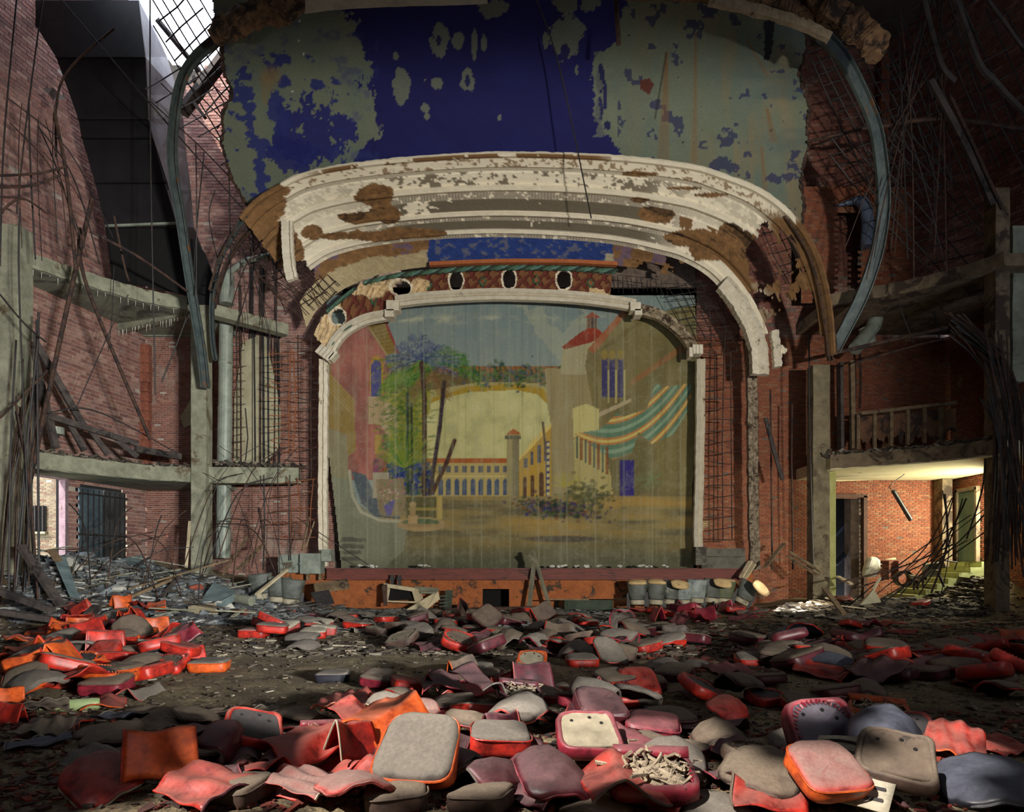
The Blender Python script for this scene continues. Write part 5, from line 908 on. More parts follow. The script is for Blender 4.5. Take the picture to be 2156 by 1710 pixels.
# hanging and leaning rods: end points in the picture, depth, radius, label
RODS = [
 ((194, 418, 19.5), (130, 700, 19.3), (62, 1020, 19), .06, 'thick straight grey rod leaning across the left balcony box'),
 ((168, 480, 20), (182, 600, 20), (316, 925, 20.5), .05, 'long kinked rod slanting down toward the rear brick bay'),
 ((316, 0, 19), (317, 330, 19), (327, 832, 19.6), .018, 'thin straight cable hanging before the dark duct'),
 ((240, 455, 20), (262, 560, 20), (272, 592, 20), .03, 'short brown rod hanging below the dark duct corner'),
 ((190, 488, 19), (290, 540, 19.5), (395, 614, 21), .035, 'rod sloping along the upper left slab lip'),
 ((270, 620, 20), (230, 700, 20), (160, 860, 19.5), .014, 'thin rod crossing the brick between the two left slabs'),
 ((398, 655, 22), (370, 730, 22), (340, 805, 22), .02, 'thin rod leaning beside the column shadow on the rear bay'),
 ((240, 560, 21), (236, 660, 21), (228, 740, 21), .012, 'short hanging wire below the upper left slab'),
 ((35, 0, 18), (8, 300, 18), (0, 560, 18), .02, 'thin rod at the far left edge falling past the column top'),
 ((90, 0, 18), (55, 260, 18), (35, 450, 18), .018, 'thin rod falling to the top of the nearest left column'),
 ((130, 0, 18.5), (300, 200, 19), (520, 450, 21), .02, 'long thin rod running from the top left toward the arch end'),
 ((240, 60, 19), (130, 170, 19), (118, 330, 19), .03, 'crooked rod bent around the crumpled white scrap'),
 ((115, 240, 18.6), (140, 370, 18.6), (160, 570, 18.8), .045, 'twisted dark rod hanging left of the tall brick edge'),
 ((0, 370, 18), (80, 365, 18), (135, 352, 18.4), .03, 'level rod cluster bar at far left above the column'),
 ((0, 395, 18), (70, 390, 18), (128, 368, 18.4), .03, 'second level bar just below the far left one'),
 ((0, 448, 18), (45, 418, 18), (100, 450, 18), .03, 'bent rod knotted above the nearest left column'),
 ((42, 440, 17.8), (40, 600, 17.8), (60, 1100, 17.8), .02, 'dark rod running down the face of the nearest left column'),
 ((0, 620, 18), (50, 680, 18), (96, 720, 18), .022, 'hooked rod curling right of the nearest left column'),
 ((0, 880, 18), (50, 830, 18), (100, 780, 18.4), .03, 'rod rising to the right across the nearest left column'),
 ((412, 300, 20), (414, 420, 20), (413, 620, 20.8), .016, 'thin wire beside the grey steel channel'),
 ((430, 320, 22), (414, 480, 22), (405, 640, 22), .018, 'bent thin wire before the pale high brick'),
 ((453, 400, 22), (440, 460, 22), (462, 560, 22), .014, 'kinked wire between the roof hole and the arch end'),
 ((482, 330, 22), (484, 450, 22), (486, 600, 22), .016, 'upright thin wire left of the arch end'),
 ((100, 870, 19.6), (200, 865, 20.2), (375, 955, 21.5), .02, 'arched rod springing over the burnt trusses'),
 ((1130, 0, 17.5), (1180, 150, 18.6), (1245, 460, 20.6), .02, 'long thin rusty rod hanging before the blue ceiling'),
 ((1297, -10, 17), (1300, 50, 17), (1303, 96, 17.2), .06, 'peeling strip dangling at the top of the blue ceiling'),
 ((555, 1000, 23), (557, 1100, 23), (554, 1200, 22.6), .025, 'upright rod in front of the brick left of the plinth'),
 ((610, 1000, 23.2), (609, 1100, 23.2), (612, 1180, 22.8), .022, 'second upright rod beside the left plinth'),
 ((625, 1090, 22.8), (700, 1140, 22.8), (780, 1192, 23), .014, 'thin slack wire from the leaning sticks to the stage lip'),
 ((545, 1070, 22.8), (552, 1110, 22.8), (556, 1150, 22.6), .045, 'short dark stake standing among the left rubble'),
 ((1612, 880, 23.4), (1630, 950, 23.4), (1648, 1010, 23.4), .07, 'grey plank hanging aslant on the orange brick'),
 ((1622, 820, 24), (1624, 1000, 24), (1626, 1200, 24), .03, 'upright rusty bar in the orange brick bay, left one'),
 ((1668, 850, 24), (1667, 1000, 24), (1670, 1200, 24), .03, 'upright rusty bar in the orange brick bay, right one'),
 ((1703, 700, 22.6), (1706, 950, 22.6), (1712, 1190, 22.6), .025, 'thin rod down the left edge of the right concrete column'),
 ((1984, 0, 19), (1976, 100, 19), (1967, 212, 19.2), .025, 'pale straight rod hanging in the upper right'),
 ((1945, 0, 18.5), (1980, 130, 18.8), (2010, 170, 19), .07, 'thick broken branch like lath, inner one at upper right'),
 ((2010, -10, 18), (2060, 130, 18.3), (2090, 165, 18.5), .09, 'thick burnt lath rib leaning at upper right'),
 ((2085, 160, 18.5), (2120, 200, 18.6), (2160, 240, 18.6), .08, 'lower half of the thick burnt lath rib at the right edge'),
 ((2080, 0, 18), (2110, 40, 18), (2160, 110, 18), .05, 'burnt lath crossing the top right corner'),
 ((1850, 268, 20), (1980, 250, 19.4), (2156, 272, 18.6), .06, 'dark nearly level bar across the upper right brick'),
 ((1700, 298, 21), (1780, 280, 20.5), (1850, 264, 20), .04, 'dark sagging bar from the sky ceiling edge to the channel'),
 ((1960, 170, 19), (2030, 300, 19), (2090, 430, 19.4), .09, 'scorched timber rib falling toward the dark right column'),
 ((2000, 200, 19), (2060, 330, 19), (2110, 440, 19.4), .05, 'second scorched rib beside the fallen one at right'),
 ((1880, 200, 19.6), (1930, 330, 19.6), (1990, 560, 20), .016, 'thin black wire slanting over the brown parapet'),
 ((1990, 70, 19), (2040, 180, 19), (2090, 350, 19), .014, 'thin black wire across the far right brick'),
 ((1752, 745, 22), (1860, 720, 21.4), (1995, 690, 20.8), .06, 'dark level bar under the elbow pipe in the right box'),
 ((1800, 765, 22), (1900, 735, 21.5), (2010, 708, 20.8), .035, 'thin bright edged bar below the dark level bar'),
 ((1810, 742, 24.9), (1812, 800, 24.9), (1810, 860, 24.9), .04, 'grey conduit on the brick in the right box'),
 ((1883, 600, 22), (1900, 660, 22), (1924, 722, 22), .02, 'thin rod hanging from the upper right slab'),
 ((1966, 655, 22), (1972, 680, 22), (1978, 715, 22), .02, 'short rod hanging near the dark right column'),
 ((2074, 950, 20.4), (2068, 1030, 20.4), (2035, 1135, 20.6), .022, 'slack black cable falling past the steel door'),
]
for a, m_, b, r, lab in RODS:
    q = MB(); q.tube(bez([P(*a), P(*m_), P(*b)], 14), r, 6); wood = 'plank' in lab or 'timber' in lab or 'lath' in lab
    tag(q.build('hanging_rod' if not wood else 'burnt_lath', M['wood_dark'] if wood else M['steel'] if r < .03 else M['rust']), lab, 'rod' if not wood else 'lath')
# fan of bent rods at the dark right column and at the left column foot
def fan(n, top, bot, lab, grp, seed, r=.026, spread=30, mid=None, tj=12, tz=8):
    rr = random.Random(seed)
    for k in range(n):
        f = k/(n-1); a = (top[0]+rr.uniform(-tj, tj), top[1]+rr.uniform(-tz, tz), top[2]+rr.uniform(-.3, .3)); b = (bot[0]+(f-.5)*spread+rr.uniform(-10, 10), bot[1]+rr.uniform(-40, 40), bot[2]+rr.uniform(-.5, .5))
        m_ = ((a[0]*.45+b[0]*.55)+(mid[0] if mid else 0)+rr.uniform(-8, 8), (a[1]*.6+b[1]*.4)+(mid[1] if mid else 0)+rr.uniform(-10, 10), (a[2]+b[2])/2)
        q = MB(); q.tube(bez([P(*a), P(*m_), P(*b)], 10), r*rr.uniform(.6, 1.4), 5); tag(q.build('bent_rod', M['steel'] if k % 2 else M['rust']), lab, 'rod', grp)
fan(26, (2010, 680, 19.4), (2125, 1150, 19), 'dark bent rod in the sheaf hanging over the scorched right column', 'sheaf of bent rods at the scorched right column', 3, .022, 90, (50, -60), 22, 25)
fan(16, (2090, 760, 19), (2150, 1180, 18.6), 'dark rod at the far right edge behind the hanging sheaf', 'upright rods at the far right edge', 4, .022, 60, None, 30, 90)
fan(14, (60, 760, 18.4), (40, 1270, 18), 'dark rod bundled around the foot of the nearest left column', 'rods around the foot of the nearest left column', 5, .024, 100, None, 30, 110)
fan(14, (1975, 30, 18.6), (1900, 560, 20), 'thin black rod dangling in the upper right above the box', 'thin rods dangling at upper right', 6, .014, 230, None, 90, 60)
fan(10, (70, 260, 18.6), (150, 520, 18.8), 'thin dark rod tangled on the upper left brick', 'thin rods tangled on the upper left brick', 7, .016, 190, None, 70, 60)
fan(12, (2050, 1090, 20.8), (1870, 1260, 20), 'black bent rod sprawled across the stair on the right', 'black rods sprawled over the right stair', 8, .022, 220, (20, 20), 75, 60)
fan(14, (520, 1020, 22.6), (500, 1230, 21), 'thin rusty rod arching over the left rubble before the brick', 'rusty rods arching over the left rubble', 9, .016, 240, (0, -40), 120, 90)
fan(12, (300, 1130, 20), (260, 1290, 18.5), 'thin rod springing out of the left rubble heap', 'rods springing from the left rubble heap', 10, .016, 330, (0, -30), 170, 70)
fan(9, (560, 480, 22.8), (545, 700, 23.4), 'thin rod hanging below the broken left end of the arch', 'rods below the left end of the arch', 12, .014, 110, None, 60, 60)
# burnt trusses lying in the left box
for a, b, w_, lab in (((64, 720, 19.6), (118, 945, 20.3), .13, 'burnt post leaning inside the left box next to the column'), ((62, 700, 19.8), (180, 905, 21), .13, 'longest burnt rafter leaning down inside the left box'), ((100, 875, 20), (290, 935, 22), .12, 'burnt top rail lying along the lower left slab'), ((145, 890, 20.6), (178, 950, 20.9), .11, 'first burnt strut under the fallen top rail'), ((190, 905, 21), (228, 958, 21.3), .11, 'second burnt strut under the fallen top rail'), ((245, 925, 21.6), (290, 962, 21.8), .11, 'third burnt strut under the fallen top rail'), ((285, 945, 22), (380, 962, 23.4), .14, 'burnt rafter end lying near the slim column')):
    q = MB(); q.beam(P(*a), P(*b), w_, w_*1.4); tag(q.build('burnt_timber', M['wood_dark']), lab, 'timber')
q = MB(); q.tube([P(116, 915, 20.8), P(116, 900, 20.8)], .24, 16); tag(q.build('metal_bucket', M['galv']), 'grey round tin lying among the burnt timbers of the left box', 'tin')
for a, b, w_, lab in (((384, 238, 23.6), (474, 118, 22.4), .34, 'broad dark rafter crossing the bright roof hole'), ((404, 170, 24.2), (458, 138, 23.6), .16, 'short rafter end under the roof hole'), ((330, 40, 22.5), (420, 150, 23.8), .14, 'thin rafter edge along the left of the roof hole'), ((410, 218, 23), (432, 248, 23), .14, 'short black timber stub hanging before the bright brick')):
    q = MB(); q.beam(P(*a), P(*b), w_, w_*.7); tag(q.build('roof_rafter', M['wood_dark']), lab, 'rafter')
# debris lying along slab tops
def slab_litter(name, curve, z, label, seed, n=520, inset=1.1):
    rr = random.Random(seed); c = curve_pts(curve, 60); q = MB()
    for k in range(n):
        i = rr.randrange(60); x, y = c[i]; y += rr.random()**1.5*inset+.05; p = Vector((x+rr.uniform(-.1, .1), y, z+rr.uniform(.02, .05+.12*rr.random())))
        R = Euler((rr.uniform(-.6, .6), rr.uniform(-.6, .6), rr.uniform(0, 6))).to_matrix(); q.box(p, (rr.uniform(.05, .3), rr.uniform(.03, .12), rr.uniform(.01, .06)), R)
    tag(q.build(name, M['litter']), label, 'litter', kind='stuff')
slab_litter('charred_litter', LC, 4.5, 'pale and black litter heaped along the lower left slab', 1, 700)
slab_litter('charred_litter', RC, 4.9, 'black litter heaped along the lower right slab', 2, 520)
slab_litter('charred_litter', [(-9.7, 23.2), (-8.3, 23.8), (-7.2, 24.2)], 4.72, 'litter on the low concrete beam left of the stage', 3, 220, .5)
# right box: panelled partition
def make_right():
    t = thing('panelled_partition', 'scorched panel partition with broken lower edges in the right box', 'partition', P(1905, 945, 22.4)); bw = simple('panel_brown', (84, 56, 38), (118, 82, 56), 2.5, .85, (44, 32, 26), .5)
    def at(f, y): return P(1806+(2016-1806)*f, y-f*18, 23.2-1.5*f)
    for k in range(6):
        f0, f1 = k/6+.015, (k+1)/6-.015; rr = random.Random(k); n = 7; low = [at(f1-(f1-f0)*i/n, 945-rr.uniform(2, 26)) for i in range(n+1)]
        q = MB(); q.prism([at(f0, 878), at(f1, 878)]+low, (0, .05, 0)); q.build('panel', bw, t)
        q = MB(); a = at((f0+f1)/2, 0); q.beam(at(k/6, 872), at(k/6, 946), .1, .1); q.build('post', M['wood'], t)
    q = MB(); q.beam(at(0, 872), at(1, 866), .14, .1); q.build('top_rail', M['wood'], t)
    q = MB(); q.beam(P(1793, 760, 23.4), P(1796, 945, 23.4), .16, .14); tag(q.build('timber_post', M['wood']), 'brown upright post at the left end of the panel partition', 'post')
    q = MB(); q.beam(P(1768, 765, 23.6), P(1770, 945, 23.6), .3, .1); tag(q.build('dark_board', M['wood_dark']), 'black upright board left of the brown partition post', 'board')
    # hanging fluorescent fitting
    t = thing('fluorescent_fitting', 'dark fluorescent fitting dangling from a bent conduit before the bright brick', 'light fitting', P(1900, 975, 23.8)); D = 23.8
    q = MB(); q.tube(bez([P(1932, 978, D), P(1905, 998, D), P(1880, 1016, D), P(1873, 1024, D), P(1876, 1031, D)], 18), .014, 6); q.build('conduit', M['steel'], t)
    q = MB(); q.beam(P(1880, 1032, D), P(1918, 1096, D), .16, .08); q.build('housing', M['steel'], t)
    q = MB(); q.tube([P(1884, 1035, D-.08), P(1919, 1093, D-.08)], .025, 8); q.build('tube', simple('grey_tube', (160, 164, 158), (180, 184, 178), 5, .4), t)
    q = MB(); q.box(P(1934, 976, D), (.12, .12, .05)); q.build('ceiling_plate', M['rust'], t)
    q = MB(); q.box(P(1890, 973, 23), (.05, .05, .18)); tag(q.build('ceiling_hook', M['steel']), 'short black stub under the lower right slab', 'hook')
    # things in the daylit room
    q = MB(); c = P(1846, 1214, 23.6); vs = [P(1823, 1216, 23.5), P(1826, 1196, 23.6), P(1834, 1172, 23.7), P(1848, 1172, 23.8), P(1862, 1186, 23.8), P(1858, 1206, 23.6), P(1848, 1216, 23.4)]
    q.prism(vs, (0, .4, 0)); o = q.build('white_sack', simple('white_sack', (206, 200, 184), (222, 218, 206), 3, .9)); tag(o, 'big white rounded sack leaning by the dark doorway', 'sack'); bv = o.modifiers.new('b', 'BEVEL'); bv.width = .12; bv.segments = 3
    q = MB(); q.prism([P(1864, 1178, 24.2), P(1886, 1174, 24.2), P(1892, 1188, 24.1), P(1868, 1192, 24.1)], (0, .1, 0)); tag(q.build('plaster_slab', M['soffit_pale']), 'pale plaster slab behind the hollow tiles', 'slab')
    t = thing('hollow_tile', 'stack block of hollow red terracotta tile beside the white sack', 'tile', P(1878, 1222, 23.3)); R = Euler((.05, -.12, .5)).to_matrix()
    for k in range(5):
        for j in range(2):
            q = MB(); q.box(P(1869+j*20, 1216-k*8.2, 23.3), (.32, .3, .11), R); q.build('tile', M['terracotta'], t)
    t = thing('round_drum', 'dark open drum lying near the hollow tiles', 'drum', P(1897, 1232, 22.6)); c = P(1897, 1218, 22.6); q = MB(); vs = []; n = 20
    for (r, d) in ((.24, 0), (.24, -.5), (.2, -.5), (.19, -.1)):
        for k in range(n): a = 6.283*k/n; vs.append((c.x+r*math.cos(a), c.y-.25-d*.6-.3*0, c.z+r*math.sin(a)))
    q.add(vs, [(i*n+k, i*n+(k+1) % n, (i+1)*n+(k+1) % n, (i+1)*n+k) for i in range(3) for k in range(n)]); q.build('shell', simple('drum', (48, 52, 40), (82, 84, 62), 4, .5), t, smooth=True); q = MB(); q.tube([(c.x+.25*math.cos(k*.3142), c.y-.25, c.z+.25*math.sin(k*.3142)) for k in range(21)], .018, 6); q.build('rim', M['rust'], t)
    # stair
    t = thing('concrete_stair', 'green lit concrete stair climbing to the steel door at right', 'stairs', P(1985, 1215, 23)); gs = simple('stair_green_lit', (128, 134, 84), (166, 168, 116), 3, .9, (90, 90, 60), .58)  # greenish room light is put into the stair colour
    for k in range(7):
        q = MB(); z = .18*(k+1)-.02; x0 = 13.0+.36*k; q.box(((x0+15.6)/2, 23.85+0*k, z-.09+.3), (15.6-x0, 1.7, .18)); q.build('step', gs, t)
    # broken seat frame
    t = thing('broken_chair', 'pale broken chair lying before the green lit stair', 'chair', P(1960, 1240, 22)); pc = simple('pale_chair', (150, 146, 112), (182, 178, 142), 4)
    for (vs, nm) in (([(1918, 1212), (1950, 1216), (1952, 1222), (1920, 1220)], 'seat'), ([(1956, 1188), (1988, 1184), (1992, 1196), (1960, 1200)], 'back_slat'), ([(1954, 1202), (1982, 1202), (1980, 1212), (1954, 1214)], 'back_slat'), ([(1948, 1190), (1956, 1188), (1952, 1222), (1944, 1220)], 'side_panel')):
        q = MB(); q.prism([P(x, y, 21.8) for x, y in vs], (0, .12, .03)); q.build(nm, pc, t)
    for (a, b) in (((1925, 1220), (1924, 1242)), ((1930, 1222), (1932, 1240)), ((1978, 1212), (1988, 1236)), ((1942, 1218), (1944, 1234))):
        q = MB(); q.beam(P(*a, 21.8), P(*b, 21.7), .06, .06); q.build('leg', M['wood_dark'], t)
    q = MB(); q.tube([P(1960, 1240, 21.4), P(1930, 1232, 21.4), P(1985, 1180, 21.6), P(2015, 1184, 21.8), P(2010, 1200, 21.8)], .02, 6); tag(q.build('tube_frame', M['steel']), 'thin black tubular frame standing over the pale broken chair', 'frame')
    t = thing('tent_board', 'pale folded board standing like a tent before the daylit room', 'board', P(1830, 1272, 19)); q = MB(); q.prism([P(1812, 1274, 18.6), P(1840, 1240, 19), P(1856, 1268, 18.8)], (0, .06, 0)); q.build('front_leaf', simple('tent', (140, 134, 108), (170, 162, 132), 3), t); q = MB(); q.prism([P(1812, 1274, 18.6), P(1840, 1240, 19), P(1826, 1262, 20)], (-.03, .03, 0)); q.build('side_leaf', M['wood'], t)
    q = MB(); q.beam(P(1838, 1244, 19.0), P(1853, 1216, 19.2), .06, .05); tag(q.build('white_stick', M['wood_pale']), 'white stick standing behind the tent like board', 'stick')
    for a, b, lab in (((1735, 1238, 19.5), (1778, 1294, 18.3), 'grey plank lying from the sunlit heap toward the red vinyl'), ((1662, 1162, 23), (1730, 1205, 22), 'upper brown plank leaning on the brick foot at right'), ((1660, 1172, 23), (1722, 1212, 22), 'lower brown plank leaning on the brick foot at right'), ((1764, 1214, 22), (1792, 1230, 21.4), 'bright plank end on the heap beside the doorway'), ((1610, 1195, 22.6), (1650, 1145, 23.4), 'stake leaning against the orange brick'), ((1560, 1216, 22.4), (1580, 1182, 22.8), 'short light board leaning on the right plinth, left one'), ((1568, 1218, 22.4), (1588, 1188, 22.8), 'short light board leaning on the right plinth, right one')):
        q = MB(); q.beam(P(*a), P(*b), .14, .05); tag(q.build('plank', M['wood_pale'] if 'light' in lab or 'bright' in lab else M['wood']), lab, 'plank')
make_right()
rr = random.Random(55)
for k in range(22):
    u = rr.uniform(1690, 1800); v = 1222+(u-1690)*.2+rr.uniform(-10, 26); Y = rr.uniform(19.5, 21.8); c = P(u, v, Y); c.z = fh(c.x, c.y)+rr.uniform(.03, .28); a = rr.uniform(-.5, .35); L = rr.uniform(.4, 1.0); d = Vector((math.cos(a), rr.uniform(-.4, .4), -.25+rr.uniform(-.1, .15)))*L*.5
    q = MB(); q.beam(c-d, c+d, rr.uniform(.03, .09), .025); tag(q.build('splintered_lath', M['wood'] if k % 3 else M['wood_pale']), 'splintered brown lath in the stick heap before the right doorway', 'lath', 'stick heap before the right doorway')
for k in range(34):
    u = rr.uniform(60, 640); v = rr.uniform(1180, 1310); Y = rr.uniform(16.6, 21.5); c = P(u, v, Y); c.z = fh(c.x, c.y)+rr.uniform(.08, .35); a = rr.uniform(0, 6.28); L = rr.uniform(.6, 2.0); d = Vector((math.cos(a), math.sin(a)*.7, rr.uniform(-.2, .2)))*L*.5
    q = MB(); q.beam(c-d, c+d, rr.uniform(.03, .11), .03); tag(q.build('broken_lath', M['wood_dark'] if k % 3 else M['concrete']), '%s broken lath strewn over the left rubble' % ('dark' if k % 3 else 'pale'), 'lath', 'laths strewn over the left rubble')
# plaster heap on the right, whitened and filled out to brighten the sun patch
rr = random.Random(21)
lm = simple('sun_whitened_plaster', (206, 196, 176), (226, 220, 204), 5)
for k in range(80):
    f = rr.random(); x = 8.2+1.6*f+rr.uniform(-.35, .35); y = 20.9+1.6*f+rr.uniform(-.7, .7); r = rr.uniform(.06, .17)*(1.3 if k < 2 else 1); q = MB(); q.rock((0, 0, 0), r, k); o = q.build('plaster_chunk', lm); o.location = (x, y, fh(x, y)+r*.35)
    tag(o, 'whitened plaster chunk in the sunlit heap before the right column', 'plaster chunk', 'sunlit plaster chunks')
# ---------------- row of old theatre seats ----------------
def make_seat():
    root = thing('theatre_seat', 'x', 'theatre seat'); n, k = 14, 11; vs = []
    for j in range(k):
        f = j/(k-1); z = .30+.55*f; w = .2+.06*math.sin(f*1.5)+.035*f; dpt = .11+.03*f; lean = .10*f+.03*math.sin(f*3)
        for i in range(n):
            a = math.pi*(i/(n-1)); x = math.cos(a)*w; y = -math.sin(a)**.7*dpt+lean; vs.append((x, y, z))
        for i in range(n):
            a = math.pi*(1-i/(n-1)); vs.append((math.cos(a)*w*.93, -math.sin(a)**.7*dpt*.75+lean+.03, z))
    m = 2*n; q = MB(); q.add(vs, [(j*m+i, j*m+(i+1) % m, (j+1)*m+(i+1) % m, (j+1)*m+i) for j in range(k-1) for i in range(m)]+[tuple(range(m-1, -1, -1)), tuple(range((k-1)*m, k*m))]); q.build('back_shell', MSHELL, root, smooth=True, local=True)
    vs = []; q = MB(); n2 = 18
    for j, (sc, z) in enumerate(((1.0, .80), (1.12, .83), (1.1, .88), (.7, .91), (.1, .92))):
        for i in range(n2):
            a = 6.283*i/n2; vs.append((math.cos(a)*.235*sc, .10+math.sin(a)*.15*sc-.05*sc*(math.sin(a) < -.2), z-.045*(math.sin(a) < -.3)*sc))
    q.add(vs, [(j*n2+i, j*n2+(i+1) % n2, (j+1)*n2+(i+1) % n2, (j+1)*n2+i) for j in range(4) for i in range(n2)]+[tuple(range(n2-1, -1, -1)), tuple(range(4*n2, 5*n2))]); q.build('top_pad', MTAN, root, smooth=True, local=True)
    q = MB(); vs = []
    for j, (sc, z) in enumerate(((.9, .14), (1, .16), (1, .27), (.9, .29))):
        for i in range(n2): a = 6.283*i/n2; vs.append((math.cos(a)*.2*sc, .08+math.sin(a)*.2*sc, z))
    q.add(vs, [(j*n2+i, j*n2+(i+1) % n2, (j+1)*n2+(i+1) % n2, (j+1)*n2+i) for j in range(3) for i in range(n2)]+[tuple(range(n2-1, -1, -1)), tuple(range(3*n2, 4*n2))]); q.build('seat_pan', MPAN, root, smooth=True, local=True)
    for s in (-1, 1):
        q = MB(); q.beam((s*.24, .06, -.02), (s*.24, .06, .5), .04, .1); q.beam((s*.24, -.12, 0), (s*.24, .2, 0), .05, .03); q.build('iron_leg', M['steel'], root, local=True)
    return root
MSHELL = simple('seat_shell', (46, 48, 44), (92, 96, 86), 5, .55, (130, 132, 120), .62, .2); MTAN = simple('seat_tan', (176, 144, 96), (206, 178, 130), 6, .8, (140, 108, 70), .64); MPAN = simple('seat_pan', (150, 140, 116), (186, 176, 150), 6, .7, (84, 80, 72), .56)
s0 = make_seat(); first = True
for k, (u, v, kind, tilt, txt) in enumerate(((1342, 1276, 0, 0, 'first theatre seat from the left in the row, tan hood and tan band'), (1381, 1276, 0, .05, 'second seat of the row from the left with a tan hood'), (1412, 1275, 1, .1, 'third seat of the row, its tan hood sliding forward'), (1439, 1272, 2, 0, 'fourth seat of the row, bare pale grey shell without hood'), (1467, 1271, 2, .06, 'fifth seat of the row, bare grey shell leaning slightly'), (1498, 1268, 1, .14, 'sixth seat of the row, small tan hood tipped forward'), (1523, 1268, 3, .1, 'seventh seat of the row, olive shell with thin tan top'), (1555, 1262, 4, .5, 'last toppled seat at the right end of the row with torn tan pads'))):
    p = P(u, v, 22.0); p.z = .06+(k > 3)*.05; o = s0 if first else dup(s0, p, (0, 0, 0)); first = False; o.location = p; o.scale = (1.12, 1.12, 1.0+.02*(k % 3)); o.rotation_euler = (0, tilt, .1*(k % 3-1)-.05); o['label'] = txt; o['group'] = 'row of old theatre seats'
    for ch in list(o.children):
        if ch.name.startswith('top_pad'):
            if kind == 2: bpy.data.objects.remove(ch); continue
            if kind == 1: ch.location = (.03, -.06, -.02); ch.rotation_euler = (.45, 0, .2)
            if kind == 3: ch.scale = (1, .8, .45); ch.location = (0, .02, .48)
            if kind == 4: ch.rotation_euler = (.7, .3, 0); ch.location = (-.1, -.2, .1)
        if kind == 3 and ch.name.startswith('back_shell'): ch.material_slots[0].link = 'OBJECT'; ch.material_slots[0].material = simple('seat_olive', (66, 70, 46), (98, 102, 68), 5, .6)
        if kind == 2 and ch.name.startswith('back_shell'): ch.material_slots[0].link = 'OBJECT'; ch.material_slots[0].material = bpy.data.materials.get('seat_pale') or simple('seat_pale', (92, 102, 100), (146, 152, 144), 4, .5, (70, 78, 78), .56)
for k, (u, v) in enumerate(((553, 1290), (583, 1292), (610, 1296))):
    p = P(u, 1280, 20.8); p.z = fh(p.x, p.y)-.04; o = dup(s0, p, (0, (-.1, .08, .12)[k], .3), ['scorched seat back standing in the left rubble, leftmost of three', 'scorched seat back in the left rubble, middle of three', 'scorched seat back in the left rubble, rightmost with shiny black base'][k], 'scorched seats in the left rubble')
    o.scale = (1.2, 1.2, 1.05)
    for ch in list(o.children):
        if ch.name.startswith('top_pad'): bpy.data.objects.remove(ch)
# ---------------- seat cushions, back pads and vinyl covers ----------------
VC = {'red': vinyl('vinyl_red', (206, 50, 34), (104, 24, 20), lo=.6, hi=1.15, amt=.6), 'orange': vinyl('vinyl_orange', (224, 98, 36), (140, 54, 24), lo=.7, hi=1.3, amt=.45),
      'crimson': vinyl('vinyl_crimson', (150, 40, 56), (80, 20, 32), (118, 88, 88), .45, 1.1, .65), 'maroon': vinyl('vinyl_maroon', (98, 34, 44), (46, 16, 24), (104, 84, 84), .45, 1.1, .7),
      'grey': vinyl('vinyl_grey', (108, 100, 92), (64, 58, 54), (124, 116, 106), .1, .8, .9, .7), 'brown': vinyl('vinyl_brown', (84, 62, 50), (48, 36, 32), (122, 108, 92), .2, .9, .9, .7),
      'black': vinyl('vinyl_black', (46, 46, 56), (24, 24, 30), (96, 100, 116), .45, 1.1, .7, .35), 'pink': vinyl('vinyl_pink', (196, 84, 76), (130, 52, 50), (140, 120, 112), .3, .9, .85, .6), 'pale': vinyl('vinyl_pale', (172, 164, 142), (126, 116, 98), (186, 178, 158), .2, .9, .9, .8)}
MB_BOARD = {'dark': simple('board_dark', (38, 36, 38), (66, 62, 62), 6, .8, (88, 82, 76), .62), 'grey': simple('board_grey', (120, 112, 94), (158, 148, 126), 6, .9, (88, 78, 66), .62), 'brown': simple('board_brown', (74, 62, 52), (106, 92, 78), 6, .85, (52, 44, 40), .6), 'purple': simple('board_purple', (66, 62, 72), (96, 90, 100), 6, .8, (52, 46, 52), .6)}
MSTUFF = simple('stuffing', (120, 106, 88), (180, 164, 140), 14, .95, (70, 58, 50), .55, .8); MHOLE = M['dark']
def outline(n, w, d, e=5.0, trap=.06):
    o = []
    for i in range(n):
        a = 2*math.pi*(i+.5)/n; c, s = math.cos(a), math.sin(a); x = abs(c)**(2/e)*math.copysign(1, c)*w/2; y = abs(s)**(2/e)*math.copysign(1, s)*d/2; o.append((x*(1-trap*y/d*2), y))
    return o
def ringmesh(out, layers, caps=(True, True), wob=0, seed=0):
    rr = random.Random(seed); q = MB(); n = len(out); vs = []
    for (sc, z) in layers: vs += [(x*sc, y*sc, z+rr.uniform(-wob, wob)) for x, y in out]
    fs = [(j*n+i, j*n+(i+1) % n, (j+1)*n+(i+1) % n, (j+1)*n+i) for j in range(len(layers)-1) for i in range(n)]
    if caps[0]: fs.append(tuple(range(n-1, -1, -1)))
    if caps[1]: fs.append(tuple(range((len(layers)-1)*n, len(layers)*n)))
    p1, p2, p3 = rr.uniform(0, 6), rr.uniform(0, 6), rr.uniform(0, 6)
    if max(abs(x) for x, y in out) > .18 and len(layers) > 2: vs = [(x+.010*math.sin(9*y+p1)+.004*math.sin(31*y+40*z+p2), y+.010*math.sin(8*x+p2)+.004*math.sin(29*x+37*z+p3), z+(.010*math.sin(8*x+p3)*math.cos(7*y+p1)+.003*math.sin(26*x+p1+22*y))*min(1, z/.06)) for x, y, z in vs]
    q.add(vs, fs); return q
PROTO = {}
FAR = Vector((0, -60, -30))
def root_for(key, nm): r = thing(nm, 'x', 'seat cushion'); PROTO[key] = r; return r
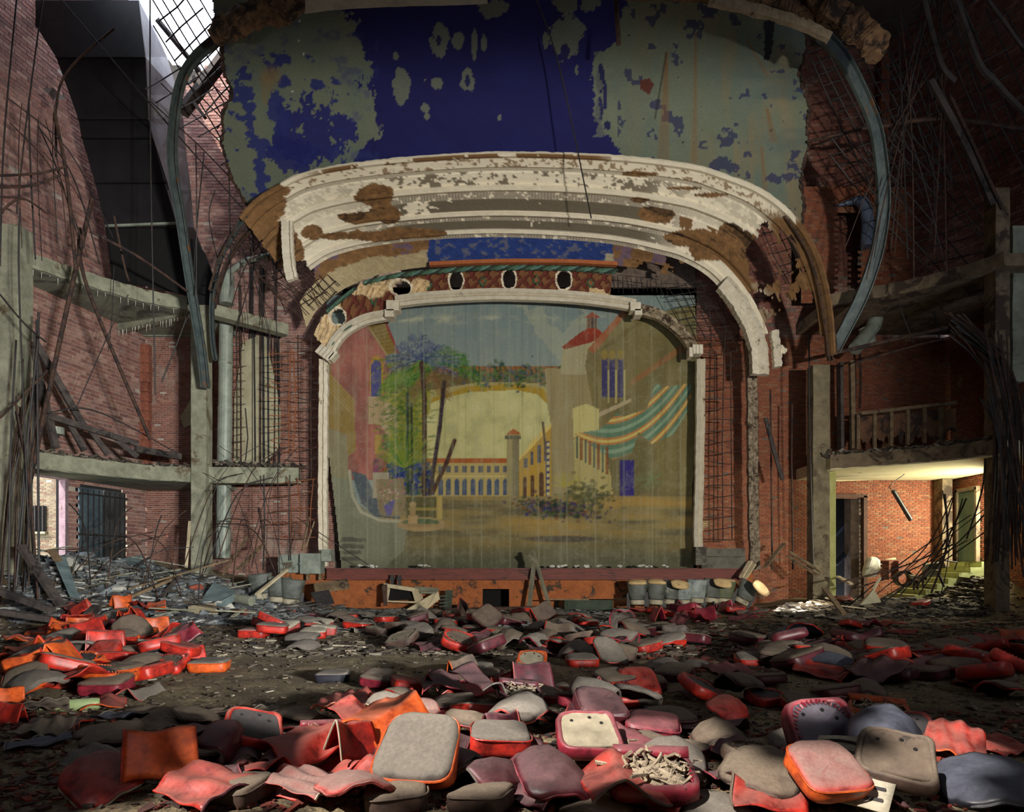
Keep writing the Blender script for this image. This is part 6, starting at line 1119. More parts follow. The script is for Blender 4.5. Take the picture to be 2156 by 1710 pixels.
def mk_cushion(col, topcol, v=0):
    r = root_for(('cushion', col, topcol, v), 'seat_cushion'); o = outline(28, .47, .45+.02*v); h = .115+.02*v
    ringmesh(o, [(.9, 0), (.98, .012), (1, .04), (1.015, h*.6), (1, h)], (True, False), .003, v).build('side_band', VC[col], r, True, True)
    ringmesh(o, [(1, h), (.97, h+.018), (.88, h+.03), (.65, h+.038), (.3, h+.04), (.05, h+.041)], (False, True), .004, v+3).build('top_cover', VC[topcol], r, True, True)
    q = MB(); c = [(x*1.012, y*1.012, h) for x, y in o]; q.tube(c+[c[0]], .008, 5); q.build('piping', VC[col], r, local=True)
    ringmesh(outline(28, .40, .38), [(1, -.004), (1, .006)]).build('bottom_board', MB_BOARD['dark'], r, local=True)
def mk_upturned(col, board, v=0):
    r = root_for(('upturned', col, board, v), 'upturned_cushion'); o = outline(28, .46, .44); h = .12
    ringmesh(o, [(.8, 0), (.95, .01), (1.02, .035), (1.03, .07), (1, h), (.93, h+.012), (.86, h+.004), (.8, h-.012)], (True, False), .004, v).build('side_band', VC[col], r, True, True)
    bq = ringmesh(outline(28, .395, .375), [(1, h-.03), (1, h-.004), (.98, h+.002)], (False, True), .002)
    bb = bq.build('base_board', MB_BOARD[board], r, local=True)
    for (x, y) in ((-.12, .1), (.02, .13), (.1, .07), (.06, -.12))[:3+v]:
        q = MB(); q.tube([(x, y, h+.0005), (x, y, h+.004)], .014, 8); q.build('screw_hole', MHOLE, bb, local=True)
    rr = random.Random(v+5)
    if v == 0:
        q = MB()
        for k in range(40): a = 6.283*k/40; q.box((math.cos(a)*.2, math.sin(a)*.19, h+.008), (.03, .012, .008+.008*rr.random()), Euler((rr.uniform(-.5, .5), rr.uniform(-.5, .5), a)).to_matrix())
        q.build('frayed_hem', VC[col], r, local=True)
def sheet(nx, ny, fn, th, name, mat, r):
    """solid sheet: fn(s,t)->point; both faces and rim"""
    q = MB(); top = []; S = []
    for j in range(ny+1):
        for i in range(nx+1): top.append(Vector(fn(i/nx, j/ny)))
    W = nx+1; nr = []
    for j in range(ny+1):
        for i in range(nx+1):
            a = top[j*W+min(i+1, nx)]-top[j*W+max(i-1, 0)]; b = top[min(j+1, ny)*W+i]-top[max(j-1, 0)*W+i]; c = a.cross(b); nr.append(c.normalized() if c.length > 1e-9 else Vector((0, 0, 1)))
    vs = top+[p-n*th for p, n in zip(top, nr)]; K = len(top); fs = []
    for j in range(ny):
        for i in range(nx):
            a = j*W+i; fs.append((a, a+1, a+W+1, a+W)); fs.append((a+K, a+W+K, a+W+1+K, a+1+K))
    rim = [i for i in range(nx+1)]+[j*W+nx for j in range(1, ny+1)]+[ny*W+i for i in range(nx-1, -1, -1)]+[j*W for j in range(ny-1, 0, -1)]
    for k in range(len(rim)): a, b = rim[k], rim[(k+1) % len(rim)]; fs.append((b, a, a+K, b+K))
    q.add(vs, fs); q.build(name, mat, r, True, True); return [top[i]-nr[i]*th*.5 for i in rim]
def mk_pad(col, edge, v=0):
    r = root_for(('pad', col, edge, v), 'back_pad'); w, l = .50, .52; bend = (.10, .16, .06, .20)[v % 4]
    def fn(s, t):
        x = (s-.5)*2; y = (t-.5)*2; wx = w/2*(1-.10*max(y, 0)**2)*(1-.22*abs(y)**9)
        return (x*wx, y*l/2*(1-.16*abs(x)**7), .03+bend*(1-x*x)*(.8+.2*math.cos(y))+.025*(1-y*y)+.006*math.sin(x*9+v)*math.cos(y*7))
    rim = sheet(16, 14, fn, .03, 'pad', VC[col], r); q = MB(); q.tube(rim+[rim[0]], .013, 5); q.build('edge_piping', VC[edge], r, local=True)
def mk_flap(col, edge, v=0):
    r = root_for(('flap', col, edge, v), 'vinyl_cover'); a0, a1, a2 = ((.9, .12, 3.), (.5, .25, 4.5), (1.5, .08, 2.), (.25, .18, 6.))[v % 4]
    def fn(s, t):
        x = (s-.5)*.50; y = (t-.5)*.56; z = .10*a0*max(0, .5-abs(s-.45-.15*t))*1.6+a1*.3*abs(t-.5)**1.6+.018*math.sin(a2*s*3+t*4)+.012*math.sin(t*11+s*5); return (x*(1-.12*t), y+.03*math.sin(s*5), z+.01)
    sheet(16, 14, fn, .008, 'cover', VC[col], r); e = [Vector(fn(i/16, 0)) for i in range(17)]; q = MB(); q.tube(e, .010, 5); q.build('hem', VC[edge], r, local=True)
def mk_stand(col, edge, v=0):
    r = root_for(('stand', col, edge, v), 'folded_cover')
    def fn(s, t):
        u = t-.5; k = math.radians(62); x = (s-.5)*.46*(1-.15*t); y = math.copysign(abs(u)**1.0, u)*.5*math.cos(k)*1.1; z = .30-.30*(abs(u)*2)**1.25; return (x, y+.03*math.sin(s*4), z+.012*math.sin(s*8+t*3)+.03*(s-.5)**2)
    sheet(14, 18, fn, .012, 'cover', VC[col], r)
    e = [Vector(fn(0, i/18)) for i in range(19)]; q = MB(); q.tube(e, .009, 5); q.build('hem', VC[edge], r, local=True)
def mk_torn(col, v=0):
    r = root_for(('torn', col, '', v), 'torn_cushion'); o = outline(26, .48, .44); rr = random.Random(v+9)
    ringmesh(o, [(.9, 0), (1, .02), (1.02, .06), (.98, .11), (.86, .12)], (True, False), .012, v).build('side_band', VC[col], r, True, True)
    q = MB()
    for k in range(46):
        a = rr.uniform(0, 6.28); rad = rr.uniform(0, .19); p = Vector((math.cos(a)*rad, math.sin(a)*rad, .09)); pts = [p]
        for _ in range(5): p = p+Vector((rr.uniform(-.07, .07), rr.uniform(-.07, .07), rr.uniform(-.02, .035))); p.z = max(.05, min(.19, p.z)); pts.append(p)
        q.tube(pts, rr.uniform(.004, .012), 4)
    ringmesh(outline(26, .42, .4), [(1, .07), (.6, .11), (.2, .12)], (True, True), .02, v).build('stuffing', MSTUFF, r, True, True)
    q.build('stuffing_fibres', MSTUFF, r, local=True, kind='stuff')
    def fn(s, t): return ((s-.5)*.44, .14+.2*t, .12+.05*math.sin(t*5)-.10*t*t)
    sheet(8, 6, fn, .008, 'loose_flap', VC[col], r)
def mk_ribbed(v=0):
    r = root_for(('ribbed', 'pale', '', v), 'plywood_panel')
    def fn(s, t): return ((s-.5)*.52, (t-.5)*.62, .03+.03*math.sin(s*3.14))
    sheet(12, 6, fn, .012, 'panel', VC['pale'], r)
    for k in range(6):
        q = MB(); y = (k-2.5)*.095; q.tube([(-.22+.44*i/8, y+.012*math.sin(i), .034+.03*math.sin((.08+.84*i/8)*3.14)) for i in range(9)], .012, 5); q.build('dark_rib', MB_BOARD['dark'], r, local=True)
def get(kind, a, b='', v=0):
    key = (kind, a, b, v)
    if key not in PROTO:
        {'cushion': lambda: mk_cushion(a, b, v), 'upturned': lambda: mk_upturned(a, b, v), 'pad': lambda: mk_pad(a, b, v), 'flap': lambda: mk_flap(a, b, v), 'stand': lambda: mk_stand(a, b, v), 'torn': lambda: mk_torn(a, v), 'ribbed': lambda: mk_ribbed(v)}[kind]()
        PROTO[key]['used'] = 0
    return PROTO[key]
def proto_pts(root):
    if 'pts' not in PC: PC['pts'] = {}
    k = root.name
    if k not in PC['pts']: PC['pts'][k] = np.concatenate([np.array([v.co[:] for v in c.data.vertices]) for c in root.children if c.type == 'MESH'])
    return PC['pts'][k]
PC = {}; PLACED = []; USED = set()
def put(key, x, y, yaw, pitch=0, roll=0, sc=1., label='', group=None, lift=None, cat=None):
    r = get(*key); pts = proto_pts(r) if r.name not in USED else proto_pts(r)
    rot = Euler((math.radians(pitch), math.radians(roll), math.radians(yaw))); R = np.array(rot.to_matrix()); w_ = (pts*sc) @ R.T
    if lift is None:
        near = sorted([p for p in PLACED if (p[0]-x)**2+(p[1]-y)**2 < (.36*sc)**2], key=lambda p: -p[2]); lift = min(.1, near[0][2]*.38) if near else 0
    z = fh(x, y)-w_[:, 2].min()-.012+lift; PLACED.append((x, y, min(.4, lift+(w_[:, 2].max()-w_[:, 2].min()))))
    if r.name not in USED: USED.add(r.name); o = r; o.location = (x, y, z); o.rotation_euler = rot; o.scale = (sc,)*3; o['label'] = label; o['group'] = group or 'torn out seat cushions'
    else:
        o = dup(r, (x, y, z), rot, label, group or 'torn out seat cushions', sc)
    if cat: o['category'] = cat
    else: o['category'] = {'seat_cushion': 'cushion', 'upturned_cushion': 'cushion', 'back_pad': 'seat back', 'vinyl_cover': 'vinyl cover', 'folded_cover': 'vinyl cover', 'torn_cushion': 'cushion', 'plywood_panel': 'panel'}[r.name.split('.')[0]]
    if 'used' in o: del o['used']
    return o
def putpx(key, px, py, yaw, pitch=0, roll=0, sc=1., label='', lift=None, h=0., group=None):
    Y = (ZE-h)*F/(py-HY); put(key, (px-CX)*Y/F, Y, yaw, pitch, roll, sc, label, group, lift)
HAND = [
 (('pad', 'red', 'pale', 2), 215, 1678, 55, 24, -18, 1.1, 'long red back pad with frayed pale edge in the lower left corner'),
 (('stand', 'orange', 'red', 0), 338, 1668, 28, 0, 0, 1.25, 'bright orange vinyl cover standing folded in front'),
 (('flap', 'grey', 'pink', 1), 212, 1622, 62, 12, -10, 1.0, 'layered grey and purple cover left of the standing orange one'),
 (('pad', 'maroon', 'grey', 3), 462, 1628, 20, 34, 40, .8, 'curled dark mauve strip right of the standing orange cover'),
 (('upturned', 'red', 'dark', 1), 531, 1606, 25, 26, 14, 1.05, 'red upturned cushion showing its black board, tilted at lower left'),
 (('flap', 'red', 'red', 0), 640, 1622, -35, 10, 14, 1.2, 'red vinyl sheet right of the upturned cushion with black board'),
 (('stand', 'red', 'pale', 0), 735, 1618, 60, 0, 10, 1.1, 'orange red folded cover with pale hem in the front left heap'),
 (('flap', 'orange', 'orange', 2), 815, 1585, -25, 18, 16, 1.35, 'wide orange vinyl sheet behind the folded red one'),
 (('cushion', 'orange', 'grey', 0), 888, 1668, -12, 42, 0, 1.25, 'large mauve grey cushion with torn orange rim standing in front'),
 (('pad', 'pink', 'pink', 0), 745, 1702, 30, -8, 6, 1.15, 'dusty pink back pad at the bottom left of centre'),
 (('flap', 'pink', 'pale', 3), 655, 1688, 62, 8, 0, 1.0, 'pale pink torn cover beside the bottom pink pad'),
 (('flap', 'red', 'maroon', 1), 440, 1692, 58, 6, -10, 1.2, 'dark red cover in shade below the standing orange one'),
 (('cushion', 'red', 'grey', 1), 1050, 1600, 8, 6, 4, 1.08, 'clean edged red seat cushion with dusty grey top, front centre'),
 (('upturned', 'crimson', 'grey', 1), 1238, 1610, 4, 30, 0, 1.15, 'pale upturned board with four holes standing front right of centre'),
 (('pad', 'grey', 'pink', 1), 1090, 1540, -28, 6, -8, 1.35, 'large draped grey back pad with pink rim in the centre foreground'),
 (('pad', 'brown', 'red', 0), 990, 1558, 70, 8, 4, 1.05, 'brown grey pad with red rim left of the large draped one'),
 (('stand', 'maroon', 'pink', 0), 1118, 1468, 18, 0, 0, 1.3, 'maroon hood like pad arching over a frayed lining'),
 (('torn', 'maroon', '', 0), 1092, 1500, 10, 14, 8, 1.1, 'torn cushion with pale frayed stuffing under the maroon hood'),
 (('pad', 'grey', 'grey', 3), 1248, 1508, 60, 10, 12, 1.15, 'rolled dusty grey pad right of the maroon hood'),
 (('cushion', 'maroon', 'maroon', 0), 1258, 1550, 15, 22, 8, 1.05, 'creased dark maroon cushion below the rolled grey pad'),
 (('cushion', 'crimson', 'crimson', 1), 1372, 1556, -10, 8, 6, 1.08, 'rounded crimson cushion sprinkled with grit'),
 (('cushion', 'crimson', 'brown', 0), 1408, 1532, 10, 6, 0, 1.05, 'crimson and brown cushion behind the gritty crimson one'),
 (('upturned', 'red', 'dark', 0), 1318, 1488, 18, 16, 6, 1.12, 'orange red upturned cushion with ragged black board'),
 (('cushion', 'red', 'red', 0), 1342, 1470, 8, 38, 0, 1.05, 'orange red cushion standing behind the ragged upturned one'),
 (('upturned', 'red', 'dark', 1), 1470, 1484, 30, 22, 20, 1.1, 'orange red cushion with its black underside toward the right stage'),
 (('pad', 'red', 'grey', 2), 1530, 1520, -42, 18, 30, .9, 'red bar like pad with bluish end sloping right'),
 (('pad', 'maroon', 'crimson', 0), 1162, 1688, 20, 20, 10, 1.25, 'large shiny dark maroon pad at the bottom centre'),
 (('pad', 'grey', 'grey', 0), 1412, 1646, -14, 18, 4, 1.25, 'cracked grey back pad right of the board with four holes'),
 (('torn', 'crimson', '', 1), 1372, 1692, -8, 12, 0, 1.25, 'crimson torn cushion spilling black stuffing at the bottom'),
 (('flap', 'crimson', 'grey', 0), 1330, 1600, 30, 8, 4, 1.2, 'dusty mauve cover between the gritty cushion and the four hole board'),
 (('pad', 'brown', 'grey', 1), 1515, 1582, -5, 6, 0, 1.15, 'fan creased brown grey pad in the right foreground'),
 (('upturned', 'red', 'dark', 0), 1612, 1482, 12, 8, 0, 1.0, 'red upturned cushion with furrowed black board, right of centre'),
 (('cushion', 'red', 'brown', 0), 1700, 1500, -4, 4, 0, 1.15, 'low red cushion right of the furrowed upturned one'),
 (('pad', 'pink', 'grey', 3), 1770, 1502, -50, 10, 8, .9, 'small pink flap behind the burnt round cushion'),
 (('torn', 'orange', '', 0), 1850, 1522, -18, 6, 4, 1.3, 'burnt round cushion with an orange strip folded over it'),
 (('upturned', 'red', 'dark', 1), 1905, 1562, -14, 16, 0, 1.2, 'red upturned cushion with slatted black board at right'),
 (('flap', 'red', 'orange', 3), 2010, 1598, -32, 20, 8, 1.1, 'orange red leaf shaped cover at the right'),
 (('upturned', 'crimson', 'purple', 0), 1722, 1612, 6, 52, 0, 1.3, 'standing purple grey board with magenta frayed rim'),
 (('pad', 'black', 'grey', 1), 1862, 1640, -22, 28, 10, 1.35, 'dark shiny purple back pad right of the magenta rimmed board'),
 (('pad', 'black', 'black', 2), 2085, 1680, -20, 12, -6, 1.6, 'big blue black leatherette pad in the lower right corner'),
 (('ribbed', 'pale', '', 0), 1792, 1690, -38, 26, 0, 1.15, 'pale ribbed plywood panel in the bottom right'),
 (('cushion', 'orange', 'pink', 0), 1732, 1708, 12, 30, 0, 1.0, 'rounded orange cushion cut by the bottom edge at right'),
 (('upturned', 'brown', 'brown', 1), 1885, 1690, -26, 34, 6, 1.1, 'brown upturned board with one black hole beside the ribbed panel'),
 (('pad', 'brown', 'brown', 2), 1604, 1682, -30, 16, 8, 1.25, 'smooth dark brown panel left of the ribbed plywood'),
 (('flap', 'maroon', 'pale', 1), 1598, 1636, 40, 14, 0, 1.2, 'curled maroon cover with white cut edge'),
 (('pad', 'grey', 'grey', 2), 1505, 1706, 0, 4, 0, 1.05, 'smooth pale grey pad on the bottom edge right of centre'),
 (('flap', 'red', 'red', 3), 2110, 1580, 10, 4, 0, 1.2, 'flat red vinyl ring near the right edge'),
 (('upturned', 'brown', 'brown', 0), 1590, 1655, 30, 10, 4, 1.0, 'brown cushion shaded under the curled maroon cover'),
 (('flap', 'red', 'brown', 2), 1300, 1704, 10, 6, 0, 1.2, 'dark red cover at the bottom edge below the torn crimson cushion'),
 (('pad', 'grey', 'pale', 1), 822, 1522, 40, 10, 14, 1.15, 'grey arched back pad with pale rim left of centre'),
 (('cushion', 'red', 'pink', 0), 880, 1532, 12, 14, 0, .9, 'pink topped red cushion beside the grey arched pad'),
 (('flap', 'maroon', 'crimson', 0), 930, 1468, 15, 10, 0, 1.25, 'purple maroon cover lying under the pale edged sheet'),
 (('cushion', 'red', 'red', 1), 856, 1456, 25, 4, 14, .95, 'coral red pair of vinyl boxes on the shaded floor'),
 (('stand', 'brown', 'orange', 0), 975, 1446, 48, 0, -10, 1.15, 'brown sheet with pale orange edge leaning toward the crinkled cushion'),
 (('cushion', 'grey', 'grey', 1), 994, 1424, -14, 0, 0, 1.12, 'crinkled pale grey cushion lying alone above the centre heap'),
 (('cushion', 'black', 'grey', 0), 702, 1432, 4, 0, 0, 1.05, 'dark grey pillow lying alone on the bare earth'),
 (('flap', 'red', 'orange', 3), 722, 1506, 4, 4, 0, 1.3, 'rust red sheet at the edge of the bare earth'),
 (('flap', 'maroon', 'grey', 2), 1010, 1500, 50, 20, 20, 1.3, 'dark red folded cover left of the maroon hood'),
 (('torn', 'crimson', '', 0), 678, 1566, 10, 6, 0, 1.0, 'cushion burst open to stringy pale stuffing at left'),
 (('flap', 'red', 'red', 2), 752, 1552, 50, 20, 10, 1.0, 'red strip beside the cushion burst to stringy stuffing'),
 (('upturned', 'orange', 'grey', 0), 1120, 1412, -8, 30, 4, .95, 'bright orange upturned cushion with grey board in the centre'),
 (('pad', 'grey', 'crimson', 1), 1214, 1384, -12, 12, 0, 1.2, 'arched grey pad with maroon rim on the central heap'),
 (('cushion', 'red', 'grey', 0), 1224, 1402, 4, 4, 0, 1.0, 'cushion with a bright red band under the arched grey pad'),
 (('pad', 'grey', 'red', 2), 1282, 1398, 28, 40, 10, 1.1, 'grey panel with red edge leaning right on the central heap'),
 (('pad', 'grey', 'maroon', 0), 1400, 1420, -18, 8, 6, 1.2, 'grey arched pad lying alone right of the central heap'),
 (('flap', 'crimson', 'maroon', 3), 1540, 1420, 4, 4, 0, 1.25, 'flat maroon sheet on the right of the middle aisle'),
 (('pad', 'grey', 'red', 2), 1468, 1404, 5, 4, 0, 1.05, 'flat grey pad with a red rim behind the maroon sheet'),
 (('cushion', 'brown', 'brown', 1), 1642, 1404, -22, 6, 6, 1.25, 'dark square cushion right of the middle aisle'),
 (('cushion', 'red', 'grey', 0), 1580, 1402, 0, 8, 0, .95, 'red edged cushion left of the dark square one'),
 (('upturned', 'red', 'brown', 0), 356, 1416, -4, 18, 0, 1.1, 'red cushion with dark ragged top at the end of the left heap'),
 (('cushion', 'orange', 'grey', 0), 442, 1412, 4, 0, 0, 1.12, 'orange cushion with grey top at the right end of the left heap'),
 (('cushion', 'red', 'red', 0), 280, 1394, 8, 14, 4, 1.05, 'plump red cushion in the middle of the left heap'),
 (('stand', 'orange', 'orange', 0), 270, 1370, 10, 0, 0, .95, 'orange folded cover above the plump red cushion'),
 (('stand', 'grey', 'grey', 0), 330, 1396, 30, 0, 0, 1.2, 'grey tent shaped cover right of the plump red cushion'),
 (('upturned', 'orange', 'dark', 0), 172, 1422, -28, 18, 8, 1.15, 'orange upturned cushion with black board in the left heap'),
 (('pad', 'red', 'red', 2), 126, 1444, 4, 6, 0, 1.25, 'long glossy red pad at the front of the left heap'),
 (('pad', 'brown', 'grey', 2), 32, 1456, 6, 14, 0, 1.3, 'big brown grey pad at the left edge of the picture'),
 (('cushion', 'crimson', 'brown', 1), 228, 1458, 6, 6, 0, 1.2, 'dark topped crimson cushion at the front of the left heap'),
 (('upturned', 'orange', 'dark', 1), 152, 1372, -12, 16, 0, 1.15, 'orange rimmed open cushion toward the back of the left heap'),
 (('pad', 'brown', 'red', 0), 242, 1410, -16, 6, 0, 1.1, 'brown flat pad with red rim right of the orange upturned cushion'),
 (('flap', 'red', 'orange', 0), 222, 1486, 26, 4, 0, 1.1, 'flame red leaf shaped cover beside the green bottle'),
 (('flap', 'grey', 'pink', 2), 300, 1466, -12, 2, 0, 1.0, 'pale grey scrap on the earth right of the left heap'),
 (('stand', 'orange', 'red', 0), 20, 1484, 30, 0, 0, .8, 'small orange folded cover at the left edge'),
 (('stand', 'red', 'red', 0), 26, 1522, -10, 0, 0, .8, 'small red folded cover at the left edge, lower one'),
 (('flap', 'red', 'pale', 3), 96, 1552, 30, 2, 0, 1.2, 'thin red strip on the dark floor at left'),
 (('stand', 'red', 'red', 0), 405, 1392, 40, 0, 0, .8, 'low red folded cover behind the orange cushion with grey top'),
 (('cushion', 'crimson', 'crimson', 0), 366, 1376, 10, 10, 0, .9, 'crimson block behind the grey tent shaped cover'),
 (('cushion', 'red', 'pink', 1), 536, 1342, 4, 2, 0, 1.2, 'dusty pink topped cushion in the small heap before the rubble, left one'),
 (('cushion', 'pink', 'pale', 1), 602, 1334, -12, 14, 0, 1.2, 'pale dusty cushion in the small heap before the rubble, middle one'),
 (('cushion', 'red', 'pale', 0), 660, 1344, 8, 6, 0, 1.15, 'red sided cushion in the small heap before the rubble, right one'),
 (('pad', 'grey', 'grey', 0), 638, 1368, -10, 6, 0, 1.15, 'pale grey arched pad at the front of the small heap'),
 (('flap', 'maroon', 'crimson', 1), 655, 1302, 20, 6, 0, 1.3, 'purple cover at the back of the small heap'),
 (('cushion', 'red', 'grey', 0), 735, 1302, 0, 2, 0, 1.1, 'small bright red cushion below the cabinet'),
 (('cushion', 'red', 'grey', 1), 880, 1318, 0, 4, 0, 1.1, 'red sided cushion alone left of the central heap'),
]
KINDTXT = {'cushion': 'cushion', 'upturned': 'upturned cushion', 'pad': 'back pad', 'flap': 'vinyl cover', 'stand': 'folded cover', 'torn': 'burst cushion'}
def scatter(n, poly, kinds, where, seed, tilt=14, sc=(.9, 1.15), mind=.30):
    rr = random.Random(seed); xs = [p[0] for p in poly]; ys = [p[1] for p in poly]; done = 0; tries = 0; pts = []
    while done < n and tries < n*60:
        tries += 1; px = rr.uniform(min(xs), max(xs)); py = rr.uniform(min(ys), max(ys)); ins = False
        for i in range(len(poly)):
            (x1, y1), (x2, y2) = poly[i], poly[(i+1) % len(poly)]
            if (y1 > py) != (y2 > py) and px < (x2-x1)*(py-y1)/(y2-y1)+x1: ins = not ins
        if not ins: continue
        Y = ZE*F/(py-HY); X = (px-CX)*Y/F
        if any((X-a)**2+(Y-b)**2 < mind**2 for a, b in pts): continue
        pts.append((X, Y)); key = rr.choice(kinds); t = tilt*(2.2 if rr.random() < .2 else 1); done += 1
        lab = '%s %s %s' % ({'red': 'red', 'orange': 'orange', 'crimson': 'crimson', 'maroon': 'dark maroon', 'grey': 'dust grey', 'brown': 'brown grey', 'black': 'black', 'pink': 'dusty pink', 'pale': 'pale'}[key[1]], KINDTXT[key[0]], where)
        put(key, X, Y, rr.uniform(-180, 180) if key[0] != 'cushion' else rr.uniform(-40, 40), rr.uniform(-t, t), rr.uniform(-t, t), rr.uniform(*sc), lab, lab.replace(' in ', 's in ', 1) if 0 else 'seat parts '+where)
scatter(34, [(430, 1600), (900, 1590), (1320, 1580), (1700, 1600), (1900, 1640), (1900, 1708), (430, 1708)], [('flap', 'maroon', 'crimson', 0), ('flap', 'red', 'brown', 2), ('cushion', 'brown', 'brown', 1), ('pad', 'brown', 'brown', 2), ('pad', 'maroon', 'grey', 3), ('cushion', 'maroon', 'brown', 0), ('flap', 'brown', 'grey', 1)], 'wedged low in the front heap', 41, 9, (.66, .8), .3)
scatter(30, [(760, 1440), (900, 1435), (1100, 1430), (1250, 1455), (1240, 1560), (900, 1580), (720, 1540)], [('flap', 'maroon', 'crimson', 0), ('flap', 'red', 'red', 2), ('cushion', 'red', 'brown', 0), ('pad', 'brown', 'red', 0), ('stand', 'maroon', 'pink', 0), ('cushion', 'crimson', 'brown', 1)], 'in the shaded middle of the front heap', 40, 12, (.66, .8), .3)
for (key, px, py, yaw, pi_, ro, sc, lab) in HAND: putpx(key, px, py, yaw, pi_, ro, sc*(.90 if py <= 1430 else .72 if key[0] in ('pad', 'flap', 'stand') else .8), lab)
G = [('pad', 'grey', 'grey', 0), ('pad', 'grey', 'red', 2), ('flap', 'grey', 'grey', 3), ('pad', 'brown', 'grey', 1), ('cushion', 'red', 'grey', 0)]
scatter(58, [(800, 1330), (960, 1300), (1200, 1298), (1440, 1325), (1500, 1370), (1300, 1400), (1000, 1395), (800, 1365)], [('pad', 'brown', 'red', 0), ('pad', 'grey', 'red', 2), ('pad', 'brown', 'grey', 1), ('cushion', 'red', 'brown', 0), ('upturned', 'brown', 'grey', 1), ('cushion', 'maroon', 'brown', 1), ('pad', 'grey', 'crimson', 1), ('flap', 'maroon', 'crimson', 1), ('upturned', 'red', 'brown', 0), ('stand', 'brown', 'red', 0), ('cushion', 'grey', 'grey', 0)], 'in the central heap before the stage', 31, 20, (.95, 1.2), .26)
scatter(46, [(690, 1298), (1300, 1292), (1380, 1312), (900, 1330), (690, 1340)], G+[('flap', 'grey', 'pale', 1)], 'lying flat below the stage', 32, 6, (.95, 1.25), .3)
scatter(26, [(1330, 1292), (1560, 1276), (1600, 1300), (1560, 1325), (1380, 1310)], [('cushion', 'red', 'crimson', 0), ('cushion', 'crimson', 'crimson', 1), ('flap', 'crimson', 'red', 1), ('stand', 'crimson', 'red', 0), ('pad', 'grey', 'crimson', 2), ('flap', 'red', 'red', 0), ('pad', 'grey', 'grey', 0)], 'in the cluster by the seats', 33, 12, (.95, 1.2), .3)
scatter(44, [(1560, 1350), (1700, 1345), (1960, 1385), (2000, 1440), (1800, 1440), (1580, 1395)], [('cushion', 'maroon', 'brown', 0), ('cushion', 'red', 'brown', 0), ('pad', 'black', 'red', 2), ('pad', 'brown', 'grey', 0), ('flap', 'maroon', 'red', 1), ('flap', 'red', 'orange', 3), ('upturned', 'maroon', 'dark', 0), ('pad', 'brown', 'brown', 2)], 'in the dim row on the right', 34, 14, (.95, 1.2), .28)
scatter(20, [(1980, 1370), (2150, 1340), (2156, 1480), (2020, 1470)], [('cushion', 'red', 'brown', 0), ('flap', 'red', 'red', 2), ('pad', 'brown', 'red', 0), ('upturned', 'red', 'dark', 0), ('flap', 'orange', 'red', 1)], 'in the dark right corner', 35, 14, (.9, 1.2), .3)
scatter(16, [(1600, 1285), (1960, 1275), (1980, 1330), (1620, 1340)], [('flap', 'red', 'red', 0), ('flap', 'crimson', 'grey', 2), ('cushion', 'red', 'red', 0), ('pad', 'grey', 'grey', 2)], 'before the right column', 36, 10, (.8, 1.1), .35)
scatter(62, [(0, 1380), (60, 1330), (250, 1318), (380, 1350), (390, 1400), (300, 1440), (130, 1470), (0, 1470)], [('cushion', 'red', 'brown', 0), ('cushion', 'orange', 'brown', 0), ('flap', 'red', 'orange', 0), ('flap', 'orange', 'red', 1), ('upturned', 'orange', 'dark', 0), ('pad', 'brown', 'red', 0), ('pad', 'maroon', 'crimson', 2), ('stand', 'orange', 'red', 0), ('stand', 'red', 'red', 0), ('flap', 'crimson', 'red', 2), ('pad', 'grey', 'grey', 0), ('cushion', 'red', 'red', 0)], 'in the left heap of red seats', 37, 18, (.85, 1.15), .25)
scatter(24, [(120, 1312), (330, 1308), (345, 1335), (160, 1340)], [('stand', 'red', 'orange', 0), ('flap', 'orange', 'red', 1), ('flap', 'red', 'red', 0), ('stand', 'orange', 'red', 0), ('pad', 'grey', 'grey', 2)], 'behind the left heap by the rubble', 38, 16, (.8, 1.1), .3)
scatter(8, [(520, 1318), (700, 1308), (690, 1352), (540, 1356)], [('cushion', 'pink', 'pale', 1), ('cushion', 'red', 'grey', 0), ('pad', 'grey', 'grey', 0)], 'in the small heap before the rubble', 39, 12, (1, 1.2), .3)
scatter(14, [(1260, 1430), (1700, 1440), (1960, 1500), (1700, 1600), (1300, 1530)], [('flap', 'maroon', 'crimson', 0), ('pad', 'brown', 'grey', 1), ('cushion', 'maroon', 'brown', 0), ('pad', 'grey', 'grey', 0)], 'in the shade of the right foreground', 42, 14, (.75, .9), .35)
scatter(22, [(60, 1500), (380, 1500), (640, 1500), (640, 1560), (300, 1600), (60, 1580)], [('flap', 'brown', 'grey', 3), ('flap', 'black', 'grey', 1), ('flap', 'maroon', 'red', 0), ('pad', 'brown', 'brown', 2)], 'in the dark hollow at left', 43, 8, (.65, .85), .3)
# green bottle
t = thing('glass_bottle', 'pale green bottle lying at the foot of the left heap', 'bottle', (0, 0, 0)); prof = [(0, 0), (.035, 0), (.04, .02), (.04, .19), (.018, .25), (.014, .33), (.018, .335)]; q = MB(); n = 14; vs = []
for r_, z in prof:
    for k in range(n): vs.append((r_*math.cos(6.283*k/n), r_*math.sin(6.283*k/n), z))
q.add(vs, [(i*n+k, i*n+(k+1) % n, (i+1)*n+(k+1) % n, (i+1)*n+k) for i in range(len(prof)-1) for k in range(n)]); q.build('bottle_body', simple('bottle_green', (120, 140, 96), (156, 172, 124), 6, .35), t, True, True); Y = ZE*F/(1490-HY); t.location = ((210-CX)*Y/F, Y, fh((210-CX)*Y/F, Y)+.05); t.rotation_euler = (1.57, 0, -1.1); t.scale = (1.5,)*3
q = MB(); q.tube([(0, 0, .325), (0, 0, .345)], .017, 10); q.build('cap', M['dark'], t, local=True)
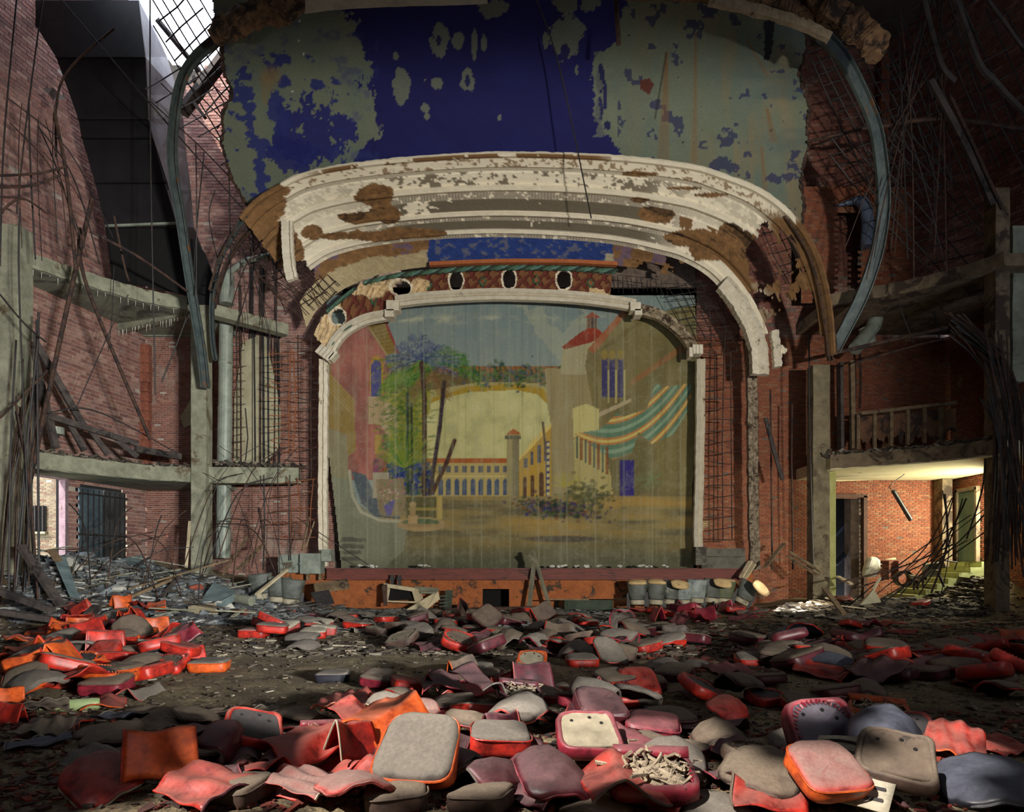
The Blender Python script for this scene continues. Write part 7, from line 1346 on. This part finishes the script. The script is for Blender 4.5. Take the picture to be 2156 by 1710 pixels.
# ---------------- rubble mound on the left ----------------
rr = random.Random(77); CM = [simple('chunk_grey', (92, 100, 104), (140, 146, 146), 5, .95, (70, 66, 62), .6), simple('chunk_pale', (160, 158, 148), (196, 192, 180), 5, .95), simple('chunk_dark', (48, 48, 50), (80, 80, 82), 5, .9), simple('chunk_brick', (140, 66, 50), (164, 88, 68), 6, .9)]
CT = ['grey', 'whitish', 'dark', 'brick red']; protos = []
for k in range(10): q = MB(); q.rock((0, 0, 0), 1, 100+k, 0, .75); protos.append(q.v), protos.append(q.f)
pm = {}
for k in range(150):
    px = rr.uniform(60, 640); py = rr.uniform(1150, 1320); Y = rr.uniform(16.3, 23.2) if px < 420 else rr.uniform(17.5, 22.8); X = (px-CX)*Y/F; m = rr.choices([0, 1, 2, 3], [5, 3, 4, 1])[0]; j = rr.randrange(10); r = rr.uniform(.08, .30)
    if (j, m) not in pm: me = bpy.data.meshes.new('rubble_chunk'); me.from_pydata(protos[2*j], [], protos[2*j+1]); me.materials.append(CM[m]); pm[(j, m)] = me
    o = bpy.data.objects.new('rubble_chunk', pm[(j, m)]); COL.objects.link(o); o.location = (X, Y, fh(X, Y)+r*.25); o.scale = (r, r*rr.uniform(.7, 1.2), r*rr.uniform(.5, .9)); o.rotation_euler = (rr.uniform(-.4, .4), rr.uniform(-.4, .4), rr.uniform(0, 6))
    tag(o, '%s rubble chunk in the left heap under the balcony' % CT[m], 'rubble', 'rubble of the left heap')
for k in range(6):
    u, v, Y, r, lab = ((250, 1298, 18.6, .30, 'large pale round stone at the front of the left rubble'), (180, 1162, 21.6, .42, 'big tan lump near the bright doorway'), (150, 1160, 21.4, .2, 'dark bundle lying beside the tan lump'), (305, 1180, 22.6, .5, 'broad grey lump under the peeling brick'), (175, 1330, 17, .3, 'shiny grey plastic heap at far left'), (230, 1300, 18, .22, 'cracked pale block left of the large round stone'))[k]
    p = P(u, v, Y); q = MB(); q.rock((0, 0, 0), r, 900+k, 0, .6); o = q.build('boulder' if k in (0, 1, 3) else 'lump', CM[(1, 0, 2, 0, 0, 1)[k]], smooth=False); o.location = (p.x, p.y, max(fh(p.x, p.y)+r*.2, p.z-.1)); tag(o, lab, 'stone' if k in (0, 1, 3) else 'lump'); o.modifiers.new('s', 'SUBSURF').levels = 1; o.modifiers['s'].render_levels = 1
gs_ = simple('sheet_green', (78, 96, 98), (120, 136, 134), 3, .6, (64, 60, 56), .6)
def plate(name, pts, off, label, cat, mat=None):
    t = thing(name, label, cat, pts[0]); q = MB(); q.prism(pts, off); q.build('face', mat or gs_, t); return t
t = plate('sheet_metal_box', [P(240, 1180, 20.6), P(300, 1168, 21.4), P(318, 1228, 20.6), P(282, 1238, 19.8)], (0, .04, -.02), 'blue grey sheet metal box with flanged end on the left rubble', 'metal box')
q = MB(); q.prism([P(240, 1180, 20.6), P(282, 1238, 19.8), P(276, 1252, 19.8), P(244, 1200, 20.6)], (.03, .05, 0)); q.build('side', gs_, t)
plate('sheet_metal_plate', [P(420, 1268, 18.6), P(448, 1228, 19.6), P(492, 1244, 19.4), P(490, 1262, 18.8)], (0, .05, .02), 'triangular green grey metal sheet propped on the left rubble', 'metal sheet')
plate('sheet_metal_plate', [P(455, 1270, 18.4), P(492, 1252, 18.8), P(490, 1268, 18.6), P(462, 1284, 18.2)], (0, .05, .02), 'dark flap of metal under the triangular sheet', 'metal sheet')
plate('metal_strip', [P(112, 1175, 18.8), P(132, 1172, 19), P(162, 1262, 17.8), P(150, 1264, 17.6)], (.05, .05, 0), 'bent green metal strip standing in the left rubble', 'metal strip')
plate('metal_strip', [P(96, 1158, 19), P(112, 1156, 19), P(128, 1180, 18.8), P(116, 1184, 18.6)], (.03, .05, 0), 'brown plate leaning above the bent green strip', 'metal strip', M['wood'])
plate('paper_panel', [P(395, 1278, 18), P(452, 1272, 18.4), P(458, 1294, 17.6), P(394, 1296, 17.4)], (0, .04, .03), 'stained cream panel lying at the front of the rubble', 'panel', M['wood_pale'])
plate('grey_mat', [P(654, 1250, 21.2), P(692, 1244, 21.6), P(704, 1272, 20.4), P(668, 1278, 20.2)], (0, .03, .03), 'dark ribbed mat leaning below the left plinth', 'mat', MB_BOARD['dark'])
plate('door_slab', [P(660, 1232, 22), P(730, 1222, 22.4), P(736, 1240, 22), P(664, 1250, 21.6)], (0, .05, .05), 'brown slab leaning below the left end of the stage beam', 'slab', M['wood'])
q = MB(); q.tube([P(484, 1258, 19.4), P(530, 1266, 19.0)], .13, 14); tag(q.build('canvas_roll', M['soffit']), 'grey roll lying right of the triangular metal sheet', 'roll')
q = MB(); n = 20; vs = []
for (a, b, w_, lab) in (((45, 1150, 17.8), (145, 1300, 17.2), .2, 'long dark beam leaning down from the nearest left column'), ((0, 1245, 16), (110, 1285, 15.8), .2, 'dark beam at the left edge pointing right'), ((0, 1288, 15.6), (160, 1312, 15.6), .2, 'low dark beam lying along the left edge'), ((150, 1330, 15.4), (205, 1278, 16.6), .2, 'short dark beam crossing the low one'), ((262, 1262, 18), (380, 1212, 19.4), .12, 'brown board sloping up across the rubble'), ((330, 1268, 18.2), (378, 1214, 19.2), .1, 'narrow dark board crossing the brown one'), ((270, 1240, 18.4), (480, 1180, 20.4), .07, 'long thin lath lying across the rubble'), ((540, 1252, 19.6), (604, 1200, 21), .1, 'pale board leaning in the rubble below the plinth'), ((470, 1210, 20.6), (520, 1130, 22.6), .06, 'thin stick propped against the brick by the pipe'), ((500, 1200, 21), (556, 1145, 22.4), .1, 'broad brown lath leaning by the pipe'), ((392, 1195, 22), (400, 1098, 22.6), .09, 'pale pointed board standing beside the slim column'), ((636, 1160, 23), (650, 1090, 23.2), .07, 'pair of sticks standing in the left plinth, left stick'), ((640, 1165, 23), (662, 1098, 23.1), .07, 'pair of sticks standing in the left plinth, right stick')):
    q = MB(); q.beam(P(*a), P(*b), w_, w_*.6); tag(q.build('timber', M['wood_dark'] if 'dark' in lab else M['wood_pale'] if 'pale' in lab else M['wood']), lab, 'timber')
# loose litter on floor and heaps: uncounted scraps
def litter(name, n, region, label, mat, smin, smax, seed, hmax=.04, lift=.0):
    g = np.random.default_rng(seed); px = g.uniform(region[0], region[2], n); py = g.uniform(region[1], region[3], n); Y = ZE*F/(py-HY); X = (px-CX)*Y/F
    if len(region) > 4: Y = g.uniform(region[4], region[5], n); X = (px-CX)*Y/F
    z = floor_h(X, Y)+.012+lift*g.random(n); a = g.uniform(0, 6.28, n); L = g.uniform(smin, smax, n)*g.choice([.5, 1, 1.6], n, p=[.5, .35, .15]); W = L*g.uniform(.12, .7, n); H = np.minimum(L*.3, hmax)*g.uniform(.2, 1, n); tx = g.uniform(-.45, .45, n); ty = g.uniform(-.45, .45, n)
    c = np.array([[x, y, zz] for x in (-.5, .5) for y in (-.5, .5) for zz in (-.5, .5)]); V = np.zeros((n, 8, 3)); lx = c[None, :, 0]*L[:, None]; ly = c[None, :, 1]*W[:, None]*(1+.4*c[None, :, 0]); lz = c[None, :, 2]*H[:, None]+lx*np.tan(tx)[:, None]*.5+ly*np.tan(ty)[:, None]*.5
    V[..., 0] = X[:, None]+lx*np.cos(a)[:, None]-ly*np.sin(a)[:, None]; V[..., 1] = Y[:, None]+lx*np.sin(a)[:, None]+ly*np.cos(a)[:, None]; V[..., 2] = z[:, None]+lz
    q = np.array([(0, 1, 3, 2), (4, 6, 7, 5), (0, 4, 5, 1), (2, 3, 7, 6), (0, 2, 6, 4), (1, 5, 7, 3)]); Q = (np.arange(n)[:, None, None]*8+q[None]).reshape(-1, 4)
    o = fast_mesh(name, V.reshape(-1, 3), Q, mat); tag(o, label, 'litter', kind='stuff')
redlit = island_mat('litter_red', [(60, 22, 20), (120, 36, 30), (48, 40, 36), (150, 56, 36), (34, 28, 26), (96, 84, 72)], 20)
litter('floor_litter', 7000, (-100, 1281, 2256, 1385), 'scraps and splinters strewn over the far floor', M['litter'], .03, .22, 1)
litter('floor_litter', 3500, (-100, 1380, 2256, 1560), 'small scraps strewn over the middle floor', M['litter'], .012, .07, 2, .02)
litter('floor_litter', 5000, (-100, 1500, 2256, 1712), 'dark scraps strewn over the near floor', redlit, .01, .08, 3, .02)
litter('floor_litter', 2600, (1300, 1285, 2200, 1420), 'red brown flakes on the right floor', redlit, .02, .14, 4)
grl = island_mat('litter_grey', [(70, 76, 80), (120, 128, 130), (46, 48, 52), (168, 170, 166), (92, 84, 76), (56, 60, 66), (196, 196, 190)], 20)
litter('mound_litter', 7000, (20, 0, 640, 1, 16.5, 23.5), 'grey splinters and plaster crumbs over the left mound', grl, .04, .34, 5, .07, .06)
litter('stage_foot_litter', 3500, (640, 1283, 1320, 1330), 'flat grey slats and scraps in front of the stage', grl, .06, .42, 6, .02)
litter('heap_litter', 2600, (1640, 0, 2080, 1, 19, 23), 'brown splinters over the right heap', M['litter'], .05, .4, 7, .05, .08)
# ---------------- labels: look-alikes are told apart by their order from the left ----------------
ONES = 'first second third fourth fifth sixth seventh eighth ninth tenth eleventh twelfth thirteenth fourteenth fifteenth sixteenth seventeenth eighteenth nineteenth'.split()
TENS = {2: ('twentieth', 'twenty'), 3: ('thirtieth', 'thirty'), 4: ('fortieth', 'forty'), 5: ('fiftieth', 'fifty'), 6: ('sixtieth', 'sixty'), 7: ('seventieth', 'seventy'), 8: ('eightieth', 'eighty')}
def ordinal(n): return ONES[n-1] if n < 20 else TENS[n//10][0] if n % 10 == 0 else TENS[n//10][1]+'-'+ONES[n % 10-1]
def where(o):
    v = Vector(o.location)
    if o.type == 'MESH' and v.length < 1e-6: v = sum((Vector(x.co) for x in o.data.vertices), Vector())/len(o.data.vertices)
    return px_of(v)[0]
same = {}
for o in SC.objects:
    if o.parent is None and 'label' in o and 'category' in o and o.get('kind') != 'stuff': same.setdefault(o['label'], []).append(o)
for lab, os_ in same.items():
    if len(os_) > 1:
        for i, o in enumerate(sorted(os_, key=where)): o['label'] = '%s from the left, %s' % (ordinal(i+1), lab)
